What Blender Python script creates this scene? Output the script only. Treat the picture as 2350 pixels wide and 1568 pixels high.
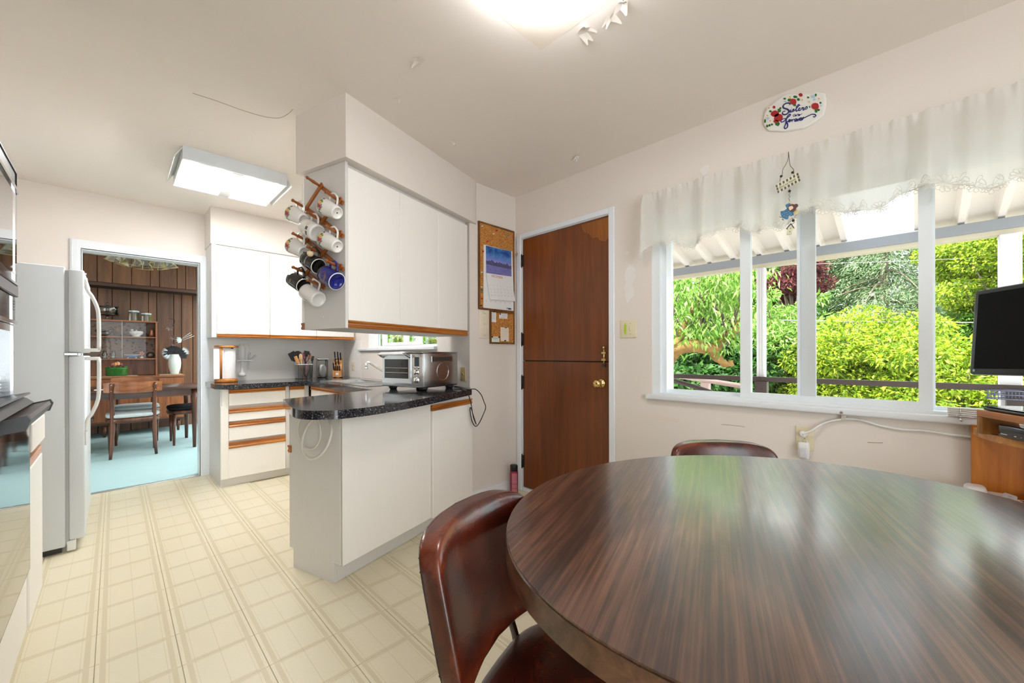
import bpy, bmesh, math, random
import numpy as np
from mathutils import Matrix, Vector

PI = math.pi
R = math.radians
for _o in list(bpy.data.objects):
    bpy.data.objects.remove(_o, do_unlink=True)
scene = bpy.context.scene
COL = scene.collection

# ---------------------------------------------------------------- camera
# world: +y runs along the window wall towards the dining room doorway,
# +x runs towards the garden, z up; the camera stands over the origin.
IMG_W, IMG_H = 2350.0, 1568.0
FPX, YAW, ROLL, EYE, CYPX = 919.1, 0.7815, -0.0027, 1.1224, 784 + 29.8
cam_d = bpy.data.cameras.new('camera')
cam_d.sensor_width = 36.0
cam_d.lens = 36.0 * FPX / IMG_W
cam_d.shift_y = (CYPX - IMG_H / 2) / IMG_W
cam_d.clip_start = 0.02
cam_d.clip_end = 300
cam = bpy.data.objects.new('camera', cam_d)
COL.objects.link(cam)
cam.matrix_world = (Matrix.Translation((0, 0, EYE)) @ Matrix.Rotation(-YAW, 4, 'Z')
                    @ Matrix.Rotation(PI / 2, 4, 'X') @ Matrix.Rotation(ROLL, 4, 'Z'))
scene.camera = cam

# ---------------------------------------------------------------- world, sun, exposure
world = bpy.data.worlds.new('sky')
scene.world = world
world.use_nodes = True
_bg = world.node_tree.nodes['Background']
_bg.inputs[0].default_value = (0.90, 0.96, 1.0, 1)
_bg.inputs[1].default_value = 2.35
sun_d = bpy.data.lights.new('sun', 'SUN')
sun_d.energy = 7.5
sun_d.angle = R(0.6)
sun_d.color = (1.0, 0.95, 0.86)
sun = bpy.data.objects.new('sun', sun_d)
COL.objects.link(sun)
sun.rotation_euler = Vector((-0.45, 0.30, 0.80)).to_track_quat('Z', 'Y').to_euler()
sun.location = (-6, 4, 12)

vs = scene.view_settings
vs.view_transform = 'Standard'
vs.look = 'None'
vs.gamma = 1.0
vs.use_curve_mapping = False
vs.exposure = 1.2
scene.cycles.max_bounces = 10
scene.cycles.diffuse_bounces = 6
scene.cycles.glossy_bounces = 5
scene.cycles.transmission_bounces = 8
scene.cycles.transparent_max_bounces = 16
scene.cycles.sample_clamp_indirect = 6.0
scene.cycles.caustics_reflective = False
scene.cycles.caustics_refractive = False

# ---------------------------------------------------------------- pixel -> place (rays only; depth always from a surface)
_fw = Vector((math.sin(YAW), math.cos(YAW), 0)); _rt = Vector((math.cos(YAW), -math.sin(YAW), 0)); _up = Vector((0, 0, 1))
ORG = Vector((0, 0, EYE))
def ray(u, v):
    a, b = (u - 1175) / FPX, -(v - CYPX) / FPX
    c, s = math.cos(ROLL), math.sin(ROLL)
    a, b = a * c + b * s, -a * s + b * c
    return _rt * a + _up * b + _fw
def on_z(u, v, z):
    d = ray(u, v); return ORG + d * ((z - EYE) / d.z)
def on_x(u, v, x):
    d = ray(u, v); return ORG + d * (x / d.x)
def on_y(u, v, y):
    d = ray(u, v); return ORG + d * (y / d.y)
def on_plane(u, v, p, n):
    d = ray(u, v); p = Vector(p); n = Vector(n); return ORG + d * ((p - ORG).dot(n) / d.dot(n))

# ---------------------------------------------------------------- mesh builder
class MB:
    def __init__(self):
        self.v = []; self.f = []; self.mi = []; self.sm = []; self.M = Matrix.Identity(4)
    def add(self, vs, fs, mi=0, smooth=False):
        o = len(self.v)
        M = self.M
        self.v.extend([tuple(M @ Vector(p)) for p in vs])
        self.f.extend([[i + o for i in f] for f in fs])
        self.mi.extend([mi] * len(fs)); self.sm.extend([smooth] * len(fs))
        return self
    def box(self, x0, x1, y0, y1, z0, z1, mi=0):
        vs = [(x0, y0, z0), (x1, y0, z0), (x1, y1, z0), (x0, y1, z0), (x0, y0, z1), (x1, y0, z1), (x1, y1, z1), (x0, y1, z1)]
        fs = [(3, 2, 1, 0), (4, 5, 6, 7), (0, 1, 5, 4), (1, 2, 6, 5), (2, 3, 7, 6), (3, 0, 4, 7)]
        return self.add(vs, fs, mi)
    def rbox(self, x0, x1, y0, y1, z0, z1, r=0.01, seg=2, mi=0, smooth=True):
        bm = bmesh.new(); bmesh.ops.create_cube(bm, size=1)
        for v in bm.verts:
            v.co = Vector(((x0 + x1) / 2 + v.co.x * (x1 - x0), (y0 + y1) / 2 + v.co.y * (y1 - y0), (z0 + z1) / 2 + v.co.z * (z1 - z0)))
        r = min(r, 0.49 * min(x1 - x0, y1 - y0, z1 - z0))
        bmesh.ops.bevel(bm, geom=list(bm.edges), offset=r, segments=seg, profile=0.5, affect='EDGES')
        bm.verts.index_update()
        self.add([v.co.copy() for v in bm.verts], [[v.index for v in f.verts] for f in bm.faces], mi, smooth and seg > 1)
        bm.free(); return self
    def prism(self, poly, h0, h1, axis='z', mi=0, smooth=False):
        n = len(poly)
        def P(a, b, h):
            return (a, b, h) if axis == 'z' else ((h, a, b) if axis == 'x' else (a, h, b))
        vs = [P(a, b, h0) for a, b in poly] + [P(a, b, h1) for a, b in poly]
        ar = sum(poly[i][0] * poly[(i + 1) % n][1] - poly[(i + 1) % n][0] * poly[i][1] for i in range(n))
        fl = (ar < 0) != (axis == 'y') 
        fs = [list(range(n))[::-1], list(range(n, 2 * n))]
        if fl: fs = [f[::-1] for f in fs]
        self.add(vs, fs, mi, False)
        sd = [((i, (i + 1) % n, n + (i + 1) % n, n + i)) for i in range(n)]
        if fl: sd = [f[::-1] for f in sd]
        if smooth: return self.add(vs, sd, mi, True)
        o = len(self.v) - 2 * n
        self.f.extend([[i + o for i in f] for f in sd]); self.mi.extend([mi] * n); self.sm.extend([False] * n)
        return self
    def lathe(self, prof, seg=24, c=(0, 0, 0), mi=0, smooth=True, ax='z', cap=True):
        vs = []; fs = []
        n = len(prof)
        for i in range(seg):
            a = 2 * PI * i / seg; ca, sa = math.cos(a), math.sin(a)
            for r, z in prof:
                x, y = r * ca, r * sa
                p = (x, y, z) if ax == 'z' else ((z, x, y) if ax == 'x' else (y, z, x))
                vs.append((p[0] + c[0], p[1] + c[1], p[2] + c[2]))
        for i in range(seg):
            j = (i + 1) % seg
            for k in range(n - 1):
                fs.append((i * n + k, j * n + k, j * n + k + 1, i * n + k + 1))
        self.add(vs, fs, mi, smooth)
        if cap:
            o = len(self.v) - len(vs)
            for k, rev in ((0, True), (n - 1, False)):
                if prof[k][0] > 1e-5:
                    f = [o + i * n + k for i in range(seg)]
                    self.f.append(f[::-1] if rev else f); self.mi.append(mi); self.sm.append(False)
        return self
    def cyl(self, c, r, h, seg=20, ax='z', mi=0, r2=None):
        return self.lathe([(r, 0), (r if r2 is None else r2, h)], seg, c, mi, True, ax)
    def tube(self, pts, r, seg=8, mi=0, closed=False, cap=True, flat=None):
        pts = [Vector(p) for p in pts]; n = len(pts)
        rs = r if isinstance(r, (list, tuple)) else [r] * n
        vs = []; fs = []
        tg = []
        for i in range(n):
            if closed: t = pts[(i + 1) % n] - pts[i - 1]
            else: t = pts[min(i + 1, n - 1)] - pts[max(i - 1, 0)]
            tg.append(t.normalized() if t.length > 1e-9 else Vector((0, 0, 1)))
        a = Vector((0, 0, 1)) if abs(tg[0].z) < 0.9 else Vector((1, 0, 0))
        u = tg[0].cross(a).normalized()
        for i in range(n):
            u = (u - tg[i] * u.dot(tg[i])); u = u.normalized() if u.length > 1e-9 else tg[i].orthogonal().normalized()
            w = tg[i].cross(u)
            for k in range(seg):
                an = 2 * PI * k / seg
                q = u * (math.cos(an) * rs[i]) + w * (math.sin(an) * rs[i] * (flat or 1))
                vs.append(pts[i] + q)
        m = n if closed else n - 1
        for i in range(m):
            j = (i + 1) % n
            for k in range(seg):
                l = (k + 1) % seg
                fs.append((i * seg + k, i * seg + l, j * seg + l, j * seg + k))
        if cap and not closed:
            fs.append(tuple(range(seg))[::-1]); fs.append(tuple((n - 1) * seg + k for k in range(seg)))
        return self.add(vs, fs, mi, True)
    def sphere(self, c, r, seg=12, rings=8, mi=0, sc=(1, 1, 1)):
        vs = [(c[0], c[1], c[2] - r * sc[2])]; fs = []
        for i in range(1, rings):
            t = -PI / 2 + PI * i / rings
            for k in range(seg):
                a = 2 * PI * k / seg
                vs.append((c[0] + r * sc[0] * math.cos(t) * math.cos(a), c[1] + r * sc[1] * math.cos(t) * math.sin(a), c[2] + r * sc[2] * math.sin(t)))
        vs.append((c[0], c[1], c[2] + r * sc[2]))
        for k in range(seg):
            l = (k + 1) % seg
            fs.append((0, 1 + l, 1 + k))
            for i in range(rings - 2):
                a = 1 + i * seg
                fs.append((a + k, a + l, a + seg + l, a + seg + k))
            a = 1 + (rings - 2) * seg
            fs.append((a + k, a + l, len(vs) - 1))
        return self.add(vs, fs, mi, True)
    def grid(self, fn, nu, nv, mi=0, smooth=True, wrap=False):
        vs = [fn(i / (nu - 1), j / (nv - 1)) for i in range(nu) for j in range(nv)]
        fs = [(i * nv + j, (i + 1) * nv + j, (i + 1) * nv + j + 1, i * nv + j + 1) for i in range(nu - 1) for j in range(nv - 1)]
        return self.add(vs, fs, mi, smooth)
    def mesh(self, name):
        me = bpy.data.meshes.new(name)
        me.from_pydata(self.v, [], self.f)
        me.polygons.foreach_set('material_index', self.mi)
        me.polygons.foreach_set('use_smooth', self.sm)
        me.update()
        return me
    def build(self, name, mats, parent=None, loc=None, M=None, label=None):
        me = self.mesh(name)
        for m in (mats if isinstance(mats, (list, tuple)) else [mats]):
            me.materials.append(m)
        return link(name, me, parent, loc, M, label)

def link(name, data, parent=None, loc=None, M=None, label=None):
    o = bpy.data.objects.new(name, data)
    COL.objects.link(o)
    if parent is not None: o.parent = parent
    if M is not None: o.matrix_basis = M
    elif loc is not None: o.location = loc
    if label: o['label'] = label
    return o

def tag(o, label=None, cat=None, group=None, kind=None):
    if label: o['label'] = label
    if cat: o['category'] = cat
    if group: o['group'] = group
    if kind: o['kind'] = kind
    return o

def thing(name, label, cat, loc=(0, 0, 0), rz=0.0, group=None, M=None):
    o = bpy.data.objects.new(name, None)
    COL.objects.link(o)
    o.empty_display_size = 0.05
    if M is not None: o.matrix_world = M
    else:
        o.location = loc; o.rotation_euler = (0, 0, rz)
    return tag(o, label, cat, group)

def struct(name, mb, mats, label, parent=None):
    o = mb.build(name, mats, parent)
    o['kind'] = 'structure'; o['label'] = label
    return o

def copy_tree(o, parent=None):
    c = o.copy(); COL.objects.link(c)
    if parent is not None: c.parent = parent
    for ch in [k for k in bpy.data.objects if k.parent == o]:
        copy_tree(ch, c)
    return c

def catmull(pts, n=6, closed=False):
    P = [Vector(p) for p in pts]; out = []
    m = len(P)
    for i in range(m if closed else m - 1):
        p0 = P[(i - 1) % m] if (closed or i > 0) else P[0] * 2 - P[1]
        p1, p2 = P[i], P[(i + 1) % m]
        p3 = P[(i + 2) % m] if (closed or i + 2 < m) else P[-1] * 2 - P[-2]
        for k in range(n):
            t = k / n
            out.append(0.5 * ((2 * p1) + (p2 - p0) * t + (2 * p0 - 5 * p1 + 4 * p2 - p3) * t * t + (3 * p1 - p0 - 3 * p2 + p3) * t ** 3))
    if not closed: out.append(P[-1])
    return out

_txt_cache = {}
def text_geo(s, size=1.0, align='CENTER', shear=0.0):
    """vertices (x, y) and faces of a line of lettering"""
    key = (s, align, shear)
    if key not in _txt_cache:
        cu = bpy.data.curves.new('lettering', 'FONT')
        cu.body = s; cu.align_x = align; cu.align_y = 'CENTER'; cu.size = 1.0; cu.resolution_u = 2; cu.shear = shear
        ob = bpy.data.objects.new('lettering', cu); COL.objects.link(ob)
        dg = bpy.context.evaluated_depsgraph_get()
        me = bpy.data.meshes.new_from_object(ob.evaluated_get(dg))
        _txt_cache[key] = ([(v.co.x, v.co.y) for v in me.vertices], [list(p.vertices) for p in me.polygons])
        bpy.data.objects.remove(ob, do_unlink=True); bpy.data.curves.remove(cu); bpy.data.meshes.remove(me)
    v, f = _txt_cache[key]
    return [(x * size, y * size) for x, y in v], f

def rot3(ax, ay, az):
    """4x4 from three column vectors"""
    return Matrix(((ax[0], ay[0], az[0], 0), (ax[1], ay[1], az[1], 0), (ax[2], ay[2], az[2], 0), (0, 0, 0, 1)))

# ---------------------------------------------------------------- materials
class NT:
    def __init__(self, name):
        self.mat = bpy.data.materials.new(name); self.mat.use_nodes = True
        self.t = self.mat.node_tree; self.n = self.t.nodes; self.l = self.t.links
        self.b = self.n['Principled BSDF']; self.out = self.n['Material Output']
        self.tc = None
    def put(self, sock, val):
        if isinstance(val, bpy.types.NodeSocket): self.l.new(val, sock)
        elif isinstance(val, (tuple, list)) and len(val) == 3 and sock.type == 'RGBA': sock.default_value = (*val, 1)
        else: sock.default_value = val
    def co(self, kind='Object'):
        if not self.tc: self.tc = self.n.new('ShaderNodeTexCoord')
        return self.tc.outputs[kind]
    def map(self, vec, scale=(1, 1, 1), rot=(0, 0, 0), loc=(0, 0, 0)):
        m = self.n.new('ShaderNodeMapping'); self.l.new(vec, m.inputs[0])
        m.inputs['Scale'].default_value = scale; m.inputs['Rotation'].default_value = rot; m.inputs['Location'].default_value = loc
        return m.outputs[0]
    def noise(self, vec=None, scale=5, detail=4, rough=0.55, dist=0.0, color=False):
        m = self.n.new('ShaderNodeTexNoise'); self.l.new(vec if vec is not None else self.co(), m.inputs['Vector'])
        m.inputs['Scale'].default_value = scale; m.inputs['Detail'].default_value = detail
        m.inputs['Roughness'].default_value = rough; m.inputs['Distortion'].default_value = dist
        return m.outputs[1 if color else 0]
    def wave(self, vec, scale=5, dist=3, detail=3, ds=1.0, bands='X', rings=False):
        m = self.n.new('ShaderNodeTexWave'); self.l.new(vec, m.inputs['Vector'])
        m.wave_type = 'RINGS' if rings else 'BANDS'
        if rings: m.rings_direction = bands
        else: m.bands_direction = bands
        m.inputs['Scale'].default_value = scale; m.inputs['Distortion'].default_value = dist
        m.inputs['Detail'].default_value = detail; m.inputs['Detail Scale'].default_value = ds
        return m.outputs['Fac']
    def voro(self, vec, scale=50, feature='F1', out='Distance'):
        m = self.n.new('ShaderNodeTexVoronoi'); self.l.new(vec, m.inputs['Vector']); m.feature = feature
        m.inputs['Scale'].default_value = scale
        return m.outputs[out]
    def ramp(self, fac, stops, interp='LINEAR'):
        m = self.n.new('ShaderNodeValToRGB'); self.l.new(fac, m.inputs[0]); e = m.color_ramp.elements
        m.color_ramp.interpolation = interp
        while len(e) < len(stops): e.new(0.5)
        for k, (p, c) in enumerate(stops):
            e[k].position = p; e[k].color = (*c, 1) if len(c) == 3 else c
        return m.outputs[0]
    def mix(self, fac, a, b, blend='MIX'):
        m = self.n.new('ShaderNodeMix'); m.data_type = 'RGBA'; m.blend_type = blend
        self.put(m.inputs[0], fac); self.put(m.inputs[6], a); self.put(m.inputs[7], b)
        return m.outputs[2]
    def m(self, op, a, b=None, c=None):
        m = self.n.new('ShaderNodeMath'); m.operation = op
        self.put(m.inputs[0], a)
        if b is not None: self.put(m.inputs[1], b)
        if c is not None: self.put(m.inputs[2], c)
        return m.outputs[0]
    def sep(self, vec):
        m = self.n.new('ShaderNodeSeparateXYZ'); self.l.new(vec, m.inputs[0]); return m.outputs
    def rnd(self):
        m = self.n.new('ShaderNodeObjectInfo'); return m.outputs['Random']
    def island(self):
        m = self.n.new('ShaderNodeNewGeometry'); return m.outputs['Random Per Island']
    def bump(self, h, strength=0.2, dist=0.002):
        m = self.n.new('ShaderNodeBump'); m.inputs['Strength'].default_value = strength; m.inputs['Distance'].default_value = dist
        self.l.new(h, m.inputs['Height']); self.l.new(m.outputs[0], self.b.inputs['Normal']); return m.outputs[0]
    def set(self, **k):
        names = dict(col='Base Color', rough='Roughness', metal='Metallic', spec='Specular IOR Level', trans='Transmission Weight', ior='IOR',
                     alpha='Alpha', coat='Coat Weight', coat_rough='Coat Roughness', emit='Emission Color', estr='Emission Strength', sheen='Sheen Weight', aniso='Anisotropic')
        for a, v in k.items(): self.put(self.b.inputs[names[a]], v)
        return self

def hexlin(h):
    c = [int(h[i:i + 2], 16) / 255 for i in (0, 2, 4)]
    return tuple(x / 12.92 if x <= 0.04045 else ((x + 0.055) / 1.055) ** 2.4 for x in c)
def mul(c, k): return tuple(min(1.0, x * k) for x in c)
_basic = {}
def basic(name, col, rough=0.5, metal=0.0, var=0.06, scale=12, bump=0.0, bscale=60, **k):
    if name in _basic: return _basic[name]
    if isinstance(col, str): col = hexlin(col)
    t = NT(name)
    f = t.noise(t.co(), scale, 3)
    t.set(col=t.mix(f, mul(col, 1 - var), mul(col, 1 + var)), rough=rough, metal=metal, **k)
    if bump: t.bump(t.noise(t.co(), bscale, 3), bump, 0.002)
    _basic[name] = t.mat
    return t.mat

def wood(name, dark, light, scale=1.0, axis='z', rough=0.4, coat=0.0, streak=18, contrast=1.0, bump=0.05):
    dark, light = [hexlin(c) if isinstance(c, str) else c for c in (dark, light)]
    t = NT(name)
    st = {'x': (0.06, 1, 1), 'y': (1, 0.06, 1), 'z': (1, 1, 0.06)}[axis]
    v = t.map(t.co(), tuple(s * scale for s in st))
    a = t.noise(v, streak, 6, 0.62, 0.6)
    st2 = {'x': (0.25, 1, 1), 'y': (1, 0.25, 1), 'z': (1, 1, 0.25)}[axis]
    b = t.noise(t.map(t.co(), tuple(s * scale for s in st2)), 3.0, 3, 0.5, 0.8)
    f = t.m('ADD', t.m('MULTIPLY', a, 0.7), t.m('MULTIPLY', b, 0.45))
    mid = tuple((x + y) / 2 for x, y in zip(dark, light))
    h = 0.13 * contrast
    t.set(col=t.ramp(f, [(0.57 - h, dark), (0.57, mid), (0.57 + h, light)]), rough=rough, coat=coat)
    t.b.inputs['Coat Roughness'].default_value = 0.25
    if bump: t.bump(a, bump, 0.001)
    return t.mat

def glass_thin(name, tint=(0.97, 0.99, 0.98), refl=1.0, rough=0.0):
    t = NT(name); n, l = t.n, t.l
    tr = n.new('ShaderNodeBsdfTransparent'); tr.inputs[0].default_value = (*tint, 1)
    gl = n.new('ShaderNodeBsdfGlossy'); gl.inputs['Roughness'].default_value = rough
    fr = n.new('ShaderNodeFresnel'); fr.inputs[0].default_value = 1.45
    f = t.m('MULTIPLY', fr.outputs[0], refl)
    mx = n.new('ShaderNodeMixShader'); l.new(f, mx.inputs[0]); l.new(tr.outputs[0], mx.inputs[1]); l.new(gl.outputs[0], mx.inputs[2])
    l.new(mx.outputs[0], t.out.inputs[0])
    return t.mat

def emitter(name, col, strength, var=0.05):
    t = NT(name)
    f = t.noise(t.co(), 6, 2)
    t.set(col=(0.9, 0.9, 0.9), emit=t.mix(f, mul(col, 1 - var), col), estr=strength, rough=0.5)
    return t.mat

def leafmat(name, stops, trans=0.45, rough=0.5, spec=0.3):
    t = NT(name); n, l = t.n, t.l
    c = t.ramp(t.island(), stops)
    c = t.mix(t.m('MULTIPLY', t.noise(t.co(), 0.9, 3), 0.5), c, mul(stops[0][1], 0.8))
    t.set(col=c, rough=rough, spec=spec)
    tl = n.new('ShaderNodeBsdfTranslucent'); l.new(c, tl.inputs[0])
    mx = n.new('ShaderNodeMixShader'); mx.inputs[0].default_value = trans
    l.new(t.b.outputs[0], mx.inputs[1]); l.new(tl.outputs[0], mx.inputs[2]); l.new(mx.outputs[0], t.out.inputs[0])
    return t.mat

def paint_mat(name, col, blotch=0.05, rough=0.6, bump=0.06):
    t = NT(name)
    a = t.noise(t.co(), 1.3, 4, 0.6); b = t.noise(t.co(), 90, 3, 0.6)
    t.set(col=t.mix(a, mul(col, 1 - blotch), mul(col, 1 + blotch)), rough=rough, spec=0.35)
    t.bump(b, bump, 0.001)
    return t.mat

WALL_C = (0.755, 0.70, 0.652)
m_wall = paint_mat('wall_paint', WALL_C, 0.03, 0.45)
m_ceil = paint_mat('ceiling_paint', (0.85, 0.79, 0.735), 0.03, 0.7, 0.1)
m_white = basic('white_gloss_paint', (0.77, 0.81, 0.86), 0.35, var=0.03, bump=0.03)
m_vinyl = basic('white_vinyl_frame', (0.80, 0.85, 0.89), 0.3, var=0.02)
m_sash2 = basic('greyed_vinyl_sash', (0.62, 0.66, 0.68), 0.35, var=0.03)
def _lam(name, c, grain=0.045):
    t = NT(name)
    v = t.map(t.co(), (1, 1, 0.03)); a = t.noise(v, 160, 5, 0.7)
    t.set(col=t.mix(a, mul(c, 1 - grain), mul(c, 1 + grain)), rough=0.38)
    t.bump(a, 0.05, 0.0006); return t.mat
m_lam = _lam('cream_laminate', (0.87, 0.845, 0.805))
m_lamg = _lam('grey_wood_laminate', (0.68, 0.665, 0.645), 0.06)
m_oak = wood('oak_pull', '8a4a16', 'c98238', 1.6, 'x', 0.32, 0.3, 22)
m_oakv = wood('oak_pull_upright', '8a4a16', 'c98238', 1.6, 'z', 0.32, 0.3, 22)
m_rackwood = wood('rack_wood', '6d3510', 'b86a24', 3.0, 'z', 0.35, 0.3, 14)
m_door = wood('door_veneer', '4a2107', '874610', 1.1, 'z', 0.38, 0.12, 26, 2.2, 0.03)
m_table = None
m_black = basic('black_plastic', (0.012, 0.012, 0.013), 0.35, var=0.2)
m_blackgloss = basic('black_gloss', (0.008, 0.008, 0.009), 0.08, var=0.1)
m_chrome = basic('chrome', (0.82, 0.82, 0.83), 0.08, 1.0, var=0.02)
m_steel = basic('satin_steel', (0.62, 0.63, 0.64), 0.24, 1.0, var=0.05, bump=0.02, bscale=200)
m_brass = basic('polished_brass', (0.83, 0.60, 0.22), 0.12, 1.0, var=0.05)
m_hinge = basic('dark_bronze', (0.05, 0.045, 0.04), 0.4, 0.6, var=0.2)
m_ivory = basic('ivory_plastic', (0.72, 0.66, 0.47), 0.35, var=0.04)
m_cream = basic('cream_plastic', (0.78, 0.70, 0.56), 0.35, var=0.04)
m_wplastic = basic('white_plastic', (0.78, 0.78, 0.77), 0.35, var=0.03)
m_paper = basic('white_paper', (0.80, 0.80, 0.80), 0.8, var=0.03)
m_ink = basic('dark_ink', (0.03, 0.03, 0.035), 0.6, var=0.1)
m_greyink = basic('grey_ink', (0.30, 0.30, 0.32), 0.7, var=0.1)
m_ceramic = basic('white_ceramic', (0.80, 0.79, 0.76), 0.12, var=0.02)
m_glass = glass_thin('window_glass', refl=0.45)
m_jar = glass_thin('clear_glass', (0.93, 0.95, 0.94), 1.6)
# ================================================================ STRUCTURE
XW, YC, YD, XS, H, ZC = 2.394, 2.367, 4.70, 1.90, 2.44, 0.875
PEN = R(16.5)
E_ = Vector((math.cos(PEN), math.sin(PEN), 0)); N_ = Vector((math.sin(PEN), -math.cos(PEN), 0))   # along the peninsula / out of its face

# ---- vinyl floor of square tiles
def tile_material():
    t = NT('floor_tile_vinyl')
    x, y, _ = t.sep(t.co())
    ax = t.m('SUBTRACT', 0.11225, t.m('ABSOLUTE', x)); ay = t.m('SUBTRACT', 0.112, t.m('ABSOLUTE', y))
    sp = t.noise(t.co(), 420, 2, 0.6)
    def band(a, lo, hi):
        return t.m('MULTIPLY', t.m('GREATER_THAN', a, lo), t.m('LESS_THAN', a, hi))
    bx = t.m('MULTIPLY', band(ax, 0.013, 0.029), t.m('GREATER_THAN', ay, 0.010))
    by = t.m('MULTIPLY', band(ay, 0.0042, 0.0112), t.m('GREATER_THAN', ax, 0.013))
    ln = t.m('MAXIMUM', t.m('LESS_THAN', ax, 0.0022), band(ax, 0.0365, 0.0382))
    ln = t.m('MAXIMUM', ln, t.m('MULTIPLY', band(ay, 0.013, 0.0145), t.m('GREATER_THAN', ax, 0.03)))
    ln = t.m('MAXIMUM', ln, t.m('LESS_THAN', t.m('ABSOLUTE', x), 0.0012))
    ln = t.m('MAXIMUM', ln, t.m('LESS_THAN', ay, 0.0018))
    bd = t.m('MULTIPLY', t.m('MAXIMUM', bx, by), t.m('ADD', 0.45, t.m('MULTIPLY', sp, 0.75)))
    base = t.mix(t.noise(t.co(), 60, 4), (0.70, 0.64, 0.475), (0.74, 0.69, 0.535))
    base = t.mix(t.m('MULTIPLY', t.rnd(), 0.35), base, (0.72, 0.635, 0.465))
    c = t.mix(bd, base, (0.60, 0.53, 0.36))
    c = t.mix(t.m('MULTIPLY', ln, 0.38), c, (0.46, 0.38, 0.23))
    t.set(col=c, rough=t.m('ADD', 0.22, t.m('MULTIPLY', sp, 0.16)), spec=0.4)
    t.bump(sp, 0.03, 0.0005)
    return t.mat
m_tile = tile_material()
fl = MB().box(-1.0, XW, -2.0, YD, -0.12, -0.0035)
floor = struct('floor', fl, basic('floor_joint', (0.50, 0.42, 0.27), 0.6), 'pale yellow patterned vinyl kitchen floor')
TX, TY = 0.2245, 0.224
_tm = {}
def tile_mesh(w, d):
    k = (round(w, 3), round(d, 3))
    if k not in _tm:
        me = MB().rbox(-w / 2, w / 2, -d / 2, d / 2, -0.0035, 0, 0.0007, 1).mesh('tile'); me.materials.append(m_tile); _tm[k] = me
    return _tm[k]
for i in range(-3, 12):
    for j in range(-8, 12):
        cx = -0.0536 + TX * (i + 0.5); cy = 2.094 + TY * (j + 0.5)
        x0, x1, y0, y1 = cx - TX / 2, cx + TX / 2, cy - TY / 2, cy + TY / 2
        if y0 > 4.6 or (cx > 1.62 and cy > 2.6) or (cx < -0.4 and cy > 0) or (cx < 0.1 and cy < 1.2) or (cx > 1.05 and cy < 0.6): continue
        if cx > 0.9 and 4.2 < cy: continue
        x1c, y1c = min(x1, XW - 0.002), min(y1, YD - 0.001)
        if x1c < x1 - 1e-6 or y1c < y1 - 1e-6:
            me = tile_mesh(x1c - x0 - 0.001, y1c - y0 - 0.001); c = ((x0 + x1c) / 2, (y0 + y1c) / 2, 0)
        else: me = tile_mesh(TX - 0.001, TY - 0.001); c = (cx, cy, 0)
        link('tile', me, floor, c)

# ---- ceiling
ceil = struct('ceiling', MB().box(-1.0, XW + 0.14, -2.0, YD, H, H + 0.12), m_ceil, 'cream painted ceiling with flaking paint')
def blob_poly(cx, cy, rx, ry, n=14, seed=0, jag=0.35):
    rr = random.Random(seed)
    return [(cx + rx * math.cos(2 * PI * k / n) * (1 - jag * rr.random()), cy + ry * math.sin(2 * PI * k / n) * (1 - jag * rr.random())) for k in range(n)]
m_patch = basic('filler_patch', (0.78, 0.76, 0.73), 0.75, var=0.03)
m_oldpaint = basic('old_cream_paint', (0.80, 0.715, 0.615), 0.7, var=0.04)
c0 = on_z(1246, 115, H)
MB().prism([(c0.x - 0.62, c0.y - 0.62), (c0.x, c0.y - 0.62), (c0.x, c0.y), (c0.x - 0.62, c0.y)], H - 0.0006, H + 0.001).build('paint_patch', m_oldpaint, ceil, label='beige square of older paint around the lamp')
def ceil_flake(u, v, s, seed, curl=0.02):
    p = on_z(u, v, H); rr = random.Random(seed); mb = MB()
    for k in range(3):
        a = rr.uniform(0, 2 * PI); w = s * rr.uniform(0.5, 1.0); l = s * rr.uniform(0.6, 1.1)
        d = Vector((math.cos(a), math.sin(a), 0)); e = Vector((-d.y, d.x, 0))
        vs = []
        for i in range(4):
            q = i / 3
            ww = w * (1 - 0.85 * q)
            b = p + d * (l * q) + Vector((0, 0, -0.0012 - curl * q * q))
            vs += [b - e * ww / 2, b + e * ww / 2]
        mb.add([tuple(x) for x in vs], [(2 * i, 2 * i + 1, 2 * i + 3, 2 * i + 2) for i in range(3)], 0, True)
    mb.build('paint_flake', m_patch if u in (1327, 1322) else m_ceil, ceil)
for a in ((1327, 358, 0.035, 1, 0.025), (1322, 362, 0.03, 7, 0.02), (1040, 322, 0.03, 2, 0.01), (1047, 325, 0.025, 8, 0.012), (1432, 10, 0.05, 3, 0.02), (1405, 40, 0.05, 4, 0.015),
          (1340, 78, 0.05, 5, 0.012), (1355, 68, 0.04, 9, 0.01), (962, 138, 0.05, 6, 0.01), (920, 225, 0.03, 11, 0.006)):
    ceil_flake(*a)
def ceil_crack(pts, w=0.0016):
    q = [on_z(u, v, H - 0.0008) for u, v in pts]
    MB().tube(catmull(q, 3), w, 4).build('paint_crack', basic('crack_shadow', (0.35, 0.29, 0.23), 0.9), ceil)
ceil_crack([(445, 210), (500, 228), (560, 250), (610, 265), (645, 268), (665, 258), (675, 248)], 0.0011)
ceil_crack([(1398, 62), (1402, 48), (1412, 30)]); ceil_crack([(1432, 24), (1436, 10), (1434, 1)])

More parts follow.
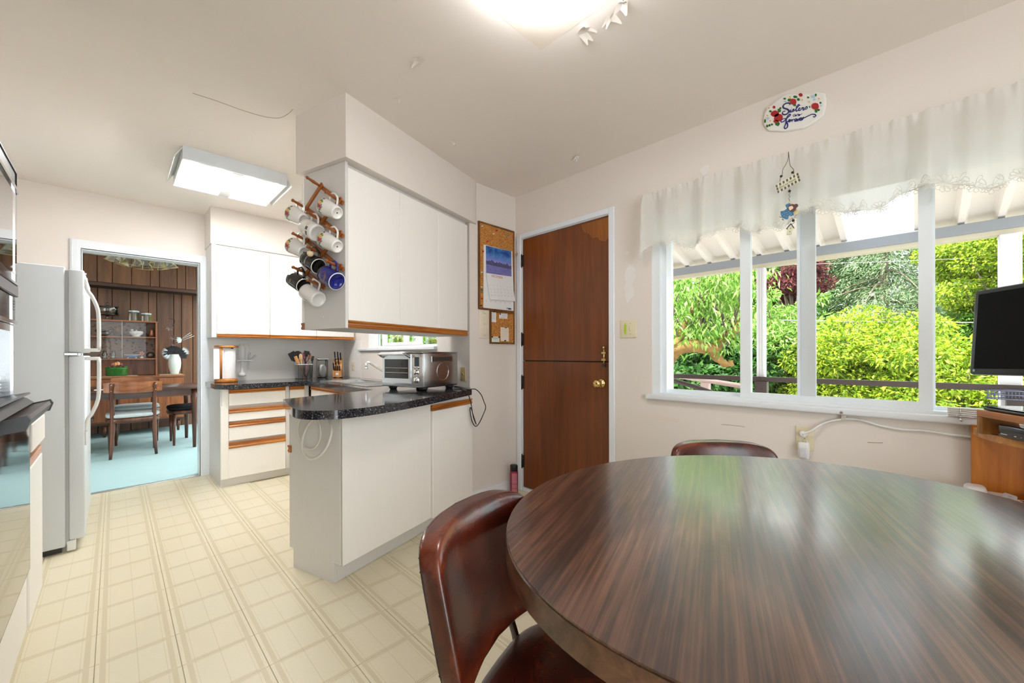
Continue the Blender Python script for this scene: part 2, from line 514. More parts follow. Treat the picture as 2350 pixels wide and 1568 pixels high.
# ---- walls
w = MB()
DY0, DY1, DZ = 1.468, 2.294, 2.078           # door opening
WY0, WY1, WZ0, WZ1 = -1.05, 1.165, 0.872, 1.98   # window opening
T = 0.14
w.box(XW, XW + T, DY1, YC + T, 0, H).box(XW, XW + T, DY0, DY1, DZ, H).box(XW, XW + T, WY1, DY0, 0, H)
w.box(XW, XW + T, WY0, WY1, 0, WZ0).box(XW, XW + T, WY0, WY1, WZ1, H).box(XW, XW + T, -2.0, WY0, 0, H)
wall_right = struct('wall_right', w, m_wall, 'cream wall with the wooden half door and wide window')
wall_corner = struct('wall_centre', MB().box(XS, XW, YC, YC + T, 0, H), m_wall, 'short cream wall holding the cork boards beside the door')
w = MB()
SY0, SY1, SZ0, SZ1 = 2.80, 4.24, 1.195, 2.0
w.box(XS, XS + T, YC + T, SY0, 0, H).box(XS, XS + T, SY1, YD, 0, H).box(XS, XS + T, SY0, SY1, 0, SZ0).box(XS, XS + T, SY0, SY1, SZ1, H)
wall_sink = struct('wall_sink', w, m_wall, 'cream wall behind the sink with a small window')
w = MB()
OX0, OX1, OZ = -0.187, 0.562, 1.978
w.box(-1.0, OX0, YD, YD + 0.12, 0, H).box(OX1, XS + T, YD, YD + 0.12, 0, H).box(OX0, OX1, YD, YD + 0.12, OZ, H)
wall_back = struct('wall_back', w, m_wall, 'cream wall around the dining room doorway')
wall_left = struct('wall_left', MB().box(-1.12, -1.0, -2.0, YD + 0.12, 0, H), m_wall, 'cream wall behind the oven and refrigerator')

struct('wall_front_shield', MB().box(0.9, XW + T, -2.12, -2.0, 0, H), m_wall, 'unseen cream wall piece added behind the viewpoint to shield the window wall')  # unseen partial wall, added to cut sky light grazing the window wall
# soffits
so = MB()
A = Vector((0.825, 2.011, 0)); B = A - N_ * 0.405
cur = [(1.80, 2.303), (1.86, 2.321), (1.91, 2.338), (1.945, 2.352), (1.968, 2.3668), (1.968, 2.40)]
pol = [(A.x, A.y)] + cur + [(XS + 0.02, 2.42), (XS + 0.02, 2.78), (B.x, B.y)]
so.prism(pol, 2.118, H)
soffit = struct('soffit', so, m_wall, 'boxed cream soffit above the peninsula wall cabinets')
struct('soffit', MB().box(0.602, XS, 4.375, YD, 2.112, H), m_wall, 'boxed cream soffit above the wall cabinets by the doorway')

# doorway casing to the dining room (three boards)
tr = thing('trim_1', 'white painted casing around the dining room doorway', None); del_cat = None
tr['kind'] = 'structure'
def casing(x0, x1, z0, z1, nm):
    mb = MB().box(x0, x1, YD - 0.018, YD - 0.0005, z0, z1)
    mb.build(nm, m_white, tr)
casing(-0.248, -0.190, 0, 2.048, 'upright'); casing(0.566, 0.634, 0, 2.048, 'upright'); casing(-0.190, 0.566, 1.982, 2.048, 'head')
jb = MB().box(-0.190, -0.184, YD, YD + 0.12, 0, OZ).box(0.558, 0.566, YD, YD + 0.12, 0, OZ).box(-0.184, 0.558, YD, YD + 0.12, 1.972, 1.982)
jb.build('jamb', m_white, tr)
MB().box(-0.24, -0.205, YD - 0.024, YD - 0.018, 0, 2.03).box(0.58, 0.62, YD - 0.024, YD - 0.018, 0, 2.03).build('moulding', m_white, tr)
MB().rbox(OX0, OX1, YD - 0.012, YD + 0.022, 0.0005, 0.007, 0.003).build('threshold_strip', basic('aluminium_strip', (0.6, 0.6, 0.58), 0.35, 0.8), tr)
bb = MB().box(XS + 0.01, XW, YC - 0.012, YC - 0.0005, 0, 0.085)
struct('baseboard_centre', bb, m_white, 'white baseboard under the cork boards')
struct('baseboard_right', MB().box(XW - 0.012, XW - 0.0005, -2.0, 1.42, 0, 0.085), m_white, 'white baseboard below the wide window')
struct('baseboard_back', MB().box(0.606, 0.6285, YD - 0.03, YD - 0.024, 0, 0.06), m_white, 'small white baseboard end beside the doorway')

# ---- half door
dc = thing('trim_2', 'white painted casing around the wooden half door', None); dc['kind'] = 'structure'
for nm, a in (('upright', (2.294, 2.343, 0, 2.118)), ('upright', (1.424, 1.468, 0, 2.118)), ('head', (1.468, 2.294, 2.078, 2.118))):
    MB().rbox(XW - 0.016, XW - 0.0005, *a, 0.004, 1).build(nm, m_white, dc)
MB().box(XW, XW + T, 2.2885, 2.2935, 0, DZ).box(XW, XW + T, 1.4685, 1.4735, 0, DZ).box(XW, XW + T, 1.4735, 2.2885, 2.073, DZ).build('jamb', m_white, dc)
MB().box(XW - 0.008, XW + T, 1.468, 2.294, 0.0005, 0.026).build('threshold', m_white, dc)
door = thing('door_1', 'dark brown wooden half door split into upper and lower leaves', None); door['kind'] = 'structure'
LX = XW + 0.004
up_leaf = MB().rbox(LX, LX + 0.042, 1.4755, 2.2865, 1.0735, 2.071, 0.002, 1).build('upper_leaf', m_door, door)
MB().box(LX + 0.030, LX + 0.042, 1.4755, 2.2865, 1.06, 1.0735).build('light_stop_strip', m_hinge, up_leaf)  # strip added behind the leaf gap to stop sky light glowing through
lo_leaf = MB().rbox(LX, LX + 0.042, 1.4755, 2.2865, 0.030, 1.0665, 0.002, 1).build('lower_leaf', m_door, door)
m_worn = wood('worn_door_veneer', '6b3a10', 'a05f22', 1.3, 'z', 0.5, 0.0, 20, 1.3)
wr = [on_x(*p, LX) for p in ((1336, 517), (1400, 499), (1400, 545), (1392, 556), (1378, 553), (1372, 545), (1360, 548), (1352, 537), (1340, 533))]
MB().prism([(min(max(p.y, 1.478), 2.28), min(p.z, 2.069)) for p in wr], LX - 0.0006, LX + 0.0005, 'x').build('worn_patch', m_worn, up_leaf)
for v0, v1, pa in ((587, 613, up_leaf), (766, 793, up_leaf), (863, 892, lo_leaf), (1044, 1072, lo_leaf)):
    z1, z0 = on_x(1197, v0, XW).z, on_x(1197, v1, XW).z
    mb = MB().cyl((XW - 0.006, 2.2925, z0), 0.0075, z1 - z0, 10); mb.sphere((XW - 0.006, 2.2925, z1 + 0.004), 0.006, 8, 6).sphere((XW - 0.006, 2.2925, z0 - 0.004), 0.006, 8, 6)
    mb.box(XW - 0.002, XW + 0.0045, 2.276, 2.300, z0, z1)
    mb.build('hinge', m_hinge, pa)
kp = on_x(1376, 881, XW)
kn = MB().lathe([(0.0, -0.002), (0.032, -0.002), (0.032, 0.004), (0.026, 0.010), (0.014, 0.013), (0.012, 0.035), (0.019, 0.042), (0.027, 0.052), (0.029, 0.062), (0.025, 0.072), (0.012, 0.078), (0, 0.079)], 24)
kn.build('door_knob', m_brass, lo_leaf, M=Matrix.Translation((LX - 0.002, kp.y - 0.012, kp.z)) @ Matrix.Rotation(-PI / 2, 4, 'Y'))
bz1, bz0 = on_x(1386, 799, XW).z, on_x(1386, 838, XW).z; by = on_x(1387, 820, XW).y
sb = MB().cyl((LX - 0.010, by, bz0), 0.0045, bz1 - bz0, 8); sb.sphere((LX - 0.014, by, bz1), 0.009, 8, 6)
for q in (0.22, 0.62): sb.box(LX - 0.017, LX, by - 0.016, by + 0.016, bz0 + q * (bz1 - bz0), bz0 + q * (bz1 - bz0) + 0.014)
sb.build('slide_bolt', m_brass, up_leaf)
MB().box(LX - 0.014, LX, by - 0.012, by + 0.012, bz0 - 0.016, bz0 + 0.004).build('bolt_keeper', m_hinge, lo_leaf)
hk = on_x(1190, 587, XW)
MB().tube([(XW - 0.016, 2.33, hk.z), (XW - 0.04, 2.325, hk.z), (XW - 0.052, 2.30, hk.z)], 0.004, 6).sphere((XW - 0.022, 2.33, hk.z), 0.008, 8, 6).sphere((XW - 0.052, 2.298, hk.z), 0.007, 8, 6).build('hook', m_brass, dc)

# filler patches on the window wall
for u, v, rx, rz, sd, tall in ((1447, 632, 0.045, 0.07, 1, 0.3), (1444, 668, 0.038, 0.085, 2, 0.3), (1441, 583, 0.022, 0.016, 3, 0.3), (1620, 393, 0.028, 0.030, 4, 0.3), (1608, 425, 0.02, 0.015, 5, 0.4)):
    p = on_x(u, v, XW)
    MB().prism(blob_poly(p.y, p.z, rx, rz, 18, sd, tall), XW - 0.0006 - 0.0004 * sd, XW + 0.0005, 'x').build('filler_patch', m_patch, wall_right)
m_smear = basic('smeared_filler', (0.75, 0.68, 0.61), 0.6, var=0.02)
for u, v, rx, rz, sd in ((1500, 958, 0.12, 0.022, 6), (1540, 966, 0.07, 0.016, 9)):
    p = on_x(u, v, XW)
    MB().prism(blob_poly(p.y, p.z, rx, rz, 22, sd, 0.5), XW - 0.0002 * sd, XW + 0.0005, 'x').build('filler_patch', m_smear, wall_right)
for pts in (((1655, 977), (1680, 979), (1708, 983)), ((1990, 1020), (2012, 1021), (2025, 1021))):
    MB().tube([on_x(u, v, XW - 0.0002) for u, v in pts], 0.0012, 4).build('wall_scuff', basic('scuff', (0.35, 0.28, 0.22), 0.9), wall_right)

# ---- wide window
win = thing('window_1', 'wide white sliding window onto the deck and garden', None); win['kind'] = 'structure'
FX0, FX1 = XW + 0.045, XW + 0.11
fr = MB()
fr.box(XW + 0.005, FX1 + 0.02, 1.115, WY1, WZ0 + 0.012, WZ1 - 0.05).box(XW + 0.03, FX1 + 0.02, 1.085, 1.115, WZ0 + 0.012, WZ1 - 0.05)
fr.box(XW + 0.005, FX1 + 0.02, WY0, WY0 + 0.05, WZ0 + 0.012, WZ1 - 0.05).box(XW + 0.005, FX1 + 0.02, WY0, WY1, WZ1 - 0.05, WZ1)
fr.box(XW + 0.005, FX1 + 0.02, WY0, WY1, WZ0, WZ0 + 0.012)
fr.build('window_frame', m_vinyl, win)
def sash(y0, y1, x0, x1, zb, l, r_, bt, mt, nm='sash', tp=0.05):
    s = MB().box(x0, x1, y1 - l, y1, zb, WZ1 - 0.05).box(x0, x1, y0, y0 + r_, zb, WZ1 - 0.05).box(x0, x1, y0 + r_, y1 - l, zb, zb + bt).box(x0, x1, y0 + r_, y1 - l, WZ1 - 0.05 - tp, WZ1 - 0.05)
    so_ = s.build(nm, mt, win)
    MB().box((x0 + x1) / 2 - 0.003, (x0 + x1) / 2 + 0.003, y0 + r_, y1 - l, zb + bt, WZ1 - 0.05 - tp).build('pane', m_glass, so_)
    return so_
k_in, k_out = (XW + 0.062) / XW, (XW + 0.10) / XW
def wy(u, k): return on_x(u, 700, XW * k).y
zb = WZ0 + 0.012
sash(wy(1703, 1.01), wy(1541, k_out) + 0.03, XW + 0.075, XW + 0.10, zb, 0.03, 0.012, 0.020, m_vinyl)
sash(wy(1838, k_in), wy(1703, k_in), XW + 0.03, XW + 0.062, zb, wy(1703, k_in) - wy(1727, k_in), 0.010, 0.030, m_vinyl)
sash(wy(2110, k_in), wy(1835, k_in), XW + 0.05, XW + 0.075, zb, wy(1835, k_in) - wy(1873, k_in), 0.002, 0.030, m_sash2)
MB().box(XW + 0.024, XW + 0.05, wy(2141, k_in), wy(2108, k_in), zb, WZ1 - 0.05).box(XW + 0.024, XW + 0.05, wy(2108, k_in), wy(1838, k_in), zb, zb + 0.028).build('sash', m_vinyl, win)
sash(WY0 + 0.05, wy(2138, k_in), XW + 0.075, XW + 0.10, zb - 0.008, 0.012, 0.04, 0.022, m_vinyl)
MB().rbox(XW - 0.035, XW + 0.03, WY0 - 0.04, 1.195, 0.842, WZ0 - 0.0005, 0.006).build('sill', m_white, win)
MB().cyl((XW - 0.037, on_x(1930, 953, XW - 0.035).y, 0.852), 0.006, 0.004, 8, 'x').build('screw', m_steel, win)

# ---- small window over the sink
w2 = thing('window_2', 'small white sliding window above the kitchen sink', None); w2['kind'] = 'structure'
sx = XS + 0.095
def sy(u): return on_x(u, 785, sx).y
MB().box(sx - 0.01, sx + 0.035, sy(866), SY1, SZ0 + 0.022, SZ1 - 0.05).box(sx - 0.01, sx + 0.035, SY0, SY1, SZ1 - 0.05, SZ1).box(sx - 0.01, sx + 0.035, SY0, SY1, SZ0, SZ0 + 0.022).box(sx - 0.01, sx + 0.035, SY0, SY0 + 0.02, SZ0 + 0.022, SZ1 - 0.05).build('window_frame', m_vinyl, w2)
s1 = MB()
for a, b, zz in ((892, 881, 0.02), (942, 930, 0.03), (973, 958, 0.03)):
    s1.box(sx - 0.02, sx - 0.0105, sy(a), sy(b), SZ0 + 0.05, SZ1 - 0.05)
s1.box(sx - 0.02, sx - 0.0105, sy(973), sy(881), SZ0 + 0.0225, SZ0 + 0.05)
s1.build('sash', m_vinyl, w2)
for a, b in ((881, 866), (930, 892), (958, 942), (1012, 973)):
    MB().box(sx + 0.012, sx + 0.017, max(SY0 + 0.02, sy(a)), sy(b), SZ0 + 0.02, SZ1 - 0.05).build('pane', m_glass, w2)
MB().rbox(XS - 0.03, XS + 0.09, SY0 - 0.0, SY1 + 0.03, SZ0 - 0.03, SZ0 - 0.0005, 0.005).build('sill', m_white, w2)
# ================================================================ KITCHEN
P0 = Vector((0.780, 1.954, 0))
def pull_poly(w=0.0, flip=False):
    return [(0.018, 0.0), (-0.004, 0.0), (-0.009, 0.010), (-0.002, 0.017), (-0.002, 0.023), (-0.009, 0.031), (-0.007, 0.037), (0.018, 0.037)]
def pull_x(parent, x0, x1, y, z0, h=0.037, mt=None):
    """oak finger pull running along local x, its front at local y"""
    MB().prism([(y + a, z0 + b * h / 0.037) for a, b in pull_poly()], x0, x1, 'x').build('pull', mt or m_oak, parent)

# ---- peninsula base cabinet
pb = thing('base_cabinet', 'cream laminate peninsula base cabinet with curved granite-look top', 'cabinet', P0, PEN)
ZT = ZC - 0.041
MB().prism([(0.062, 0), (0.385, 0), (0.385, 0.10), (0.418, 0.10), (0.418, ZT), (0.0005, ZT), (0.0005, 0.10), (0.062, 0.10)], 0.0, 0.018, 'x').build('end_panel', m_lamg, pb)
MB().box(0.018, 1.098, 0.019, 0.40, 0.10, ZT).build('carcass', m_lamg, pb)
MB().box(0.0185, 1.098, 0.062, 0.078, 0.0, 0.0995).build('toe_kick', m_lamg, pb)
MB().box(0.0, 0.648, -0.0005, 0.018, 0.10, ZT - 0.002).build('front_panel', m_lam, pb)
dr = MB().rbox(0.657, 1.094, -0.012, 0.018, 0.098, 0.768, 0.002, 1).build('door', m_lam, pb)
pull_x(dr, 0.657, 1.094, -0.004, 0.769)
MB().box(0.650, 1.098, 0.003, 0.018, 0.806, ZT - 0.002).build('top_rail', m_lam, pb)
d2 = MB().rbox(0.03, 0.50, 0.4005, 0.4175, 0.105, 0.60, 0.002, 1).build('door', m_lam, pb, label='cream door facing the sink')
MB().prism([(0.4175 - a - 0.001, 0.605 + b) for a, b in pull_poly()], -0.006, 0.50, 'x').build('pull', m_oak, d2)
d3 = MB().rbox(0.03, 0.50, 0.4005, 0.4175, 0.66, 0.79, 0.002, 1).build('drawer', m_lam, pb)
MB().prism([(0.4175 - a - 0.001, 0.792 + b) for a, b in pull_poly()], 0.02, 0.50, 'x').build('pull', m_oak, d3)

# ---- peninsula wall cabinet
PU = A + E_ * 0.028 - N_ * 0.040
ub = thing('wall_cabinet', 'cream three-door cabinet hanging over the peninsula with mug rack on its end', 'cabinet', PU, PEN)
UZ0, UZ1 = 1.262, 2.117
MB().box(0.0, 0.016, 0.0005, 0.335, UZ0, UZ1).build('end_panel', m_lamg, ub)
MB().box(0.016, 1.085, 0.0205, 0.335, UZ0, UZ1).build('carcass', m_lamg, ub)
MB().box(-0.002, 0.012, -0.001, 0.0, UZ0, UZ1).build('edge_strip', m_lamg, ub)
for a, b in ((0.018, 0.386), (0.389, 0.742), (0.745, 1.083)):
    d = MB().rbox(a, b, 0.0, 0.0195, 1.302, 2.092, 0.0015, 1).build('door', m_lam, ub)
    pull_x(d, a, b, 0.006, 1.2635, 0.038)
for a, b in ((-0.004, 0.35), (0.354, 0.71)):
    d = MB().rbox(a, b, 0.3355, 0.353, 1.30, 2.07, 0.0015, 1).build('door', m_lam, ub, label='cream door on the sink side')
    MB().prism([(0.353 - a_ - 0.001, 1.2625 + b_) for a_, b_ in pull_poly()], a, b, 'x').build('pull', m_oak, d)
MB().cyl((-0.003, 0.17, 1.325), 0.004, 0.004, 8, 'x').build('screw', m_steel, ub)

# ---- base cabinet beside the doorway
db = thing('base_cabinet', 'cream drawer cabinet with oak pulls beside the dining room doorway', 'cabinet', (0, 0, 0))
FY = 4.12
MB().box(0.632, 0.645, FY + 0.02, YD - 0.003, 0.0, ZT).build('end_panel', m_lamg, db)
MB().box(0.645, 1.33, FY + 0.02, YD - 0.003, 0.07, ZT).build('carcass', m_lamg, db)
MB().box(0.645, 1.33, FY + 0.03, FY + 0.045, 0.0, 0.0695).build('toe_kick', m_lamg, db)
MB().box(0.634, 0.688, FY + 0.004, FY + 0.0195, 0.07, 0.69).box(0.645, 0.688, FY + 0.008, FY + 0.0195, 0.69, ZT).build('stile', m_lam, db)
MB().box(1.128, 1.158, FY + 0.008, FY + 0.0195, 0.07, ZT).box(1.290, 1.33, FY + 0.008, FY + 0.0195, 0.07, ZT).build('stile', m_lamg, db)
for x0, x1, zt, zb_, ph in ((0.692, 1.125, 0.828, 0.692, 0.034), (0.690, 1.125, 0.664, 0.556, 0.040), (0.690, 1.125, 0.546, 0.392, 0.042), (0.688, 1.125, 0.374, 0.072, 0.050), (1.162, 1.288, 0.828, 0.692, 0.034)):
    d = MB().rbox(x0, x1, FY, FY + 0.0195, zb_, zt - ph, 0.0015, 1).build('drawer', m_lam, db)
    pull_x(d, x0, x1, FY, zt - ph + 0.0005, ph)
d = MB().rbox(1.162, 1.288, FY, FY + 0.0195, 0.072, 0.64, 0.0015, 1).build('door', m_lam, db); pull_x(d, 1.162, 1.288, FY, 0.6405, 0.037)

# ---- sink base cabinet
sbc = thing('sink_cabinet', 'cream cabinet under the steel sink with slanting row of oak pulls', 'cabinet', (0, 0, 0))
SXF = 1.335
MB().box(SXF + 0.02, XS - 0.003, 2.80, FY + 0.018, 0.07, 0.70).box(SXF + 0.02, SXF + 0.04, 2.80, FY + 0.018, 0.70, ZT).build('carcass', m_lamg, sbc)
MB().box(SXF + 0.06, SXF + 0.075, 2.80, FY, 0.0, 0.0695).build('toe_kick', m_lamg, sbc)
for y0, y1 in ((2.82, 3.30), (3.305, 3.86), (3.865, 4.08)):
    d = MB().rbox(SXF, SXF + 0.0195, y0, y1, 0.075, 0.790, 0.0015, 1).build('door', m_lam, sbc)
    MB().prism([(SXF + a, 0.7905 + b) for a, b in pull_poly()], y0, y1, 'y').build('pull', wood('oak_pull_side', '8a4a16', 'c98238', 1.6, 'y', 0.32, 0.3, 22) if y0 < 3 else bpy.data.materials['oak_pull_side'], d)

# ---- wall cabinets by the doorway
wd = thing('wall_cabinet', 'cream wall cabinets with oak pulls above the drawer cabinet', 'cabinet', (0, 0, 0))
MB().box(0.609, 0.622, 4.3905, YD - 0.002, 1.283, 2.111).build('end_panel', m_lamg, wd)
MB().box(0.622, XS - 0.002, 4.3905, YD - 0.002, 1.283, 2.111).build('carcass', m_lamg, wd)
MB().box(0.610, 0.642, 4.374, 4.390, 1.283, 2.111).build('stile', m_lam, wd)
for a, b in ((0.645, 1.058), (1.062, 1.484), (1.488, 1.875)):
    d = MB().rbox(a, b, 4.370, 4.3895, 1.318, 2.098, 0.0015, 1).build('door', m_lam, wd)
    pull_x(d, a, b, 4.372, 1.284, 0.033)
MB().box(0.625, XS, YD - 0.006, YD - 0.0005, ZC, 1.283).build('splash_panel', _lam('grey_splash_laminate', (0.84, 0.82, 0.79), 0.04), wall_back)
MB().box(XS - 0.005, XS - 0.0005, 4.24, YD - 0.006, ZC, 1.283).build('splash_panel', bpy.data.materials['grey_splash_laminate'], wall_sink)

# ---- continuous worktop
def granite():
    t = NT('black_granite_laminate')
    v1 = t.noise(t.co(), 150, 2, 0.7); v2 = t.noise(t.map(t.co(), (1, 1, 1), loc=(3, 5, 1)), 95, 2, 0.6)
    c = t.ramp(v1, [(0.44, (0.008, 0.009, 0.012)), (0.56, (0.035, 0.037, 0.045)), (0.64, (0.10, 0.10, 0.11)), (0.72, (0.42, 0.41, 0.40))])
    c = t.mix(t.m('GREATER_THAN', v2, 0.60), c, (0.012, 0.014, 0.02))
    t.set(col=c, rough=0.09, spec=0.6); return t.mat
m_gran = granite()
wt = thing('worktop', 'dark granite-look worktop running from peninsula past the sink to the doorway', 'worktop', (0, 0, 0))
g = MB(); z0, z1 = ZC - 0.04, ZC
IX0, IX1, IY0, IY1 = 1.405, 1.79, 3.02, 3.98       # sink cut-out
g.prism([(0.602, YD - 0.007), (0.602, 4.17), (0.655, 4.062), (1.295, 4.062), (XS - 0.006, 4.062), (XS - 0.006, YD - 0.007)], z0, z1)
g.box(1.295, IX0, 2.70, 4.062, z0, z1).box(IX1, XS - 0.002, 2.70, 4.062, z0, z1).box(IX0, IX1, IY1, 4.062, z0, z1).box(IX0, IX1, 2.70, IY0, z0, z1)
edge = catmull([(0.660, 2.430, 0), (0.603, 2.13, 0), (0.586, 1.985, 0), (0.608, 1.905, 0), (0.668, 1.842, 0), (0.756, 1.815, 0), (0.905, 1.834, 0), (1.150, 1.918, 0), (1.353, 2.010, 0), (1.812, 2.236, 0)], 6)
g.prism([(0.672, 2.505)] + [(p.x, p.y) for p in edge] + [(XS - 0.008, 2.352), (XS - 0.004, 2.70), (1.295, 2.70)], z0, z1, smooth=False)
g.build('countertop', m_gran, wt)
ev = []
for i, p in enumerate(edge):
    tg = edge[min(i + 1, len(edge) - 1)] - edge[max(i - 1, 0)]; nn_ = Vector((tg.y, -tg.x, 0)).normalized()
    if nn_.dot(p - Vector((0.95, 2.3, 0))) < 0: nn_ = -nn_
    ev += [p + nn_ * 0.0006 + Vector((0, 0, z)) for z in (z0, z1)]
MB().add(ev, [(2 * i, 2 * i + 2, 2 * i + 3, 2 * i + 1) for i in range(len(edge) - 1)], 0, True).build('edge_band', m_gran, wt)

# ---- sink
sk = thing('kitchen_sink', 'double-bowl stainless steel kitchen sink', 'sink', (0, 0, 0))
s = MB()
rim = 0.018
s.box(IX0 - rim, IX0 + 0.02, IY0 - rim, IY1 + rim, ZC + 0.0005, ZC + 0.004).box(IX1 - 0.05, IX1 + rim, IY0 - rim, IY1 + rim, ZC + 0.0005, ZC + 0.004)
s.box(IX0 + 0.02, IX1 - 0.05, IY0 - rim, IY0 + 0.02, ZC + 0.0005, ZC + 0.004).box(IX0 + 0.02, IX1 - 0.05, IY1 - 0.02, IY1 + rim, ZC + 0.0005, ZC + 0.004)
s.box(IX0 + 0.02, IX1 - 0.05, 3.485, 3.515, ZC - 0.004, ZC + 0.002)
s.build('rim', m_steel, sk)
for y0, y1 in ((IY0 + 0.02, 3.487), (3.513, IY1 - 0.02)):
    x0, x1 = IX0 + 0.018, IX1 - 0.048; zb2 = ZC - 0.155; b = MB()
    t_ = [(x0, y0, ZC + 0.001), (x1, y0, ZC + 0.001), (x1, y1, ZC + 0.001), (x0, y1, ZC + 0.001)]
    i = 0.03
    q_ = [(x0 + i, y0 + i, zb2), (x1 - i, y0 + i, zb2), (x1 - i, y1 - i, zb2), (x0 + i, y1 - i, zb2)]
    b.add(t_ + q_, [(0, 1, 5, 4), (1, 2, 6, 5), (2, 3, 7, 6), (3, 0, 4, 7), (4, 5, 6, 7)])
    b.build('bowl', m_steel, sk)
fc = thing('faucet', 'chrome kitchen faucet with slanting spout behind the toaster oven', 'faucet', (1.80, 3.38, ZC))
MB().rbox(-0.03, 0.03, -0.11, 0.11, 0.004, 0.024, 0.008).lathe([(0.028, 0.024), (0.026, 0.06), (0.018, 0.075), (0, 0.078)], 16).build('body', m_chrome, fc)
tip = on_x(841, 830, 1.66) - Vector((1.80, 3.38, ZC))
MB().tube(catmull([(0, 0, 0.05), (-0.02, 0.03, 0.075), (tip.x * 0.55, tip.y * 0.55, tip.z * 0.72), (tip.x * 0.88, tip.y * 0.88, tip.z * 0.99), (tip.x, tip.y, tip.z - 0.004)], 5), 0.0115, 10).build('spout', m_chrome, fc)
MB().cyl((tip.x, tip.y, tip.z - 0.055), 0.013, 0.05, 12).lathe([(0.0155, 0), (0.0155, 0.014)], 12, (tip.x, tip.y, tip.z - 0.062)).build('aerator', m_chrome, fc)
MB().tube([(0.0, 0, 0.07), (0.0, -0.01, 0.12), (-0.005, -0.03, 0.17)], [0.010, 0.008, 0.006], 8).build('lever', m_chrome, fc)

# ---- towel ring on the peninsula end
rg = thing('towel_ring', 'pair of cream plastic towel rings on the peninsula end panel', 'towel ring', P0, PEN)
m_ringmat = basic('pearl_plastic', (0.74, 0.70, 0.62), 0.2, var=0.08)
def ring(cy, cz, r, dx0, dx1, nm, th):
    pts = [(dx0 + (dx1 - dx0) * (0.5 - 0.5 * math.cos(a)), cy + r * math.sin(a), cz + r * math.cos(a)) for a in [2 * PI * k / 36 for k in range(36)]]
    MB().tube(pts, th, 8, closed=True).build(nm, m_ringmat, rg)
ring(0.235, 0.735, 0.092, -0.012, -0.012, 'ring', 0.0048)
ring(0.12, 0.725, 0.100, -0.016, -0.085, 'ring', 0.0065)
MB().rbox(-0.024, -0.0005, 0.10, 0.14, 0.808, 0.832, 0.004).build('bracket', m_ringmat, rg)
MB().rbox(-0.020, -0.0005, 0.22, 0.25, 0.812, 0.832, 0.004).build('bracket', m_ringmat, rg)

# ---- mug rack and mugs on the end panel of the hanging cabinet
EPN = -E_                                   # the panel looks this way
def rp(u, v, off=0.016):
    return on_plane(u, v, PU - E_ * off, EPN)
Tt = -N_; Zz = Vector((0, 0, 1))
cen = [rp(741, v) for v in (428, 505, 581, 655)]; rgt = [rp(784, v) for v in (461, 537, 613)]; lft = [rp(708, v) for v in (478, 551, 626)]
rk = thing('mug_rack', 'folding wooden peg rack hung on the cabinet end', 'mug rack', (0, 0, 0))
def slat(p, q, off, ext=0.022):
    d = (q - p).normalized(); a = p - d * ext - E_ * off; b = q + d * ext - E_ * off
    L = (b - a).length
    Mx = Matrix.Translation(a) @ rot3(-E_, d.cross(-E_).normalized(), d)
    MB().rbox(-0.005, 0.005, -0.011, 0.011, 0, L, 0.003, 1).build('slat', m_rackwood, rk, M=Mx)
slat(cen[0], rgt[0], 0.0); slat(cen[0], lft[0], 0.010)
for k in range(3):
    slat(lft[k], rgt[k + 1] if k < 2 else cen[3], 0.0)
    slat(rgt[k], lft[k + 1] if k < 2 else cen[3], 0.010)
pegs = [('c', 0), ('r', 0), ('l', 0), ('c', 1), ('r', 1), ('l', 1), ('c', 2), ('r', 2), ('l', 2), ('c', 3)]
PEGD = (-E_ + Zz * 0.22).normalized(); PEGL = 0.098
pegp = {}
for k in pegs:
    b = {'c': cen, 'r': rgt, 'l': lft}[k[0]][k[1]] + E_ * 0.004
    pegp[k] = b
    prof = [(0.0075, 0), (0.0065, 0.03), (0.0085, 0.055), (0.0065, 0.075), (0.0055, 0.082), (0.0085, 0.088), (0.0085, 0.094), (0.004, PEGL), (0, PEGL)]
    ax = PEGD; u_ = Tt; MB().lathe(prof, 12).build('peg', m_rackwood, rk, M=Matrix.Translation(b) @ rot3(u_, ax.cross(u_), ax))

AL = R(27)
AX = Tt * math.cos(AL) + Zz * math.sin(AL); HD = -Tt * math.sin(AL) + Zz * math.cos(AL)
def mug_matrix(k, R0, hh, out=0.040, dz=0.0):
    p = pegp[k] + PEGD * out
    c = p - HD * (R0 + 0.024)
    yy = AX.cross(HD)
    return Matrix.Translation(c - AX * (hh * 0.5) + Zz * dz) @ rot3(HD, yy, AX)
def cyl_blob(mb, Rf, th, z, r, mi, n=10, squash=1.0, jag=0.0, seed=0):
    rr = random.Random(seed); vs = []
    for k in range(n):
        a = 2 * PI * k / n; q = r * (1 - jag * rr.random())
        dz_ = q * math.sin(a) * squash; dt = q * math.cos(a)
        rad = Rf(z + dz_); t_ = th + dt / rad
        vs.append((rad * math.cos(t_), rad * math.sin(t_), z + dz_))
    rad = Rf(z); vs.append((rad * math.cos(th), rad * math.sin(th), z))
    mb.add(vs, [(k, (k + 1) % n, n) for k in range(n)], mi, True)
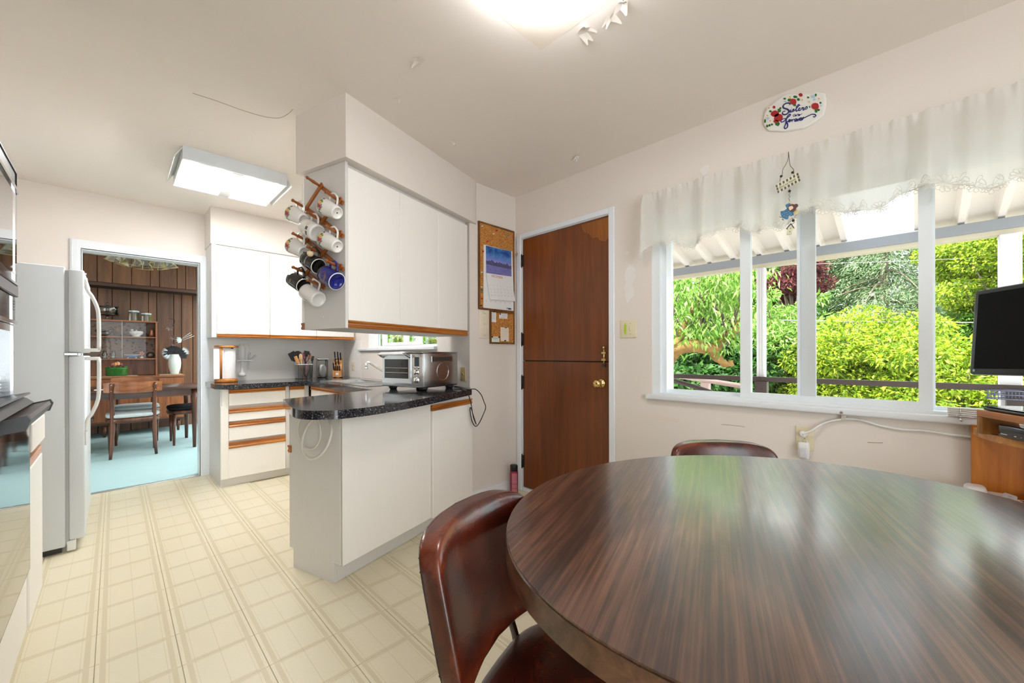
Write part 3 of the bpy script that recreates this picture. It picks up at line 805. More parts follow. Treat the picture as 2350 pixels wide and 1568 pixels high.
def mug(name, label, k, prof_r, hh, mt, hw=0.038, foot=None, out=0.040, deco=None, group='mugs on the wooden peg rack', handle_mat=None, square=False, hz=(0.24, 0.80)):
    rb, rt_ = prof_r
    t = thing(name, label, 'mug', M=mug_matrix(k, (rb + rt_) / 2, hh, out), group=group)
    ro = lambda z: rb + (rt_ - rb) * max(0, min(1, z / hh))
    th_ = 0.003
    prof = [(0, 0.004), (rb * 0.72, 0.004), (rb * 0.75, 0), (rb * 0.92, 0), (rb, 0.007)] + [(ro(hh * q), hh * q) for q in (0.2, 0.5, 0.8)] + [(rt_, hh - 0.001), (rt_ - th_ / 2, hh), (rt_ - th_, hh - 0.002)] + [(ro(hh * q) - th_, hh * q) for q in (0.7, 0.4)] + [(rb - th_, 0.010), (0, 0.008)]
    MB().lathe(prof, 32).build('body', mt, t)
    za, zb_ = hh * hz[0], hh * hz[1]; ra, rb_ = ro(za) - 0.001, ro(zb_) - 0.001
    top = max(ra, rb_) + hw
    if square: pts = [(rb_, 0, zb_), (top - 0.006, 0, zb_ + 0.003), (top, 0, zb_ - 0.006), (top, 0, za + 0.012), (top - 0.008, 0, za + 0.002), (ra, 0, za)]
    else: pts = [(rb_, 0, zb_), (rb_ + hw * 0.6, 0, zb_ + 0.006), (top, 0, zb_ - 0.012), (top - 0.001, 0, (za + zb_) / 2), (top - hw * 0.35, 0, za + 0.008), (ra, 0, za - 0.004)]
    MB().tube(catmull(pts, 5), 0.0052, 8).build('handle', handle_mat or mt, t)
    if deco: deco(t, lambda z: ro(z) + 0.0005, hh)
    return t
m_rose = basic('rose_print_crimson', (0.42, 0.03, 0.10), 0.25, var=0.4, scale=120); m_rosey = basic('rose_print_apricot', (0.80, 0.45, 0.16), 0.25, var=0.3, scale=120)
m_leafp = basic('leaf_print', (0.14, 0.24, 0.05), 0.25, var=0.4, scale=120); m_leafd = basic('leaf_print_dark', (0.08, 0.06, 0.05), 0.25, var=0.3)
SIDE = PI / 2      # local +y of the mug frame points out of the panel
m_foot = basic('unglazed_foot', (0.75, 0.72, 0.66), 0.5)
_yy = AX.cross(HD)
SIDE = PI / 2 if _yy.dot(EPN) > 0 else -PI / 2
def deco_rose(t, Rf, hh):
    for th, z, r, m_, nm, sd in ((-0.05, 0.83, 0.0125, m_rose, 'rose_print', 1), (0.30, 0.85, 0.0115, m_rosey, 'rose_print', 2), (-0.22, 0.74, 0.007, m_rose, 'rose_print', 3)):
        mb = MB(); cyl_blob(mb, lambda q: Rf(q) + 0.0004, SIDE + th, z * hh, r, 0, 12, 1, 0.2, sd); mb.build(nm, m_, t)
    rr = random.Random(5)
    for th, z in ((-0.35, 0.88), (-0.4, 0.76), (0.12, 0.72), (0.5, 0.78), (0.55, 0.9), (0.1, 0.93), (-0.25, 0.93), (-0.1, 0.66), (0.65, 0.86), (-0.5, 0.83)):
        mb = MB(); cyl_blob(mb, Rf, SIDE + th, z * hh, rr.uniform(0.005, 0.009), 0, 8, 0.6, 0.4, int(z * 100)); mb.build('leaf_print', m_leafp, t)
    for th, z in ((-0.75, 0.86), (-0.9, 0.80), (1.0, 0.9)):
        mb = MB(); cyl_blob(mb, Rf, SIDE + th, z * hh, 0.005, 0, 8, 1.3, 0.3, 3); mb.build('petal_print', m_leafd, t)
    MB().prism([(0.004 * math.cos(a), 0.004 * math.sin(a)) for a in [2 * PI * q / 8 for q in range(8)]], 0.0030, 0.0036).build('base_mark', m_leafd, t)
mug('floral_mug', 'white mug with crimson and apricot roses, upper of two on the outer pegs', ('r', 0), (0.033, 0.0455), 0.110, m_ceramic, deco=deco_rose)
mug('floral_mug', 'white mug with crimson and apricot roses, lower of two on the outer pegs', ('r', 1), (0.033, 0.0455), 0.110, m_ceramic, deco=deco_rose)
mug('floral_mug', 'white rose-printed mug beside the empty peg at upper left of rack', ('l', 0), (0.033, 0.0455), 0.110, m_ceramic, deco=deco_rose)
mug('floral_mug', 'white rose-printed mug directly above the two black mugs', ('l', 1), (0.033, 0.0455), 0.110, m_ceramic, deco=deco_rose)
def deco_stamp(t, Rf, hh):
    cols = [basic('stamp_blue', (0.05, 0.11, 0.24), 0.4, var=0.3, scale=200), basic('stamp_grey', (0.12, 0.11, 0.11), 0.4, var=0.5, scale=300), basic('stamp_pink', (0.62, 0.25, 0.24), 0.4, var=0.3, scale=200), basic('stamp_cream', (0.70, 0.60, 0.50), 0.4, var=0.25, scale=150)]
    for th, z, w_, h_, c in ((-0.55, 0.72, 0.020, 0.018, 0), (-0.42, 0.30, 0.022, 0.016, 1), (0.15, 0.34, 0.018, 0.018, 1), (0.62, 0.72, 0.020, 0.010, 2), (0.02, 0.72, 0.022, 0.02, 3), (0.6, 0.42, 0.016, 0.02, 3), (-0.9, 0.5, 0.02, 0.014, 3)):
        mb = MB()
        mb.grid(lambda a, b: (Rf(0) * math.cos(SIDE + th + (a - 0.5) * w_ / Rf(0)), Rf(0) * math.sin(SIDE + th + (a - 0.5) * w_ / Rf(0)), z * hh + (b - 0.5) * h_), 4, 2)
        mb.build('stamp_print', cols[c], t)
mug('stamp_mug', 'wide white mug printed all over with postage stamps', ('c', 1), (0.046, 0.047), 0.102, m_ceramic, deco=deco_stamp)
m_blackmug = basic('black_glaze', (0.008, 0.008, 0.009), 0.10, var=0.1); m_bluemug = basic('cobalt_glaze', (0.012, 0.018, 0.20), 0.08, var=0.15)
def cyl_text(t, s, size, Rf, th, z, mt, rot=0.0, nm='lettering'):
    v, f = text_geo(s, size); mb = MB(); vs = []
    for x, y in v:
        x, y = x * math.cos(rot) - y * math.sin(rot), x * math.sin(rot) + y * math.cos(rot)
        rad = Rf(z) + 0.0004; a = th + x / rad
        vs.append((rad * math.cos(a), rad * math.sin(a), z + y))
    mb.add(vs, f); mb.build(nm, mt, t)
m_wink = basic('white_print', (0.75, 0.75, 0.75), 0.4); m_gold = basic('gold_print', (0.45, 0.26, 0.10), 0.35, 0.4)
def foot_ring(t, r):
    MB().lathe([(r * 0.90, -0.0008), (r * 0.99, -0.0008), (r * 0.99, 0.0012), (r * 0.90, 0.0012)], 32, cap=False).build('foot_ring', m_ceramic, t)
def deco_blk1(t, Rf, hh):
    cyl_text(t, 'MATTERHORN', 0.0105, Rf, SIDE + 0.0, hh * 0.55, m_wink, 0.0)
    foot_ring(t, Rf(0))
def deco_blk2(t, Rf, hh):
    for th, z, r in ((0.0, 0.62, 0.012), (0.15, 0.60, 0.008), (-0.15, 0.60, 0.008)):
        mb = MB(); cyl_blob(mb, Rf, SIDE + th, z * hh, r, 0, 9, 0.7, 0.7, int(th * 100) + 20); mb.build('crest_print', m_gold, t)
    foot_ring(t, Rf(0))
def deco_blue(t, Rf, hh):
    mb = MB()
    for rad in (0.024, 0.017):
        pts = [(Rf(0) * math.cos(SIDE + rad * math.cos(a) / Rf(0)), Rf(0) * math.sin(SIDE + rad * math.cos(a) / Rf(0)), hh * 0.55 + rad * math.sin(a)) for a in [2 * PI * q / 28 for q in range(28)]]
        mb.tube(pts, 0.0007, 4, closed=True)
    mb.build('crest_print', m_gold, t)
    MB().lathe([(Rf(hh) - 0.0012, hh - 0.001), (Rf(hh), hh - 0.0005), (Rf(hh), hh - 0.003)], 32, cap=False).build('gold_rim', m_gold, t)
    foot_ring(t, Rf(0))
def deco_white(t, Rf, hh):
    m_bl = basic('blue_print', (0.15, 0.38, 0.55), 0.4)
    for th, n_ in ((-0.20, 9), (-0.34, 5)):
        mb = MB()
        for q in range(n_): cyl_blob(mb, Rf, SIDE + th, hh * (0.38 + 0.055 * q + (0.1 if n_ == 5 else 0)), 0.0022, 0, 5, 1.0, 0.5, q)
        mb.build('lettering', m_greyink, t)
    MB().grid(lambda a, b: (Rf(0) * math.cos(SIDE - 0.52 - 0.22 * a), Rf(0) * math.sin(SIDE - 0.52 - 0.22 * a), hh * (0.30 + 0.65 * b)), 4, 2).build('band_print', m_bl, t)
mug('black_mug', 'black mug with white lettering, hanging in the middle of the rack', ('c', 2), (0.041, 0.042), 0.104, m_blackmug, deco=deco_blk1, hz=(0.2, 0.86))
mug('black_mug', 'black mug with a small gold crest, lowest on the inner pegs', ('l', 2), (0.041, 0.042), 0.100, m_blackmug, deco=deco_blk2)
mug('blue_mug', 'cobalt blue mug with gold rim and crest', ('r', 2), (0.046, 0.045), 0.100, m_bluemug, deco=deco_blue)
mug('white_mug', 'plain white square-handled mug with small blue print, lowest on rack', ('c', 3), (0.043, 0.044), 0.112, m_ceramic, deco=deco_white, square=True)
ap = pegp[('c', 2)] + PEGD * 0.075 - Zz * 0.03
o = thing('apple_charm', 'tiny pale wooden apple hanging beside the black mug', 'ornament', ap)
MB().lathe([(0, -0.012), (0.006, -0.0145), (0.012, -0.010), (0.0165, 0.0), (0.015, 0.009), (0.008, 0.0135), (0.003, 0.011), (0, 0.009)], 16).build('apple', basic('pale_wood', (0.78, 0.60, 0.38), 0.5), o)
MB().tube([(0, 0, 0.009), (0.001, 0, 0.018), (-0.001, 0, 0.034)], 0.0009, 5).build('string', m_cream, o)
# ---- toaster oven
TA = R(14.4)
tov = thing('toaster_oven', 'stainless steel toaster oven standing on the peninsula worktop', 'toaster oven', (1.462, 2.318, ZC), TA)
TW, TD, TZ0, TZ1 = 0.385, 0.372, 0.022, 0.262
MB().rbox(0.006, TD, 0.0, TW, TZ0, TZ1, 0.010, 2).build('body', m_steel, tov)
MB().rbox(-0.022, TD - 0.01, -0.008, TW + 0.008, TZ1 - 0.004, TZ1 + 0.006, 0.004, 2).build('top_plate', m_steel, tov)
MB().rbox(-0.006, 0.0055, 0.0, TW, TZ0 + 0.004, TZ1 - 0.006, 0.004, 2).build('face_plate', m_steel, tov)
dy0, dy1 = 0.098, TW - 0.012
td = MB()
td.box(-0.016, -0.0065, dy0, dy1, TZ0 + 0.030, TZ0 + 0.062).box(-0.016, -0.0065, dy0, dy1, TZ1 - 0.045, TZ1 - 0.012).box(-0.016, -0.0065, dy0, dy0 + 0.020, TZ0 + 0.062, TZ1 - 0.045).box(-0.016, -0.0065, dy1 - 0.022, dy1, TZ0 + 0.062, TZ1 - 0.045)
tdo = td.build('door', m_steel, tov)
m_ovenglass = glass_thin('smoked_oven_glass', (0.16, 0.15, 0.14), 1.5)
MB().box(-0.014, -0.010, dy0 + 0.020, dy1 - 0.022, TZ0 + 0.062, TZ1 - 0.045).build('door_glass', basic('dark_oven_glass', (0.02, 0.018, 0.015), 0.05, var=0.2), tdo)
MB().tube(catmull([(-0.016, dy0 + 0.008, TZ1 - 0.03), (-0.05, dy0 + 0.010, TZ1 - 0.014), (-0.056, dy0 + 0.03, TZ1 - 0.010), (-0.056, dy1 - 0.03, TZ1 - 0.010), (-0.05, dy1 - 0.01, TZ1 - 0.014), (-0.016, dy1 - 0.008, TZ1 - 0.03)], 4), 0.0085, 10).build('handle', m_steel, tdo)
for q, z in ((0.25, 0.155), (0.32, 0.122)):
    MB().box(-0.0165, -0.0142, dy0 + 0.03, dy1 - 0.03, z, z + 0.003).build('rack_line', basic('brass_wire', (0.5, 0.42, 0.25), 0.35, 0.6), tdo)
MB().rbox(-0.0095, -0.0062, 0.028, 0.070, TZ1 - 0.092, TZ1 - 0.030, 0.002, 1).build('display', basic('lcd_grey', (0.05, 0.075, 0.085), 0.15), tov)
for y, z, r in ((0.050, 0.128, 0.017), (0.050, 0.074, 0.019)):
    MB().lathe([(0, 0.018), (r * 0.85, 0.018), (r * 0.95, 0.015), (r, 0.0), (r * 1.15, -0.001), (r * 1.15, -0.003), (0, -0.003)], 20).build('knob', m_chrome, tov, M=Matrix.Translation((-0.0075, y, z)) @ Matrix.Rotation(-PI / 2, 4, 'Y'))
for y in (0.035, 0.065):
    MB().lathe([(0, 0.006), (0.009, 0.006), (0.010, 0), (0, -0.002)], 14).build('button', m_chrome, tov, M=Matrix.Translation((-0.0062, y, 0.160)) @ Matrix.Rotation(-PI / 2, 4, 'Y'))
MB().tube([(0.20 + 0.062 * math.cos(a), -0.0010, 0.128 + 0.062 * math.sin(a)) for a in [2 * PI * k / 40 for k in range(40)]], 0.0022, 6, closed=True).build('pressed_circle', m_steel, tov)
MB().rbox(0.085, 0.305, -0.0018, 0.001, TZ1 - 0.066, TZ1 - 0.024, 0.001, 1).build('vent_plate', m_steel, tov)
vm = None
for k in range(20):
    if vm is None:
        vm = MB().box(-0.003, 0.003, -0.0004, 0.0004, -0.014, 0.014).mesh('vent_slot'); vm.materials.append(m_black)
    link('vent_slot', vm, tov, (0.098 + k * 0.0102, -0.0022, TZ1 - 0.045))
for x, y in ((0.05, 0.045), (0.05, TW - 0.05), (TD - 0.05, 0.045), (TD - 0.05, TW - 0.05)):
    MB().lathe([(0.030, 0.0005), (0.046, TZ0 + 0.002)], 4, (x, y, 0)).build('foot', m_black, tov)
# cord of the toaster oven, hanging off the corner
cd = [Vector(p) for p in ((1.84, 2.46, 0.905), (1.87, 2.40, 0.892), (1.885, 2.33, 0.885))]
def pk(u, v, off=0.02): return on_plane(u, v, P0 + E_ * 1.1 + N_ * off, N_)
lp = [pk(1072, 884, 0.05), pk(1090, 893, 0.05), pk(1103, 905, 0.06), pk(1110, 922, 0.06), pk(1114, 935, 0.06), pk(1108, 952, 0.05), pk(1098, 972, 0.05), pk(1090, 978, 0.045), pk(1082, 965, 0.04), pk(1078, 940, 0.04), pk(1080, 936, 0.045), pk(1086, 955, 0.05), pk(1092, 974, 0.05), pk(1085, 955, 0.055), pk(1080, 925, 0.06), pk(1072, 900, 0.06), pk(1062, 886, 0.04)]
lp = [Vector((p.x, min(p.y, 2.345), p.z)) for p in lp]
lp[0].z = ZC + 0.006; lp[-1].z = ZC + 0.006
cdm = MB().tube(catmull([(1.80, 2.43, ZC + 0.012), (1.815, 2.36, ZC + 0.006)] + lp + [(1.79, 2.33, ZC + 0.006), (1.78, 2.40, ZC + 0.008)], 5), 0.0034, 6)
tag(cdm.build('power_cord', m_black), 'black toaster oven cord dangling off the worktop corner', 'cord')

# ---- paper towel holder
Yb = 4.50
ph = thing('paper_towel_holder', 'wooden upright paper towel holder beside the doorway', 'towel holder', (0.735, Yb, ZC))
m_ph = wood('golden_oak', '8d4e17', 'd08a3e', 2.0, 'x', 0.3, 0.3, 16)
MB().lathe([(0.088, 0.0005), (0.090, 0.006), (0.090, 0.026), (0.086, 0.031), (0, 0.031)], 32).build('base', m_ph, ph)
MB().lathe([(0, 0.318), (0.090, 0.318), (0.092, 0.322), (0.092, 0.332), (0.086, 0.337), (0, 0.337)], 32).build('top', m_ph, ph)
for dx, dy in ((-0.05, -0.060), (0.055, 0.055)): MB().cyl((dx, dy, 0.031), 0.010, 0.287, 12).build('post', m_oakv, ph)
pr = thing('paper_towel_roll', 'white paper towel roll standing in the wooden holder', 'paper towel', (0.745, Yb + 0.0, ZC + 0.032))
MB().lathe([(0.02, 0.0), (0.062, 0.0), (0.063, 0.004), (0.063, 0.270), (0.062, 0.274), (0.02, 0.274), (0.02, 0.0)], 32, cap=False).build('roll', m_paper, pr)
MB().grid(lambda a, b: (-0.063 * 0.6 - 0.075 * a, -0.05 - 0.01 * math.sin(3 * a + b), 0.001 + 0.272 * b), 6, 4).build('loose_sheet', m_paper, pr)

# ---- stick blender in wall holder
bl = thing('hand_blender', 'white stick blender in a wall holder beside the paper towels', 'blender', (0.885, YD - 0.055, 0))
MB().lathe([(0, 1.235), (0.022, 1.233), (0.028, 1.20), (0.030, 1.14), (0.026, 1.09), (0.016, 1.075), (0.013, 1.06), (0.012, 0.98), (0.016, 0.955), (0.030, 0.945), (0.031, 0.918), (0.028, 0.917), (0, 0.93)], 20).build('body', m_wplastic, bl)
MB().rbox(-0.045, 0.085, -0.02, 0.048, 1.062, 1.076, 0.003).build('holder', m_wplastic, bl)
MB().tube(catmull([(0.0, 0.02, 1.23), (0.045, 0.02, 1.235), (0.07, 0.02, 1.19), (0.055, 0.02, 1.12), (0.06, 0.02, 1.075), (0.05, 0.02, 1.00), (0.06, 0.02, 0.985), (0.065, 0.02, 1.06)], 5), 0.0028, 6).build('cord', m_wplastic, bl)
for a, b in (((0.055, 0.01, 1.07), (0.115, 0.01, 1.125)), ((0.05, 0.01, 1.07), (0.075, 0.01, 1.15)), ((0.06, 0.0, 1.07), (0.125, 0.0, 1.115))):
    MB().tube([a, b], 0.003, 6).build('beater_stem', m_chrome, bl)

# ---- utensil bin and utensils
cx, cy = 1.40, 4.50
cr = thing('utensil_bin', 'clear plastic bin full of cooking utensils', 'bin', (cx, cy, ZC))
m_bin = glass_thin('frosted_bin', (0.80, 0.82, 0.83), 2.0, 0.15)
b = MB(); w_, d_, hh = 0.068, 0.052, 0.155
for x0, x1, y0, y1 in ((-w_, w_, -d_, -d_ + 0.003), (-w_, w_, d_ - 0.003, d_), (-w_, -w_ + 0.003, -d_, d_), (w_ - 0.003, w_, -d_, d_)): b.box(x0, x1, y0, y1, 0.001, hh)
b.box(-w_, w_, -d_, d_, 0.0005, 0.004)
b.build('walls', m_bin, cr)
MB().box(-w_ - 0.006, w_ + 0.006, -d_ - 0.006, -d_, hh - 0.008, hh).box(-w_ - 0.006, w_ + 0.006, d_, d_ + 0.006, hh - 0.008, hh).box(-w_ - 0.006, -w_, -d_, d_, hh - 0.008, hh).box(w_, w_ + 0.006, -d_, d_, hh - 0.008, hh).build('rim', basic('bin_rim', (0.5, 0.52, 0.52), 0.3), cr)
m_uw = wood('spoon_wood', '9a5f28', 'd8a868', 4, 'z', 0.5, 0, 10); m_uw2 = wood('pale_spoon_wood', 'b58a58', 'e0c094', 4, 'z', 0.55, 0, 10)
m_maroon = basic('maroon_plastic', (0.16, 0.02, 0.035), 0.35); m_ugreen = basic('olive_plastic', (0.05, 0.08, 0.02), 0.4); m_pink = basic('pink_plastic', (0.75, 0.12, 0.22), 0.4)
def utensil(name, label, foot, tipo, hm, headm, kind, hw=0.03, hl=0.07):
    """a stick from the bin floor to the tip, with a head there"""
    a = Vector(foot); b_ = Vector(tipo); L = (b_ - a).length; d = (b_ - a).normalized()
    side = Vector((1, 0, 0)) - d * d.x; side.normalize(); nrm = d.cross(side)
    Mx = Matrix.Translation(Vector((cx, cy, ZC)) + a) @ rot3(side, nrm, d)
    t = thing(name, label, 'utensil', M=Mx, group='cooking utensils in the clear bin')
    MB().tube([(0, 0, 0), (0, 0, L - hl * 0.9)], [0.006, 0.0045], 8).build('handle', hm, t)
    if kind == 'spoon':
        MB().sphere((0, 0, L - hl / 2), hl / 2, 14, 8, sc=(2 * hw / hl, 0.22, 1)).build('bowl', headm, t)
    elif kind == 'turner':
        MB().prism([(-hw * 0.5, L - hl), (hw * 0.5, L - hl), (hw, L - hl * 0.7), (hw * 0.9, L), (-hw * 0.9, L), (-hw, L - hl * 0.7)], -0.0016, 0.0016, 'y').build('blade', headm, t)
    elif kind == 'whisk':
        mb = MB()
        for k in range(5):
            q = PI * k / 5
            mb.tube([(hw * math.sin(s_) * math.cos(q), hw * math.sin(s_) * math.sin(q), L - hl + hl * (0.5 - 0.5 * math.cos(s_))) for s_ in [PI * 2 * j / 14 if False else PI * j / 7 for j in range(8)]], 0.0009, 4)
            mb.tube([(-hw * math.sin(s_) * math.cos(q), -hw * math.sin(s_) * math.sin(q), L - hl + hl * (0.5 - 0.5 * math.cos(s_))) for s_ in [PI * j / 7 for j in range(8)]], 0.0009, 4)
        mb.build('wires', m_chrome, t)
    else:
        for s_ in (-1, 1):
            MB().tube([(0, 0, L - hl), (s_ * hw * 0.55, 0, L - hl * 0.5), (s_ * hw * 0.75, 0, L - 0.006)], [0.006, 0.008, 0.006], 8).build('arm', headm, t)
    return t
utensil('spatula', 'wide black spatula leaning out at far left of the bin', (0.03, 0.0, 0.008), (-0.125, -0.012, 0.275), m_black, m_black, 'turner', 0.036, 0.105)
utensil('ladle', 'big round black ladle standing in the bin', (0.02, 0.02, 0.008), (-0.060, 0.018, 0.290), m_uw, m_black, 'spoon', 0.040, 0.085)
utensil('wooden_spoon', 'brown wooden paddle below the black ladle', (0.0, -0.02, 0.008), (-0.085, -0.02, 0.235), m_uw, m_uw, 'turner', 0.017, 0.075)
utensil('wooden_spoon', 'pale wooden spoon in the middle of the bin', (-0.01, -0.03, 0.008), (-0.040, -0.03, 0.262), m_uw2, m_uw2, 'spoon', 0.019, 0.075)
utensil('tongs', 'maroon plastic tongs standing in the bin', (0.0, -0.01, 0.008), (0.030, -0.012, 0.275), m_maroon, m_maroon, 'tongs', 0.045, 0.115)
utensil('turner', 'black slotted turner behind the maroon tongs', (0.0, 0.03, 0.008), (0.045, 0.035, 0.290), m_black, m_black, 'turner', 0.030, 0.06)
utensil('wooden_spoon', 'flat pale wooden scraper behind the whisk', (0.03, 0.03, 0.008), (0.070, 0.025, 0.250), m_uw2, m_uw2, 'turner', 0.020, 0.05)
utensil('whisk', 'wire whisk at the near side of the bin', (0.01, 0.01, 0.008), (0.055, -0.01, 0.215), m_pink, m_pink, 'whisk', 0.026, 0.09)
utensil('peeler', 'black-handled utensil hung outside bin at the wall cabinet side', (0.082, 0.0, 0.012), (0.092, 0.0, 0.235), m_black, m_black, 'turner', 0.008, 0.05)
utensil('scraper', 'olive green scraper tip at the right of the bin', (0.04, 0.03, 0.008), (0.105, 0.03, 0.235), m_ugreen, m_ugreen, 'turner', 0.014, 0.06)

# ---- clear canister with white bag
cn = thing('storage_canister', 'clear glass canister holding a crumpled white bag', 'canister', (1.60, 4.545, ZC))
MB().rbox(-0.050, 0.050, -0.05, 0.05, 0.0005, 0.195, 0.016, 2).build('jar', m_jar, cn)
MB().rbox(-0.052, 0.052, -0.052, 0.052, 0.1955, 0.208, 0.006).build('lid', basic('clear_lid', (0.55, 0.57, 0.57), 0.15), cn)
rr = random.Random(4); mb = MB().sphere((0.004, 0, 0.075), 0.07, 18, 12, sc=(0.58, 0.55, 1.0)); mb.v = [(x + rr.uniform(-.004, .004), y + rr.uniform(-.004, .004), z + rr.uniform(-.004, .004)) for x, y, z in mb.v]
mb.build('bag', m_paper, cn)

# ---- knife block
kb = thing('knife_block', 'light wooden knife block in the worktop corner', 'knife block', (1.757, 4.505, ZC), R(-28))
m_kb = wood('beech_block', 'a0652f', 'd9a066', 2.5, 'z', 0.4, 0.1, 14)
MB().prism([(-0.085, 0.008), (0.060, 0.008), (0.062, 0.03), (0.012, 0.205), (-0.030, 0.175), (-0.045, 0.095), (-0.088, 0.070)], -0.045, 0.045, 'x').build('block', m_kb, kb)
MB().prism([(-0.0885, 0.030), (-0.0890, 0.052), (-0.0865, 0.052), (-0.0865, 0.030)], -0.014, 0.014, 'x').build('badge', m_wplastic, kb)
for x in (-0.03, 0.03):
    for y in (-0.07, 0.045): MB().cyl((x, y, 0.0005), 0.008, 0.008, 10).build('foot', m_black, kb)
KW = Matrix.Translation((1.757, 4.505, ZC)) @ Matrix.Rotation(R(-28), 4, 'Z')
kdir = Vector((0, -0.50, 0.866)).normalized()
kn_ = 0
for (px, py, pz, L, lab) in ((-0.028, -0.008, 0.190, 0.105, 'tallest black knife at the back left of the block'), (0.0, -0.004, 0.194, 0.10, 'black knife in the middle of the back row'), (0.028, -0.006, 0.190, 0.095, 'black knife at the back right of the block'),
                             (-0.022, -0.036, 0.140, 0.085, 'black knife in the second row, left slot'), (0.012, -0.036, 0.140, 0.088, 'black knife in the second row, right slot'),
                             (-0.036, -0.060, 0.086, 0.088, 'long black knife leaning out at the front left'),
                             (-0.030, -0.076, 0.078, 0.060, 'black steak knife, first in the front row'), (-0.012, -0.076, 0.078, 0.060, 'black steak knife, second in the front row'), (0.006, -0.076, 0.078, 0.060, 'black steak knife, third in the front row'), (0.024, -0.076, 0.078, 0.060, 'black steak knife, last in the front row')):
    Mx = KW @ Matrix.Translation((px, py, pz)) @ rot3(Vector((1, 0, 0)), kdir.cross(Vector((1, 0, 0))), kdir)
    t = thing('kitchen_knife', lab, 'knife', M=Mx, group='knives in the wooden block')
    MB().rbox(-0.006, 0.006, -0.010, 0.010, 0.004, L, 0.004).build('handle', m_black, t)
    MB().box(-0.0012, 0.0012, -0.009, 0.009, -0.02, 0.005).build('blade', m_steel, t)
    MB().cyl((-0.0066, 0, L * 0.3), 0.002, 0.0132, 6, 'x').cyl((-0.0066, 0, L * 0.7), 0.002, 0.0132, 6, 'x').build('rivet', m_steel, t)

# ---- plates on walls: switches and outlets
def plate(name, label, cat, M_, w_, h_, mt, kind, r=0.006):
    """local x across, y up, z out of the wall"""
    t = thing(name, label, cat, M=M_)
    MB().rbox(-w_ / 2, w_ / 2, -h_ / 2, h_ / 2, 0.0003, 0.006, r * 0.4, 2).build('plate', mt, t)
    scr = lambda x, y: MB().cyl((x, y, 0.0055), 0.0028, 0.0012, 8).build('screw', m_greyink, t)
    if kind == 'outlet':
        for y in (-0.02, 0.02):
            MB().lathe([(0, 0.0085), (0.0155, 0.0085), (0.0165, 0.0058)], 16, (0, y, 0)).build('socket', mt, t)
            for x in (-0.006, 0.006): MB().box(x - 0.001, x + 0.001, y - 0.001, y + 0.007, 0.0084, 0.0088).build('slot', m_black, t)
            MB().cyl((0, y - 0.007, 0.0083), 0.0022, 0.0005, 8).build('slot', m_black, t)
        scr(0, 0)
    elif kind == 'double':
        MB().rbox(0.012, 0.022, -0.012, 0.012, 0.006, 0.014, 0.002, 1).build('toggle', mt, t)
        MB().rbox(-0.028, -0.010, -0.030, 0.030, 0.0058, 0.0075, 0.001, 1).build('tape', basic('lime_tape', (0.45, 0.62, 0.03), 0.5, var=0.2), t)
        for x in (-0.019, 0.017):
            for y in (-0.035, 0.035): scr(x, y)
    elif kind == 'jack':
        MB().lathe([(0, 0.009), (0.012, 0.009), (0.014, 0.0058)], 14).build('socket', mt, t); MB().cyl((0, 0, 0.0088), 0.004, 0.001, 8).build('slot', m_black, t)
        scr(0, 0.042); scr(0, -0.042)
    elif kind == 'dimmer':
        MB().rbox(-0.020, 0.020, -0.052, 0.052, 0.006, 0.009, 0.002, 1).build('insert', mt, t)
        MB().rbox(-0.006, 0.006, -0.006, 0.006, 0.009, 0.014, 0.002, 1).build('toggle', m_ivory, t)
        for y in (-0.04, 0.04): scr(0, y)
        for y in (-0.085, 0.085): MB().tube([(-0.010, y + 0.012, 0.007), (-0.010, y, 0.009), (0.012, y - 0.002, 0.009)], 0.0025, 6).build('hook', m_ivory, t)
    return t
def onwall_x(u, v, x): # faces -x : right of plate is -y
    p = on_x(u, v, x); return Matrix.Translation(p) @ rot3((0, -1, 0), (0, 0, 1), (-1, 0, 0))
def onwall_y(u, v, y):
    p = on_y(u, v, y); return Matrix.Translation(p) @ rot3((1, 0, 0), (0, 0, 1), (0, -1, 0))
plate('light_switch', 'ivory double switch plate with lime tape beside the wooden door', 'light switch', onwall_x(1442.5, 756.5, XW), 0.115, 0.118, m_ivory, 'double')
plate('wall_outlet', 'ivory outlet plate under the wide window', 'outlet', onwall_x(1846, 1010, XW), 0.072, 0.116, m_ivory, 'outlet')
plate('wall_outlet', 'ivory outlet above the worktop beside the faucet', 'outlet', onwall_x(811, 840, XS), 0.075, 0.10, m_ivory, 'outlet')
plate('wall_outlet', 'tan jack plate on the wall behind the toaster oven', 'outlet', onwall_x(1063, 858, XS - 0.0), 0.060, 0.105, basic('tan_plate', (0.50, 0.37, 0.17), 0.35), 'jack')
plate('light_switch', 'large cream control plate left of the small cork board', 'light switch', onwall_y(1110.5, 744, YC), 0.098, 0.222, m_cream, 'dimmer', 0.02)

# ---- refrigerator
m_fr = basic('fridge_enamel', (0.64, 0.685, 0.73), 0.32, var=0.02, bump=0.06, bscale=260)
fg = thing('refrigerator', 'white two-door refrigerator beside the dining room doorway', 'refrigerator', (0, 0, 0))
FY0, FY1 = 3.40, 4.20
MB().rbox(-0.93, -0.200, FY0, FY1, 0.035, 1.628, 0.006).build('body', m_fr, fg)
MB().box(-0.90, -0.215, FY0 + 0.02, FY1 - 0.02, 0.004, 0.0348).build('base', m_black, fg)
MB().box(-0.1995, -0.187, FY0 + 0.006, FY1 - 0.006, 0.05, 1.61).build('gasket', basic('grey_gasket', (0.42, 0.44, 0.45), 0.6), fg)
fd = []
for z0_, z1_ in ((1.140, 1.618), (0.068, 1.122)):
    d = MB().rbox(-0.1865, -0.124, FY0 - 0.002, FY1, z0_, z1_, 0.008).build('door', m_fr, fg); fd.append(d)
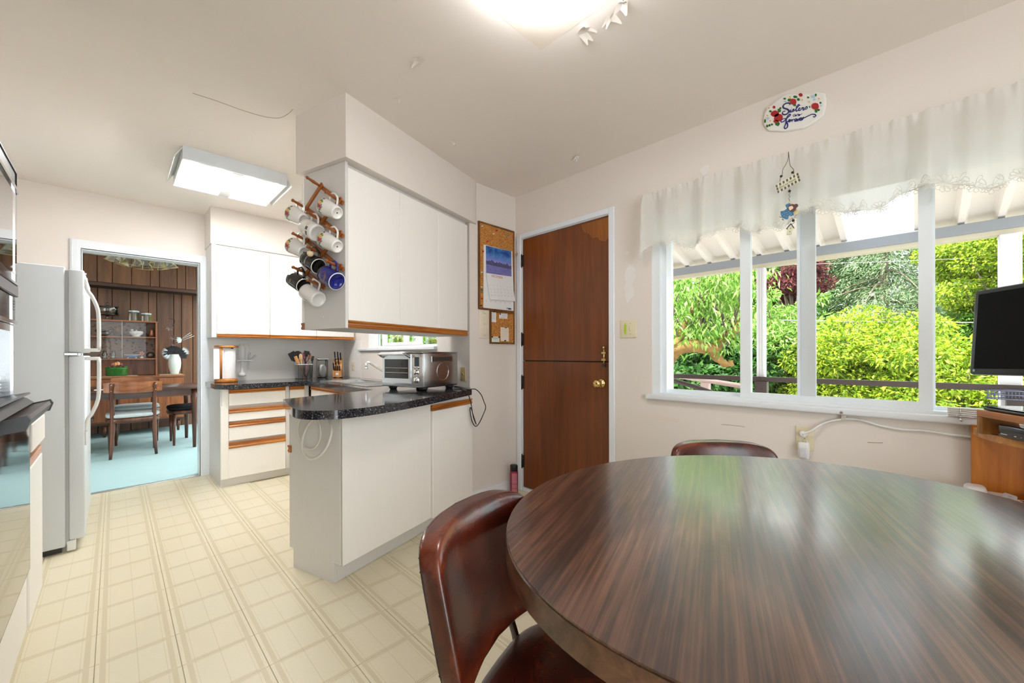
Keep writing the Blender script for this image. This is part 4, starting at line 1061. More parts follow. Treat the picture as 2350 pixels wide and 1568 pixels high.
def fr_handle(d, za, zb_):
    y = FY0 + 0.02
    pts = [(-0.122, y, za), (-0.112, y, za + (zb_ - za) * 0.16), (-0.092, y, za + (zb_ - za) * 0.26), (-0.070, y, za + (zb_ - za) * 0.44), (-0.066, y, za + (zb_ - za) * 0.70), (-0.066, y, zb_), ]
    MB().tube(catmull(pts, 5), 0.012, 10, flat=0.8).build('handle', m_wplastic, d)
    MB().rbox(-0.124, -0.060, y - 0.011, y + 0.011, min(zb_, zb_ + 0.0) - 0.010, zb_ + 0.010, 0.005).build('handle_foot', m_wplastic, d)
    MB().rbox(-0.1235, -0.116, y - 0.010, y + 0.010, za - 0.05 * (1 if zb_ > za else -1) - 0.03, za + 0.03, 0.004).build('handle_cap', m_wplastic, d)
fr_handle(fd[0], 1.575, 1.155); fr_handle(fd[1], 0.68, 1.105)
MB().rbox(-0.205, -0.150, FY0 - 0.006, FY0 + 0.02, 1.123, 1.139, 0.003, 1).build('hinge', m_steel, fg)
MB().rbox(-0.195, -0.160, FY0 + 0.0, FY0 + 0.03, 0.008, 0.066, 0.004, 1).build('hinge', m_wplastic, fg)

# ---- eye-level range with two ovens
rgx = thing('double_oven_range', 'black and chrome double oven range at the left edge', 'range', (0, 0, 0.240))
rgx.scale = (0.786, 0.786, 0.786)
RY0, RY1 = 1.70, 2.985
m_mirror = basic('bronze_mirror_glass', (0.30, 0.29, 0.28), 0.04, 1.0, var=0.05); m_brn = basic('brown_enamel', (0.055, 0.030, 0.025), 0.3, var=0.2)
m_darkgl = basic('smoky_mirror', (0.22, 0.22, 0.225), 0.03, 1.0, var=0.05)
MB().box(-0.95, -0.345, RY0, RY1, 1.395, 1.985).build('upper_oven', m_black, rgx)
MB().box(-0.345, -0.330, RY0, RY1, 1.88, 1.985).box(-0.3295, -0.325, RY0, RY1, 1.978, 1.985).box(-0.3295, -0.325, RY1 - 0.006, RY1, 1.88, 1.985).build('vent_hood', m_black, rgx)
uo = MB().rbox(-0.345, -0.326, RY0, RY1 - 0.003, 1.455, 1.900, 0.004, 1).build('upper_door', m_blackgloss, rgx)
MB().box(-0.3258, -0.324, RY0, RY1 - 0.10, 1.50, 1.868).box(-0.3258, -0.324, RY1 - 0.085, RY1 - 0.035, 1.50, 1.868).build('door_glass', m_darkgl, uo)
MB().box(-0.3258, -0.318, RY0, RY1 - 0.003, 1.884, 1.900).box(-0.3258, -0.318, RY0, RY1 - 0.003, 1.448, 1.458).box(-0.3258, -0.321, RY1 - 0.1, RY1 - 0.085, 1.46, 1.885).build('chrome_trim', m_chrome, uo)
MB().rbox(-0.345, -0.322, RY0, RY1 - 0.004, 1.397, 1.447, 0.003, 1).build('control_strip', m_brn, rgx)
MB().box(-0.95, -0.345, RY0, RY1, 1.268, 1.3945).build('vent_panel', m_black, rgx)
MB().box(-0.345, -0.331, RY0, RY1 - 0.01, 1.285, 1.394).build('vent_face', m_blackgloss, rgx)
for k in range(4): MB().box(-0.3308, -0.328, RY1 - 0.09, RY1 - 0.03, 1.335 + k * 0.013, 1.341 + k * 0.013).build('louvre', m_hinge, rgx)
MB().box(-0.3308, -0.327, RY1 - 0.115, RY1 - 0.105, 1.287, 1.394).box(-0.3308, -0.325, RY0, RY1, 1.268, 1.284).build('chrome_trim', m_chrome, rgx)
MB().box(-0.90, -0.62, RY0, RY1, 0.93, 1.268).build('back_guard', basic('dull_steel', (0.30, 0.31, 0.31), 0.25, 0.9), rgx)
MB().box(-0.62, -0.345, RY1 - 0.012, RY1, 0.93, 1.268).build('side_guard', basic('dull_steel', (0, 0, 0)), rgx)
MB().box(-0.345, -0.336, RY1 - 0.02, RY1, 0.93, 1.268).box(-0.60, -0.34, RY0, RY1 - 0.012, 1.235, 1.266).box(-0.60, -0.36, RY0, RY1 - 0.013, 1.015, 1.030).build('chrome_frame', m_chrome, rgx)
for k in range(4): MB().box(-0.40, -0.36, RY1 - 0.22, RY1 - 0.1, 0.950 + 0.014 * k, 0.956 + 0.014 * k).build('grille_bar', m_chrome, rgx)
MB().rbox(-0.62, -0.30, RY0, RY1 - 0.015, 0.905, 0.928, 0.006).build('cooktop', m_black, rgx)
MB().prism([(-0.40, 0.928), (-0.285, 0.952), (-0.280, 0.945), (-0.35, 0.925)], RY0, RY1 - 0.05, 'y').build('cooktop_lid', basic('charcoal_enamel', (0.035, 0.036, 0.038), 0.35), rgx)
MB().prism([(-0.345, 0.905), (-0.30, 0.925), (-0.275, 0.900), (-0.30, 0.872)], RY0, RY1 - 0.005, 'y').build('front_rail', basic('charcoal_enamel', (0, 0, 0)), rgx)
MB().prism([(-0.30, 0.888), (-0.224, 0.905), (-0.218, 0.890), (-0.228, 0.862), (-0.30, 0.848)], 2.26, RY1 - 0.02, 'y').build('handle', m_brn, rgx)
for y0_, y1_ in ((2.225, 2.26), (RY1 - 0.02, RY1 + 0.006)):
    MB().prism([(-0.30, 0.892), (-0.222, 0.910), (-0.213, 0.892), (-0.224, 0.856), (-0.30, 0.844)], y0_, y1_, 'y').build('handle_cap', m_black, rgx)
MB().box(-0.95, -0.310, RY0, RY1, 0.10, 0.846).build('lower_oven', m_black, rgx)
lo = MB().rbox(-0.3095, -0.288, RY0, RY1, 0.105, 0.844, 0.004, 1).build('lower_door', m_blackgloss, rgx)
MB().box(-0.2878, -0.286, RY0, RY1 - 0.035, 0.125, 0.83).build('door_glass', m_mirror, lo)
MB().box(-0.95, -0.300, RY0, RY1, -0.18, 0.1035).build('lower_panel', m_lam, rgx)
MB().box(-0.95, -0.372, RY0, RY1, -0.3045, -0.1805).build('plinth', m_lam, rgx)
nb = thing('base_cabinet', 'narrow cream base cabinet between the range and refrigerator', 'cabinet', (0, 0, 0))
NY0, NY1 = RY1 * 0.786 + 0.012, 2.745
MB().box(-0.93, -0.250, NY0, NY1, 0.10, 0.905).build('carcass', m_lam, nb)
MB().box(-0.93, -0.292, NY0, NY1 - 0.01, 0.0, 0.0995).build('toe_kick', m_lam, nb)
nd = MB().rbox(-0.2495, -0.222, NY0, NY1, 0.755, 0.862, 0.003, 1).build('drawer', m_lam, nb)
MB().prism([(-0.222 - a - 0.008, 0.8625 + b_) for a, b_ in pull_poly()], NY0, NY1, 'y').build('pull', bpy.data.materials['oak_pull_side'], nd)
nd = MB().rbox(-0.2495, -0.230, NY0, NY1, 0.10, 0.69, 0.003, 1).build('door', m_lam, nb)
MB().prism([(-0.230 - a - 0.008, 0.6905 + b_) for a, b_ in pull_poly()], NY0, NY1, 'y').build('pull', bpy.data.materials['oak_pull_side'], nd)

# ---- kitchen fluorescent fixture
lf = thing('ceiling_fixture', 'rectangular white kitchen ceiling light with two glowing tubes', 'ceiling light', (0.600, 3.515, H))
em_panel = emitter('lit_diffuser', (1.0, 0.99, 0.98), 15.0); em_tube = emitter('lit_tube', (1.0, 0.98, 0.94), 30.0)
for y0_, y1_ in ((-0.290, -0.270), (0.270, 0.290)): MB().box(-0.295, 0.295, y0_, y1_, -0.085, -0.0005).build('side_panel', basic('pale_blue_enamel', (0.66, 0.70, 0.74), 0.3), lf)
for x0_, x1_ in ((-0.295, -0.289), (0.289, 0.295)): MB().box(x0_, x1_, -0.270, 0.270, -0.080, -0.0125).build('end_panel', m_wplastic, lf)  # ends added to keep the diffuser light from leaking onto the ceiling
MB().box(-0.295, 0.295, -0.270, 0.270, -0.012, -0.0005).build('base_plate', m_wplastic, lf)
for s_ in (-1, 1):
    MB().prism([(s_ * 0.295, -0.002), (s_ * 0.335, -0.070), (s_ * 0.333, -0.073), (s_ * 0.290, -0.004)], -0.262, 0.262, 'y').build('wing', basic('frosted_wing', (0.72, 0.74, 0.72), 0.3), lf)
    MB().box(min(s_ * 0.035, s_ * 0.290), max(s_ * 0.035, s_ * 0.290), -0.268, 0.268, -0.080, -0.074).build('diffuser', em_panel, lf)
    MB().tube(catmull([(s_ * 0.165 - 0.075, -0.25, -0.092), (s_ * 0.165 - 0.075, 0.08, -0.092), (s_ * 0.165 - 0.045, 0.17, -0.092), (s_ * 0.165 + 0.045, 0.17, -0.092), (s_ * 0.165 + 0.075, 0.08, -0.092), (s_ * 0.165 + 0.075, -0.25, -0.092)], 5), 0.012, 8).build('tube', em_tube, lf)
MB().box(-0.033, 0.033, -0.268, 0.268, -0.086, -0.0125).build('ballast_cover', basic('grey_enamel', (0.55, 0.56, 0.55), 0.4), lf)

# ---- square lamp over the table
tl = thing('ceiling_lamp', 'square white glass ceiling lamp at the top edge', 'ceiling light', (0.965, 0.815, H))
cp = on_z(1247, 50, H - 0.060)
tl.location = (cp.x - 0.151, cp.y - 0.151, H)
MB().rbox(-0.140, 0.140, -0.140, 0.140, -0.030, -0.0005, 0.004, 1).build('canopy', m_white, tl)  # plate widened to block the shade's upward light on the ceiling
def pillow(a, b):
    x, y = (a - 0.5) * 2, (b - 0.5) * 2
    k = 0.5 * (x * x * y * y)
    return (0.168 * x * (1 - 0.10 * y * y), 0.168 * y * (1 - 0.10 * x * x), -0.085 + 0.030 * (x * x * 0.6 + y * y * 0.6 - 0.2 * k) * max(abs(x), abs(y)))
em_sq = emitter('lit_opal_glass', (1.0, 0.985, 0.965), 11.5)
MB().grid(pillow, 13, 13).build('glass_shade', em_sq, tl)
MB().cyl((0, 0, -0.070), 0.010, 0.05, 8).build('stem', m_brass, tl)
# ================================================================ DINETTE
def superell(mb, rx, ry, rz, e1=0.35, e2=0.35, seg=40, rings=20, fn=None, mi=0):
    def p(c, e): return math.copysign(abs(c) ** e, c)
    vs = []; fs = []
    for i in range(rings + 1):
        t = -PI / 2 + PI * i / rings
        for k in range(seg):
            a = 2 * PI * k / seg
            v = (rx * p(math.cos(t), e1) * p(math.cos(a), e2), ry * p(math.cos(t), e1) * p(math.sin(a), e2), rz * p(math.sin(t), e1))
            vs.append(fn(*v) if fn else v)
    for i in range(rings):
        for k in range(seg):
            l = (k + 1) % seg
            fs.append((i * seg + k, i * seg + l, (i + 1) * seg + l, (i + 1) * seg + k))
    return mb.add(vs, fs, mi, True)

# ---- oval walnut table
def table_material():
    t = NT('walnut_laminate')
    v = t.map(t.co(), (0.55, 9, 9)); v0 = t.map(t.co(), (0.9, 3.2, 3))
    big = t.noise(v0, 1.6, 3, 0.5, 1.2)
    fine = t.noise(t.map(t.co(), (1.1, 60, 60)), 2.4, 5, 0.6, 0.0)
    wv = t.wave(t.map(t.co(), (0.45, 1, 1)), 9, 6.5, 4, 1.6, 'Y')
    f = t.m('ADD', t.m('MULTIPLY', fine, 0.50), t.m('ADD', t.m('MULTIPLY', wv, 0.05), t.m('MULTIPLY', big, 0.45)))
    c = t.ramp(f, [(0.36, hexlin('1f110c')), (0.46, hexlin('39231a')), (0.55, hexlin('57382a')), (0.66, hexlin('74503c'))])
    t.set(col=c, rough=0.34, spec=0.3, coat=1.0, coat_rough=t.m('ADD', 0.12, t.m('MULTIPLY', t.noise(t.co(), 7, 4), 0.14)))
    t.b.inputs['Coat IOR'].default_value = 1.66
    return t.mat
m_table = table_material()
GR = R(18.4)
tb = thing('dining_table', 'large oval walnut-look kitchen table in the foreground', 'table', (1.116, 0.206, 0), GR)
def ell(k, n=96, s=0.0):
    a = 2 * PI * k / n; ea = R(156.06) - GR
    x, y = (0.674 - s) * math.cos(a), (0.568 - s) * math.sin(a)
    return (x * math.cos(ea) - y * math.sin(ea), x * math.sin(ea) + y * math.cos(ea))
n = 120
mt_ = MB().prism([ell(k, n, 0.002) for k in range(n)], 0.735, 0.740); mt_.build('tabletop', m_table, tb)
def band(a, b):
    x, y = ell(a * n, n, 0.003 if b in (0, 1) else 0)
    return (x, y, 0.692 + 0.0475 * b)
ed = MB().prism([ell(k, n, 0.0) for k in range(n)], 0.690, 0.7348, smooth=True)
m_tedge = wood('walnut_edge', '2e1d15', '75543f', 1.0, 'x', 0.3, 0.1, 20)
ed.build('edge_band', m_tedge, tb)
MB().lathe([(0.06, 0.10), (0.05, 0.3), (0.05, 0.62), (0.16, 0.6895)], 24).build('pedestal', m_hinge, tb)
for k in range(4):
    a = PI / 4 + k * PI / 2
    MB().tube([(0.03 * math.cos(a), 0.03 * math.sin(a), 0.14), (0.25 * math.cos(a), 0.25 * math.sin(a), 0.08), (0.42 * math.cos(a), 0.42 * math.sin(a), 0.024)], [0.03, 0.026, 0.022], 10).build('foot', m_hinge, tb)

# ---- vinyl chairs
def leather():
    t = NT('brown_vinyl')
    a = t.noise(t.co(), 7, 5, 0.65, 0.6); b = t.noise(t.co(), 2.2, 3)
    f = t.m('ADD', t.m('MULTIPLY', a, 0.65), t.m('MULTIPLY', b, 0.4))
    c = t.ramp(f, [(0.40, hexlin('260b05')), (0.52, hexlin('4a170a')), (0.60, hexlin('6b2c12')), (0.70, hexlin('84401f'))])
    t.set(col=c, rough=0.27, spec=0.6, coat=0.25); t.b.inputs['Coat Roughness'].default_value = 0.2
    h = t.m('ADD', t.m('MULTIPLY', t.voro(t.co(), 160), 0.6), t.m('MULTIPLY', t.noise(t.co(), 24, 4), 1.2))
    t.bump(h, 0.10, 0.002); return t.mat
m_leath = leather()
m_bronze = basic('dark_chrome', (0.10, 0.09, 0.085), 0.12, 0.9, var=0.1)
def bend(x, y, z):
    k = x / 0.20
    return (x, -0.205 + y + 0.050 * k * k - z * 0.25, 0.616 + z - 0.008 * k * k)
def chair(label, loc, rz):
    t = thing('vinyl_chair', label, 'chair', loc, rz, 'brown vinyl chairs around the oval table')
    bk = superell(MB(), 0.202, 0.036, 0.145, 0.30, 0.34, 64, 36, bend).build('backrest', m_leath, t)
    pip = []
    for k in range(72):
        a = 2 * PI * k / 72
        c, s = math.cos(a), math.sin(a)
        x = 0.199 * math.copysign(abs(c) ** 0.32, c); z = 0.142 * math.copysign(abs(s) ** 0.32, s)
        pip.append(Vector(bend(x, -0.020, z)))
    MB().tube(pip, 0.0035, 6, closed=True).build('piping', basic('dark_piping', (0.02, 0.008, 0.005), 0.4), bk)
    sm_ = MB().sphere((0, 0, 0), 0.0022, 6, 4).mesh('stitch'); sm_.materials.append(basic('dark_stitch', (0.03, 0.012, 0.008), 0.5))
    for k in range(0, 72, 3): link('stitch', sm_, bk, pip[k] + Vector((0, -0.004, 0)))
    superell(MB(), 0.205, 0.195, 0.040, 0.5, 0.62, 48, 20, lambda x, y, z: (x * (1 - 0.06 * (y / 0.21)), y + 0.045, 0.390 + z + 0.010 * (1 - (x / 0.205) ** 2))).build('seat', m_leath, t)
    for s_ in (-1, 1):
        MB().tube(catmull([(s_ * 0.125, -0.222, 0.585), (s_ * 0.125, -0.196, 0.50), (s_ * 0.125, -0.172, 0.41), (s_ * 0.125, -0.12, 0.345), (s_ * 0.125, 0.14, 0.340)], 5), 0.0115, 8, flat=0.6).build('back_support', m_bronze, t)
        for f_ in (-1, 1):
            MB().tube([(s_ * 0.16, f_ * 0.14, 0.350), (s_ * 0.20, f_ * 0.19, 0.006)], [0.012, 0.010], 8).build('leg', m_bronze, t)
    return t
chair('brown vinyl chair with high gloss backrest beside the peninsula side of the table', (0.668, 0.540, 0), R(197))
chair('brown vinyl chair tucked behind the table under the window', (1.60, 0.43, 0), R(129.5))

# ---- mat by the door
def matmat():
    t = NT('maroon_woven')
    w_ = t.n.new('ShaderNodeTexChecker'); w_.inputs['Scale'].default_value = 95
    t.l.new(t.co(), w_.inputs['Vector'])
    t.set(col=t.mix(w_.outputs['Fac'], (0.10, 0.015, 0.03), (0.42, 0.25, 0.24)), rough=0.9); return t.mat
tag(MB().rbox(1.93, 2.375, 1.50, 2.052, 0.0005, 0.008, 0.003, 1).build('door_mat', matmat()), 'maroon woven mat in front of the wooden half door', 'mat')

# ---- spray can
sc = thing('spray_can', 'magenta aerosol can with black cap standing by the door frame', 'spray can', (2.262, 2.262, 0))
MB().lathe([(0, 0.0008), (0.030, 0.0008), (0.033, 0.004), (0.033, 0.185), (0.031, 0.192), (0.026, 0.198), (0, 0.199)], 28).build('can', basic('magenta_label', (0.26, 0.012, 0.055), 0.3, var=0.1), sc)
MB().lathe([(0, 0.243), (0.024, 0.243), (0.029, 0.240), (0.0305, 0.234), (0.0305, 0.196), (0.0, 0.196)], 28).build('cap', m_black, sc)
lb = MB().grid(lambda a, b: (0.0334 * math.cos(R(195) + a * 1.4), 0.0334 * math.sin(R(195) + a * 1.4), 0.020 + 0.16 * b), 14, 2); lb.build('label_panel', basic('dusty_pink_label', (0.50, 0.16, 0.20), 0.35, var=0.15, scale=200), sc)
for z in (0.06, 0.095): MB().lathe([(0.0336, 0), (0.0336, 0.003)], 28, (0, 0, z), cap=False).build('label_stripe', basic('deep_magenta', (0.16, 0.005, 0.03), 0.35), sc)

# ---- corner desk, riser, modem, laptop, monitor, printer
m_desk = wood('orange_beech', '9a4f0c', 'c47a26', 1.6, 'z', 0.35, 0.2, 16, 1.0); m_desks = wood('orange_beech_level', 'a8641c', 'd69a4a', 1.6, 'y', 0.35, 0.2, 16, 1.0)
dk = thing('corner_desk', 'orange beech corner desk below the wide window', 'desk', (0, 0, 0))
MB().box(2.345, 2.36, -1.2, -0.150, 0.0, 0.845).build('back_panel', m_desk, dk)
cx0, cy0, rr0 = 2.345, -0.62, 0.466
arc = [(cx0 - rr0 * math.cos(a), cy0 + rr0 * math.sin(a)) for a in [R(-20) + (R(90) + R(20)) * k / 28 for k in range(29)]]
MB().prism(arc + [(cx0, cy0 - 0.3)], 0.815, 0.838, smooth=False).build('upper_shelf', m_desks, dk)
MB().box(1.86, 2.345, -1.1, -0.165, 0.478, 0.50).build('lower_shelf', m_desks, dk)
MB().box(1.90, 2.345, -0.62, -0.60, 0.0, 0.478).build('side_panel', m_desk, dk)
ra = Vector((2.180, -0.152, 0)); rd = Vector((-0.165, -0.088, 0)).normalized(); rn = Vector((-rd.y, rd.x, 0))
if rn.x < 0: rn = -rn
RM = Matrix.Translation((ra.x, ra.y, 0.8385)) @ rot3(rd, rn, (0, 0, 1)) if rd.cross(rn).z > 0 else Matrix.Translation((ra.x, ra.y, 0.8385)) @ rot3(rd, rn, (0, 0, 1))
rs = thing('monitor_riser', 'thick wooden riser standing on the corner desk', 'riser', M=RM)
MB().rbox(0, 0.62, 0.0, 0.10, 0.060, 0.084, 0.002, 1).build('top_board', wood('riser_beech', '9a541a', 'cd8a44', 1.6, 'x', 0.4, 0.1, 14), rs)
MB().rbox(0.0, 0.024, 0.0, 0.10, 0.0, 0.0595, 0.002, 1).build('upright', wood('riser_pine', '7d4f1e', 'b98142', 1.8, 'z', 0.5, 0, 14), rs)
MB().rbox(0.58, 0.604, 0.0, 0.10, 0.0, 0.0595, 0.002, 1).build('upright', bpy.data.materials['riser_pine'], rs)
md = thing('modem', 'black modem with status lights inside the riser', 'modem', M=RM @ Matrix.Translation((0.070, 0.012, 0.0005)))
MB().rbox(0, 0.30, 0, 0.085, 0.003, 0.043, 0.004).build('case', m_blackgloss, md)
for x, w_ in ((0.012, 0.024), (0.062, 0.008), (0.085, 0.003), (0.097, 0.014)): MB().box(x, x + w_, -0.0006, 0.0002, 0.012, 0.0145).build('marking', m_wink, md)
lt = thing('laptop', 'closed black laptop lying on the wooden riser', 'laptop', M=RM @ Matrix.Translation((0.022, 0.004, 0.0845)))
MB().rbox(0.0, 0.36, 0.0, 0.21, 0.001, 0.010, 0.003, 1).build('base', m_black, lt)
MB().rbox(-0.004, 0.36, 0.004, 0.215, 0.0105, 0.017, 0.003, 1).build('lid', m_blackgloss, lt)
pp = tag(MB().rbox(0, 0.17, 0, 0.10, 0.0, 0.003, 0.001, 1).build('paper_pad', basic('pale_blue_paper', (0.45, 0.66, 0.72), 0.6, var=0.15, scale=40), M=RM @ Matrix.Translation((0.10, 0.06, 0.102))), 'pale blue papers on top of the closed laptop', 'papers')
# monitor
mL = ORG + ray(2215, 770) * 1.42; mR = ORG + ray(2350, 770) * 1.245
xd = Vector((mR.x - mL.x, mR.y - mL.y, 0)).normalized(); nd_ = Vector((0, 0, 1)).cross(xd)   # nd_: away from the viewer?
if nd_.dot(ORG - mL) > 0: nd_ = -nd_
upv = (Vector((0, 0, 1)) + nd_ * 0.10 - xd * 0.055).normalized()
zt_, zb_ = (ORG + ray(2208, 673) * 1.42), (ORG + ray(2223, 865) * 1.42)
MM = Matrix.Translation(zb_) @ rot3(xd, upv.cross(xd).normalized() * (1 if upv.cross(xd).dot(nd_) > 0 else -1), upv)
mo = thing('computer_monitor', 'black computer monitor at the right edge of the window', 'monitor', M=MM)
hM = (zt_ - zb_).length
MB().rbox(0, 0.50, 0.0, 0.035, 0, hM, 0.007).build('bezel', m_black, mo)
MB().box(0.016, 0.484, -0.0008, 0.0002, 0.020, hM - 0.016).build('screen', basic('dark_screen', (0.003, 0.003, 0.003), 0.35, var=0.2, spec=0.12), mo)
MB().rbox(0.013, 0.020, -0.0016, 0.0, 0.010, 0.018, 0.0005, 1).build('sticker', basic('silver_sticker', (0.35, 0.45, 0.48), 0.3), mo)
MB().rbox(0.30, 0.37, 0.030, 0.055, -0.085, 0.12, 0.006).build('neck', m_black, mo)
MB().rbox(0.22, 0.45, -0.02, 0.115, -0.094, -0.082, 0.004).build('foot', m_black, mo)
# printer
pM = Matrix.Translation((2.275, -0.155, 0.5005)) @ Matrix.Rotation(R(-137), 4, 'Z')
pn = thing('printer', 'white printer with tilted control panel on the lower desk shelf', 'printer', (0, 0, 0))
MB().rbox(1.93, 2.32, -0.62, -0.17, 0.501, 0.595, 0.012).build('body', m_wplastic, pn)
pb_ = MB(); 
MB().rbox(2.02, 2.30, -0.24, -0.135, 0.596, 0.612, 0.006).build('lid', m_wplastic, pn)
MB().rbox(2.25, 2.325, -0.185, -0.128, 0.590, 0.628, 0.014, 3).rbox(2.02, 2.325, -0.30, -0.285, 0.596, 0.622, 0.004).build('lid_hinge', m_wplastic, pn)
cpn = MB().rbox(-0.10, 0.10, -0.016, 0.016, 0, 0.010, 0.003, 1).build('control_panel', basic('grey_panel', (0.55, 0.57, 0.57), 0.4), pn, M=Matrix.Translation((2.13, -0.218, 0.618)) @ Matrix.Rotation(R(172), 4, 'Z') @ Matrix.Rotation(R(-14), 4, 'X'))
for k in range(4): MB().cyl((-0.06 + 0.035 * k, 0.0, 0.0098), 0.005, 0.001, 8).build('button', m_greyink, cpn)
MB().rbox(1.98, 2.25, -0.40, -0.255, 0.596, 0.606, 0.002, 1).build('display', basic('brown_screen', (0.06, 0.025, 0.018), 0.15), pn)
tag(MB().tube(catmull([on_z(2322, 1164, 0.66), on_z(2335, 1161, 0.665), on_z(2350, 1165, 0.66), Vector((1.95, -0.30, 0.62)), Vector((1.97, -0.36, 0.60))], 5), 0.004, 6).build('usb_cable', m_wplastic), 'white cable looping over the printer edge', 'cable')

# ---- folded mini blind on the sill
ba, bb_ = on_x(2174, 960, XW - 0.03), on_x(2262, 968, XW - 0.03)
mbn = thing('mini_blind', 'folded white mini blind lying on the sill by the desk', 'blind', (0, 0, 0))
for k in range(5): MB().box(XW - 0.042, XW - 0.014, bb_.y - 0.35, ba.y, WZ0 + 0.0005 + 0.0075 * k, WZ0 + 0.006 + 0.0075 * k).build('slat', m_wplastic, mbn)
kk = on_x(2203, 950, XW - 0.043)
MB().tube([(XW - 0.043, kk.y, WZ0 + 0.038), (XW - 0.044, kk.y, WZ0 - 0.004)], 0.0012, 5).tube([(XW - 0.043, kk.y + 0.025, WZ0 + 0.006), (XW - 0.045, kk.y, WZ0 + 0.002), (XW - 0.043, kk.y - 0.06, WZ0 + 0.004)], 0.0014, 5).lathe([(0, -0.006), (0.005, -0.006), (0.006, 0), (0.004, 0.006), (0, 0.006)], 10, (XW - 0.046, kk.y, WZ0 - 0.010)).build('cord', m_chrome, mbn)

# ---- night light, plug and cord
nl_c = on_x(1843, 1038, XW - 0.03)
nl = thing('night_light', 'white plug-in night light below the wall plug', 'night light', (XW - 0.008, nl_c.y, nl_c.z))
MB().rbox(-0.034, 0.0, -0.023, 0.023, -0.040, 0.040, 0.010, 3).build('body', m_wplastic, nl)
MB().rbox(-0.038, -0.020, -0.019, 0.019, -0.036, 0.018, 0.008, 3).build('diffuser', basic('frosted_grey', (0.62, 0.63, 0.66), 0.3), nl)
pc = on_x(1842, 1000, XW - 0.02)
wc = thing('extension_cord', 'white cord plugged in under the window and clipped to the sill', 'cord', (0, 0, 0))
MB().lathe([(0, 0.0), (0.013, 0.0), (0.016, 0.012), (0.014, 0.024), (0.007, 0.030), (0, 0.030)], 16).build('plug', m_wplastic, wc, M=Matrix.Translation((XW - 0.0092, pc.y, pc.z)) @ Matrix.Rotation(-PI / 2, 4, 'Y'))
cp_ = [Vector((XW - 0.036, pc.y, pc.z))] + [on_x(u, v, XW - x) for u, v, x in ((1862, 992, 0.03), (1890, 976, 0.012), (1935, 966, 0.010), (1975, 969, 0.008), (2020, 982, 0.007), (2070, 991, 0.007), (2120, 994, 0.007), (2180, 1003, 0.007), (2226, 1009, 0.010))]
cp_.append(cp_[-1] + Vector((0.0, -0.2, -0.02)))
MB().tube(catmull(cp_, 6), 0.0052, 8).build('cord', m_wplastic, wc)
cl = on_x(1935, 963, XW - 0.01)
MB().rbox(XW - 0.018, XW - 0.0005, cl.y - 0.008, cl.y + 0.008, cl.z - 0.012, 0.8415, 0.002, 1).build('clip', basic('beige_clip', (0.66, 0.60, 0.52), 0.5), wc)

# ---- cork boards, calendar, cards
m_cork = NT('cork'); _n = m_cork.noise(m_cork.co(), 170, 4, 0.7)
m_cork.set(col=m_cork.ramp(_n, [(0.38, hexlin('8a4f1c')), (0.5, hexlin('bd7f3a')), (0.62, hexlin('d19a55'))]), rough=0.9); m_cork.bump(_n, 0.25, 0.001); m_cork = m_cork.mat
m_corkfr = wood('cork_frame_wood', '4a2c10', '8a5a28', 2, 'z', 0.5, 0, 12)
def cork_board(label, x0, x1, z0_, z1_):
    t = thing('cork_board', label, 'cork board', (0, 0, 0)); f_ = 0.012
    MB().box(x0 + f_, x1 - f_, YC - 0.011, YC - 0.0008, z0_ + f_, z1_ - f_).build('cork', m_cork, t)
    for a in ((x0, x0 + f_, z0_, z1_), (x1 - f_, x1, z0_, z1_), (x0 + f_, x1 - f_, z0_, z0_ + f_), (x0 + f_, x1 - f_, z1_ - f_, z1_)):
        MB().box(a[0], a[1], YC - 0.016, YC - 0.0008, a[2], a[3]).build('frame_rail', m_corkfr, t)
    return t
cork_board('tall cork board with the calendar beside the wooden door', 1.980, 2.366, 1.472, 2.148)
cork_board('small cork board with cards below the calendar', 2.096, 2.366, 1.208, 1.470)
def yy(off): return YC - 0.011 - off
def card_pts(px, off): return [on_y(u, v, yy(off)) for u, v in px]
def card(parent, name, px, off, mt, th=0.0008):
    p = card_pts(px, off); mb = MB()
    n_ = len(p); vs = [tuple(q) for q in p] + [(q.x, q.y + th, q.z) for q in p]
    mb.add(vs, [list(range(n_)), list(range(2 * n_ - 1, n_ - 1, -1))] + [(i, n_ + i, n_ + (i + 1) % n_, (i + 1) % n_) for i in range(n_)])
    return mb.build(name, mt, parent)
cal = thing('wall_calendar', 'white wall calendar with night mountain lake picture and December page', 'calendar', (0, 0, 0))
card(cal, 'backing_sheet', ((1111.5, 561), (1177, 577.5), (1181, 716), (1110, 709.5)), 0.004, m_paper, 0.0015)
def calpic():
    t = NT('calendar_picture')
    x, y, z = t.sep(t.co('Generated'))
    sky = t.ramp(z, [(0.36, (0.42, 0.30, 0.62)), (0.55, (0.16, 0.24, 0.66)), (0.78, (0.02, 0.07, 0.35)), (1.0, (0.015, 0.05, 0.24))])
    nb_ = t.noise(t.map(t.co('Generated'), (1, 1, 1.2)), 4.5, 6, 0.65)
    sky = t.mix(t.m('MULTIPLY', t.m('GREATER_THAN', z, 0.58), t.m('MULTIPLY', t.m('SUBTRACT', nb_, 0.42), 2.6)), sky, (0.10, 0.45, 0.75))
    ridge = t.noise(t.map(t.co('Generated'), (1, 0, 0)), 7.0, 5, 0.6)
    peak = t.m('ADD', 0.25, t.m('MULTIPLY', ridge, 0.42))
    mtn = t.mix(t.noise(t.map(t.co('Generated'), (3, 1, 1)), 9, 5), (0.008, 0.012, 0.05), (0.16, 0.18, 0.36))
    lake = t.mix(t.noise(t.map(t.co('Generated'), (1, 1, 6)), 5, 4), (0.03, 0.06, 0.30), (0.35, 0.32, 0.62))
    c = t.mix(t.m('LESS_THAN', z, peak), sky, mtn)
    c = t.mix(t.m('LESS_THAN', z, 0.31), c, lake)
    t.set(col=c, rough=0.35); return t.mat
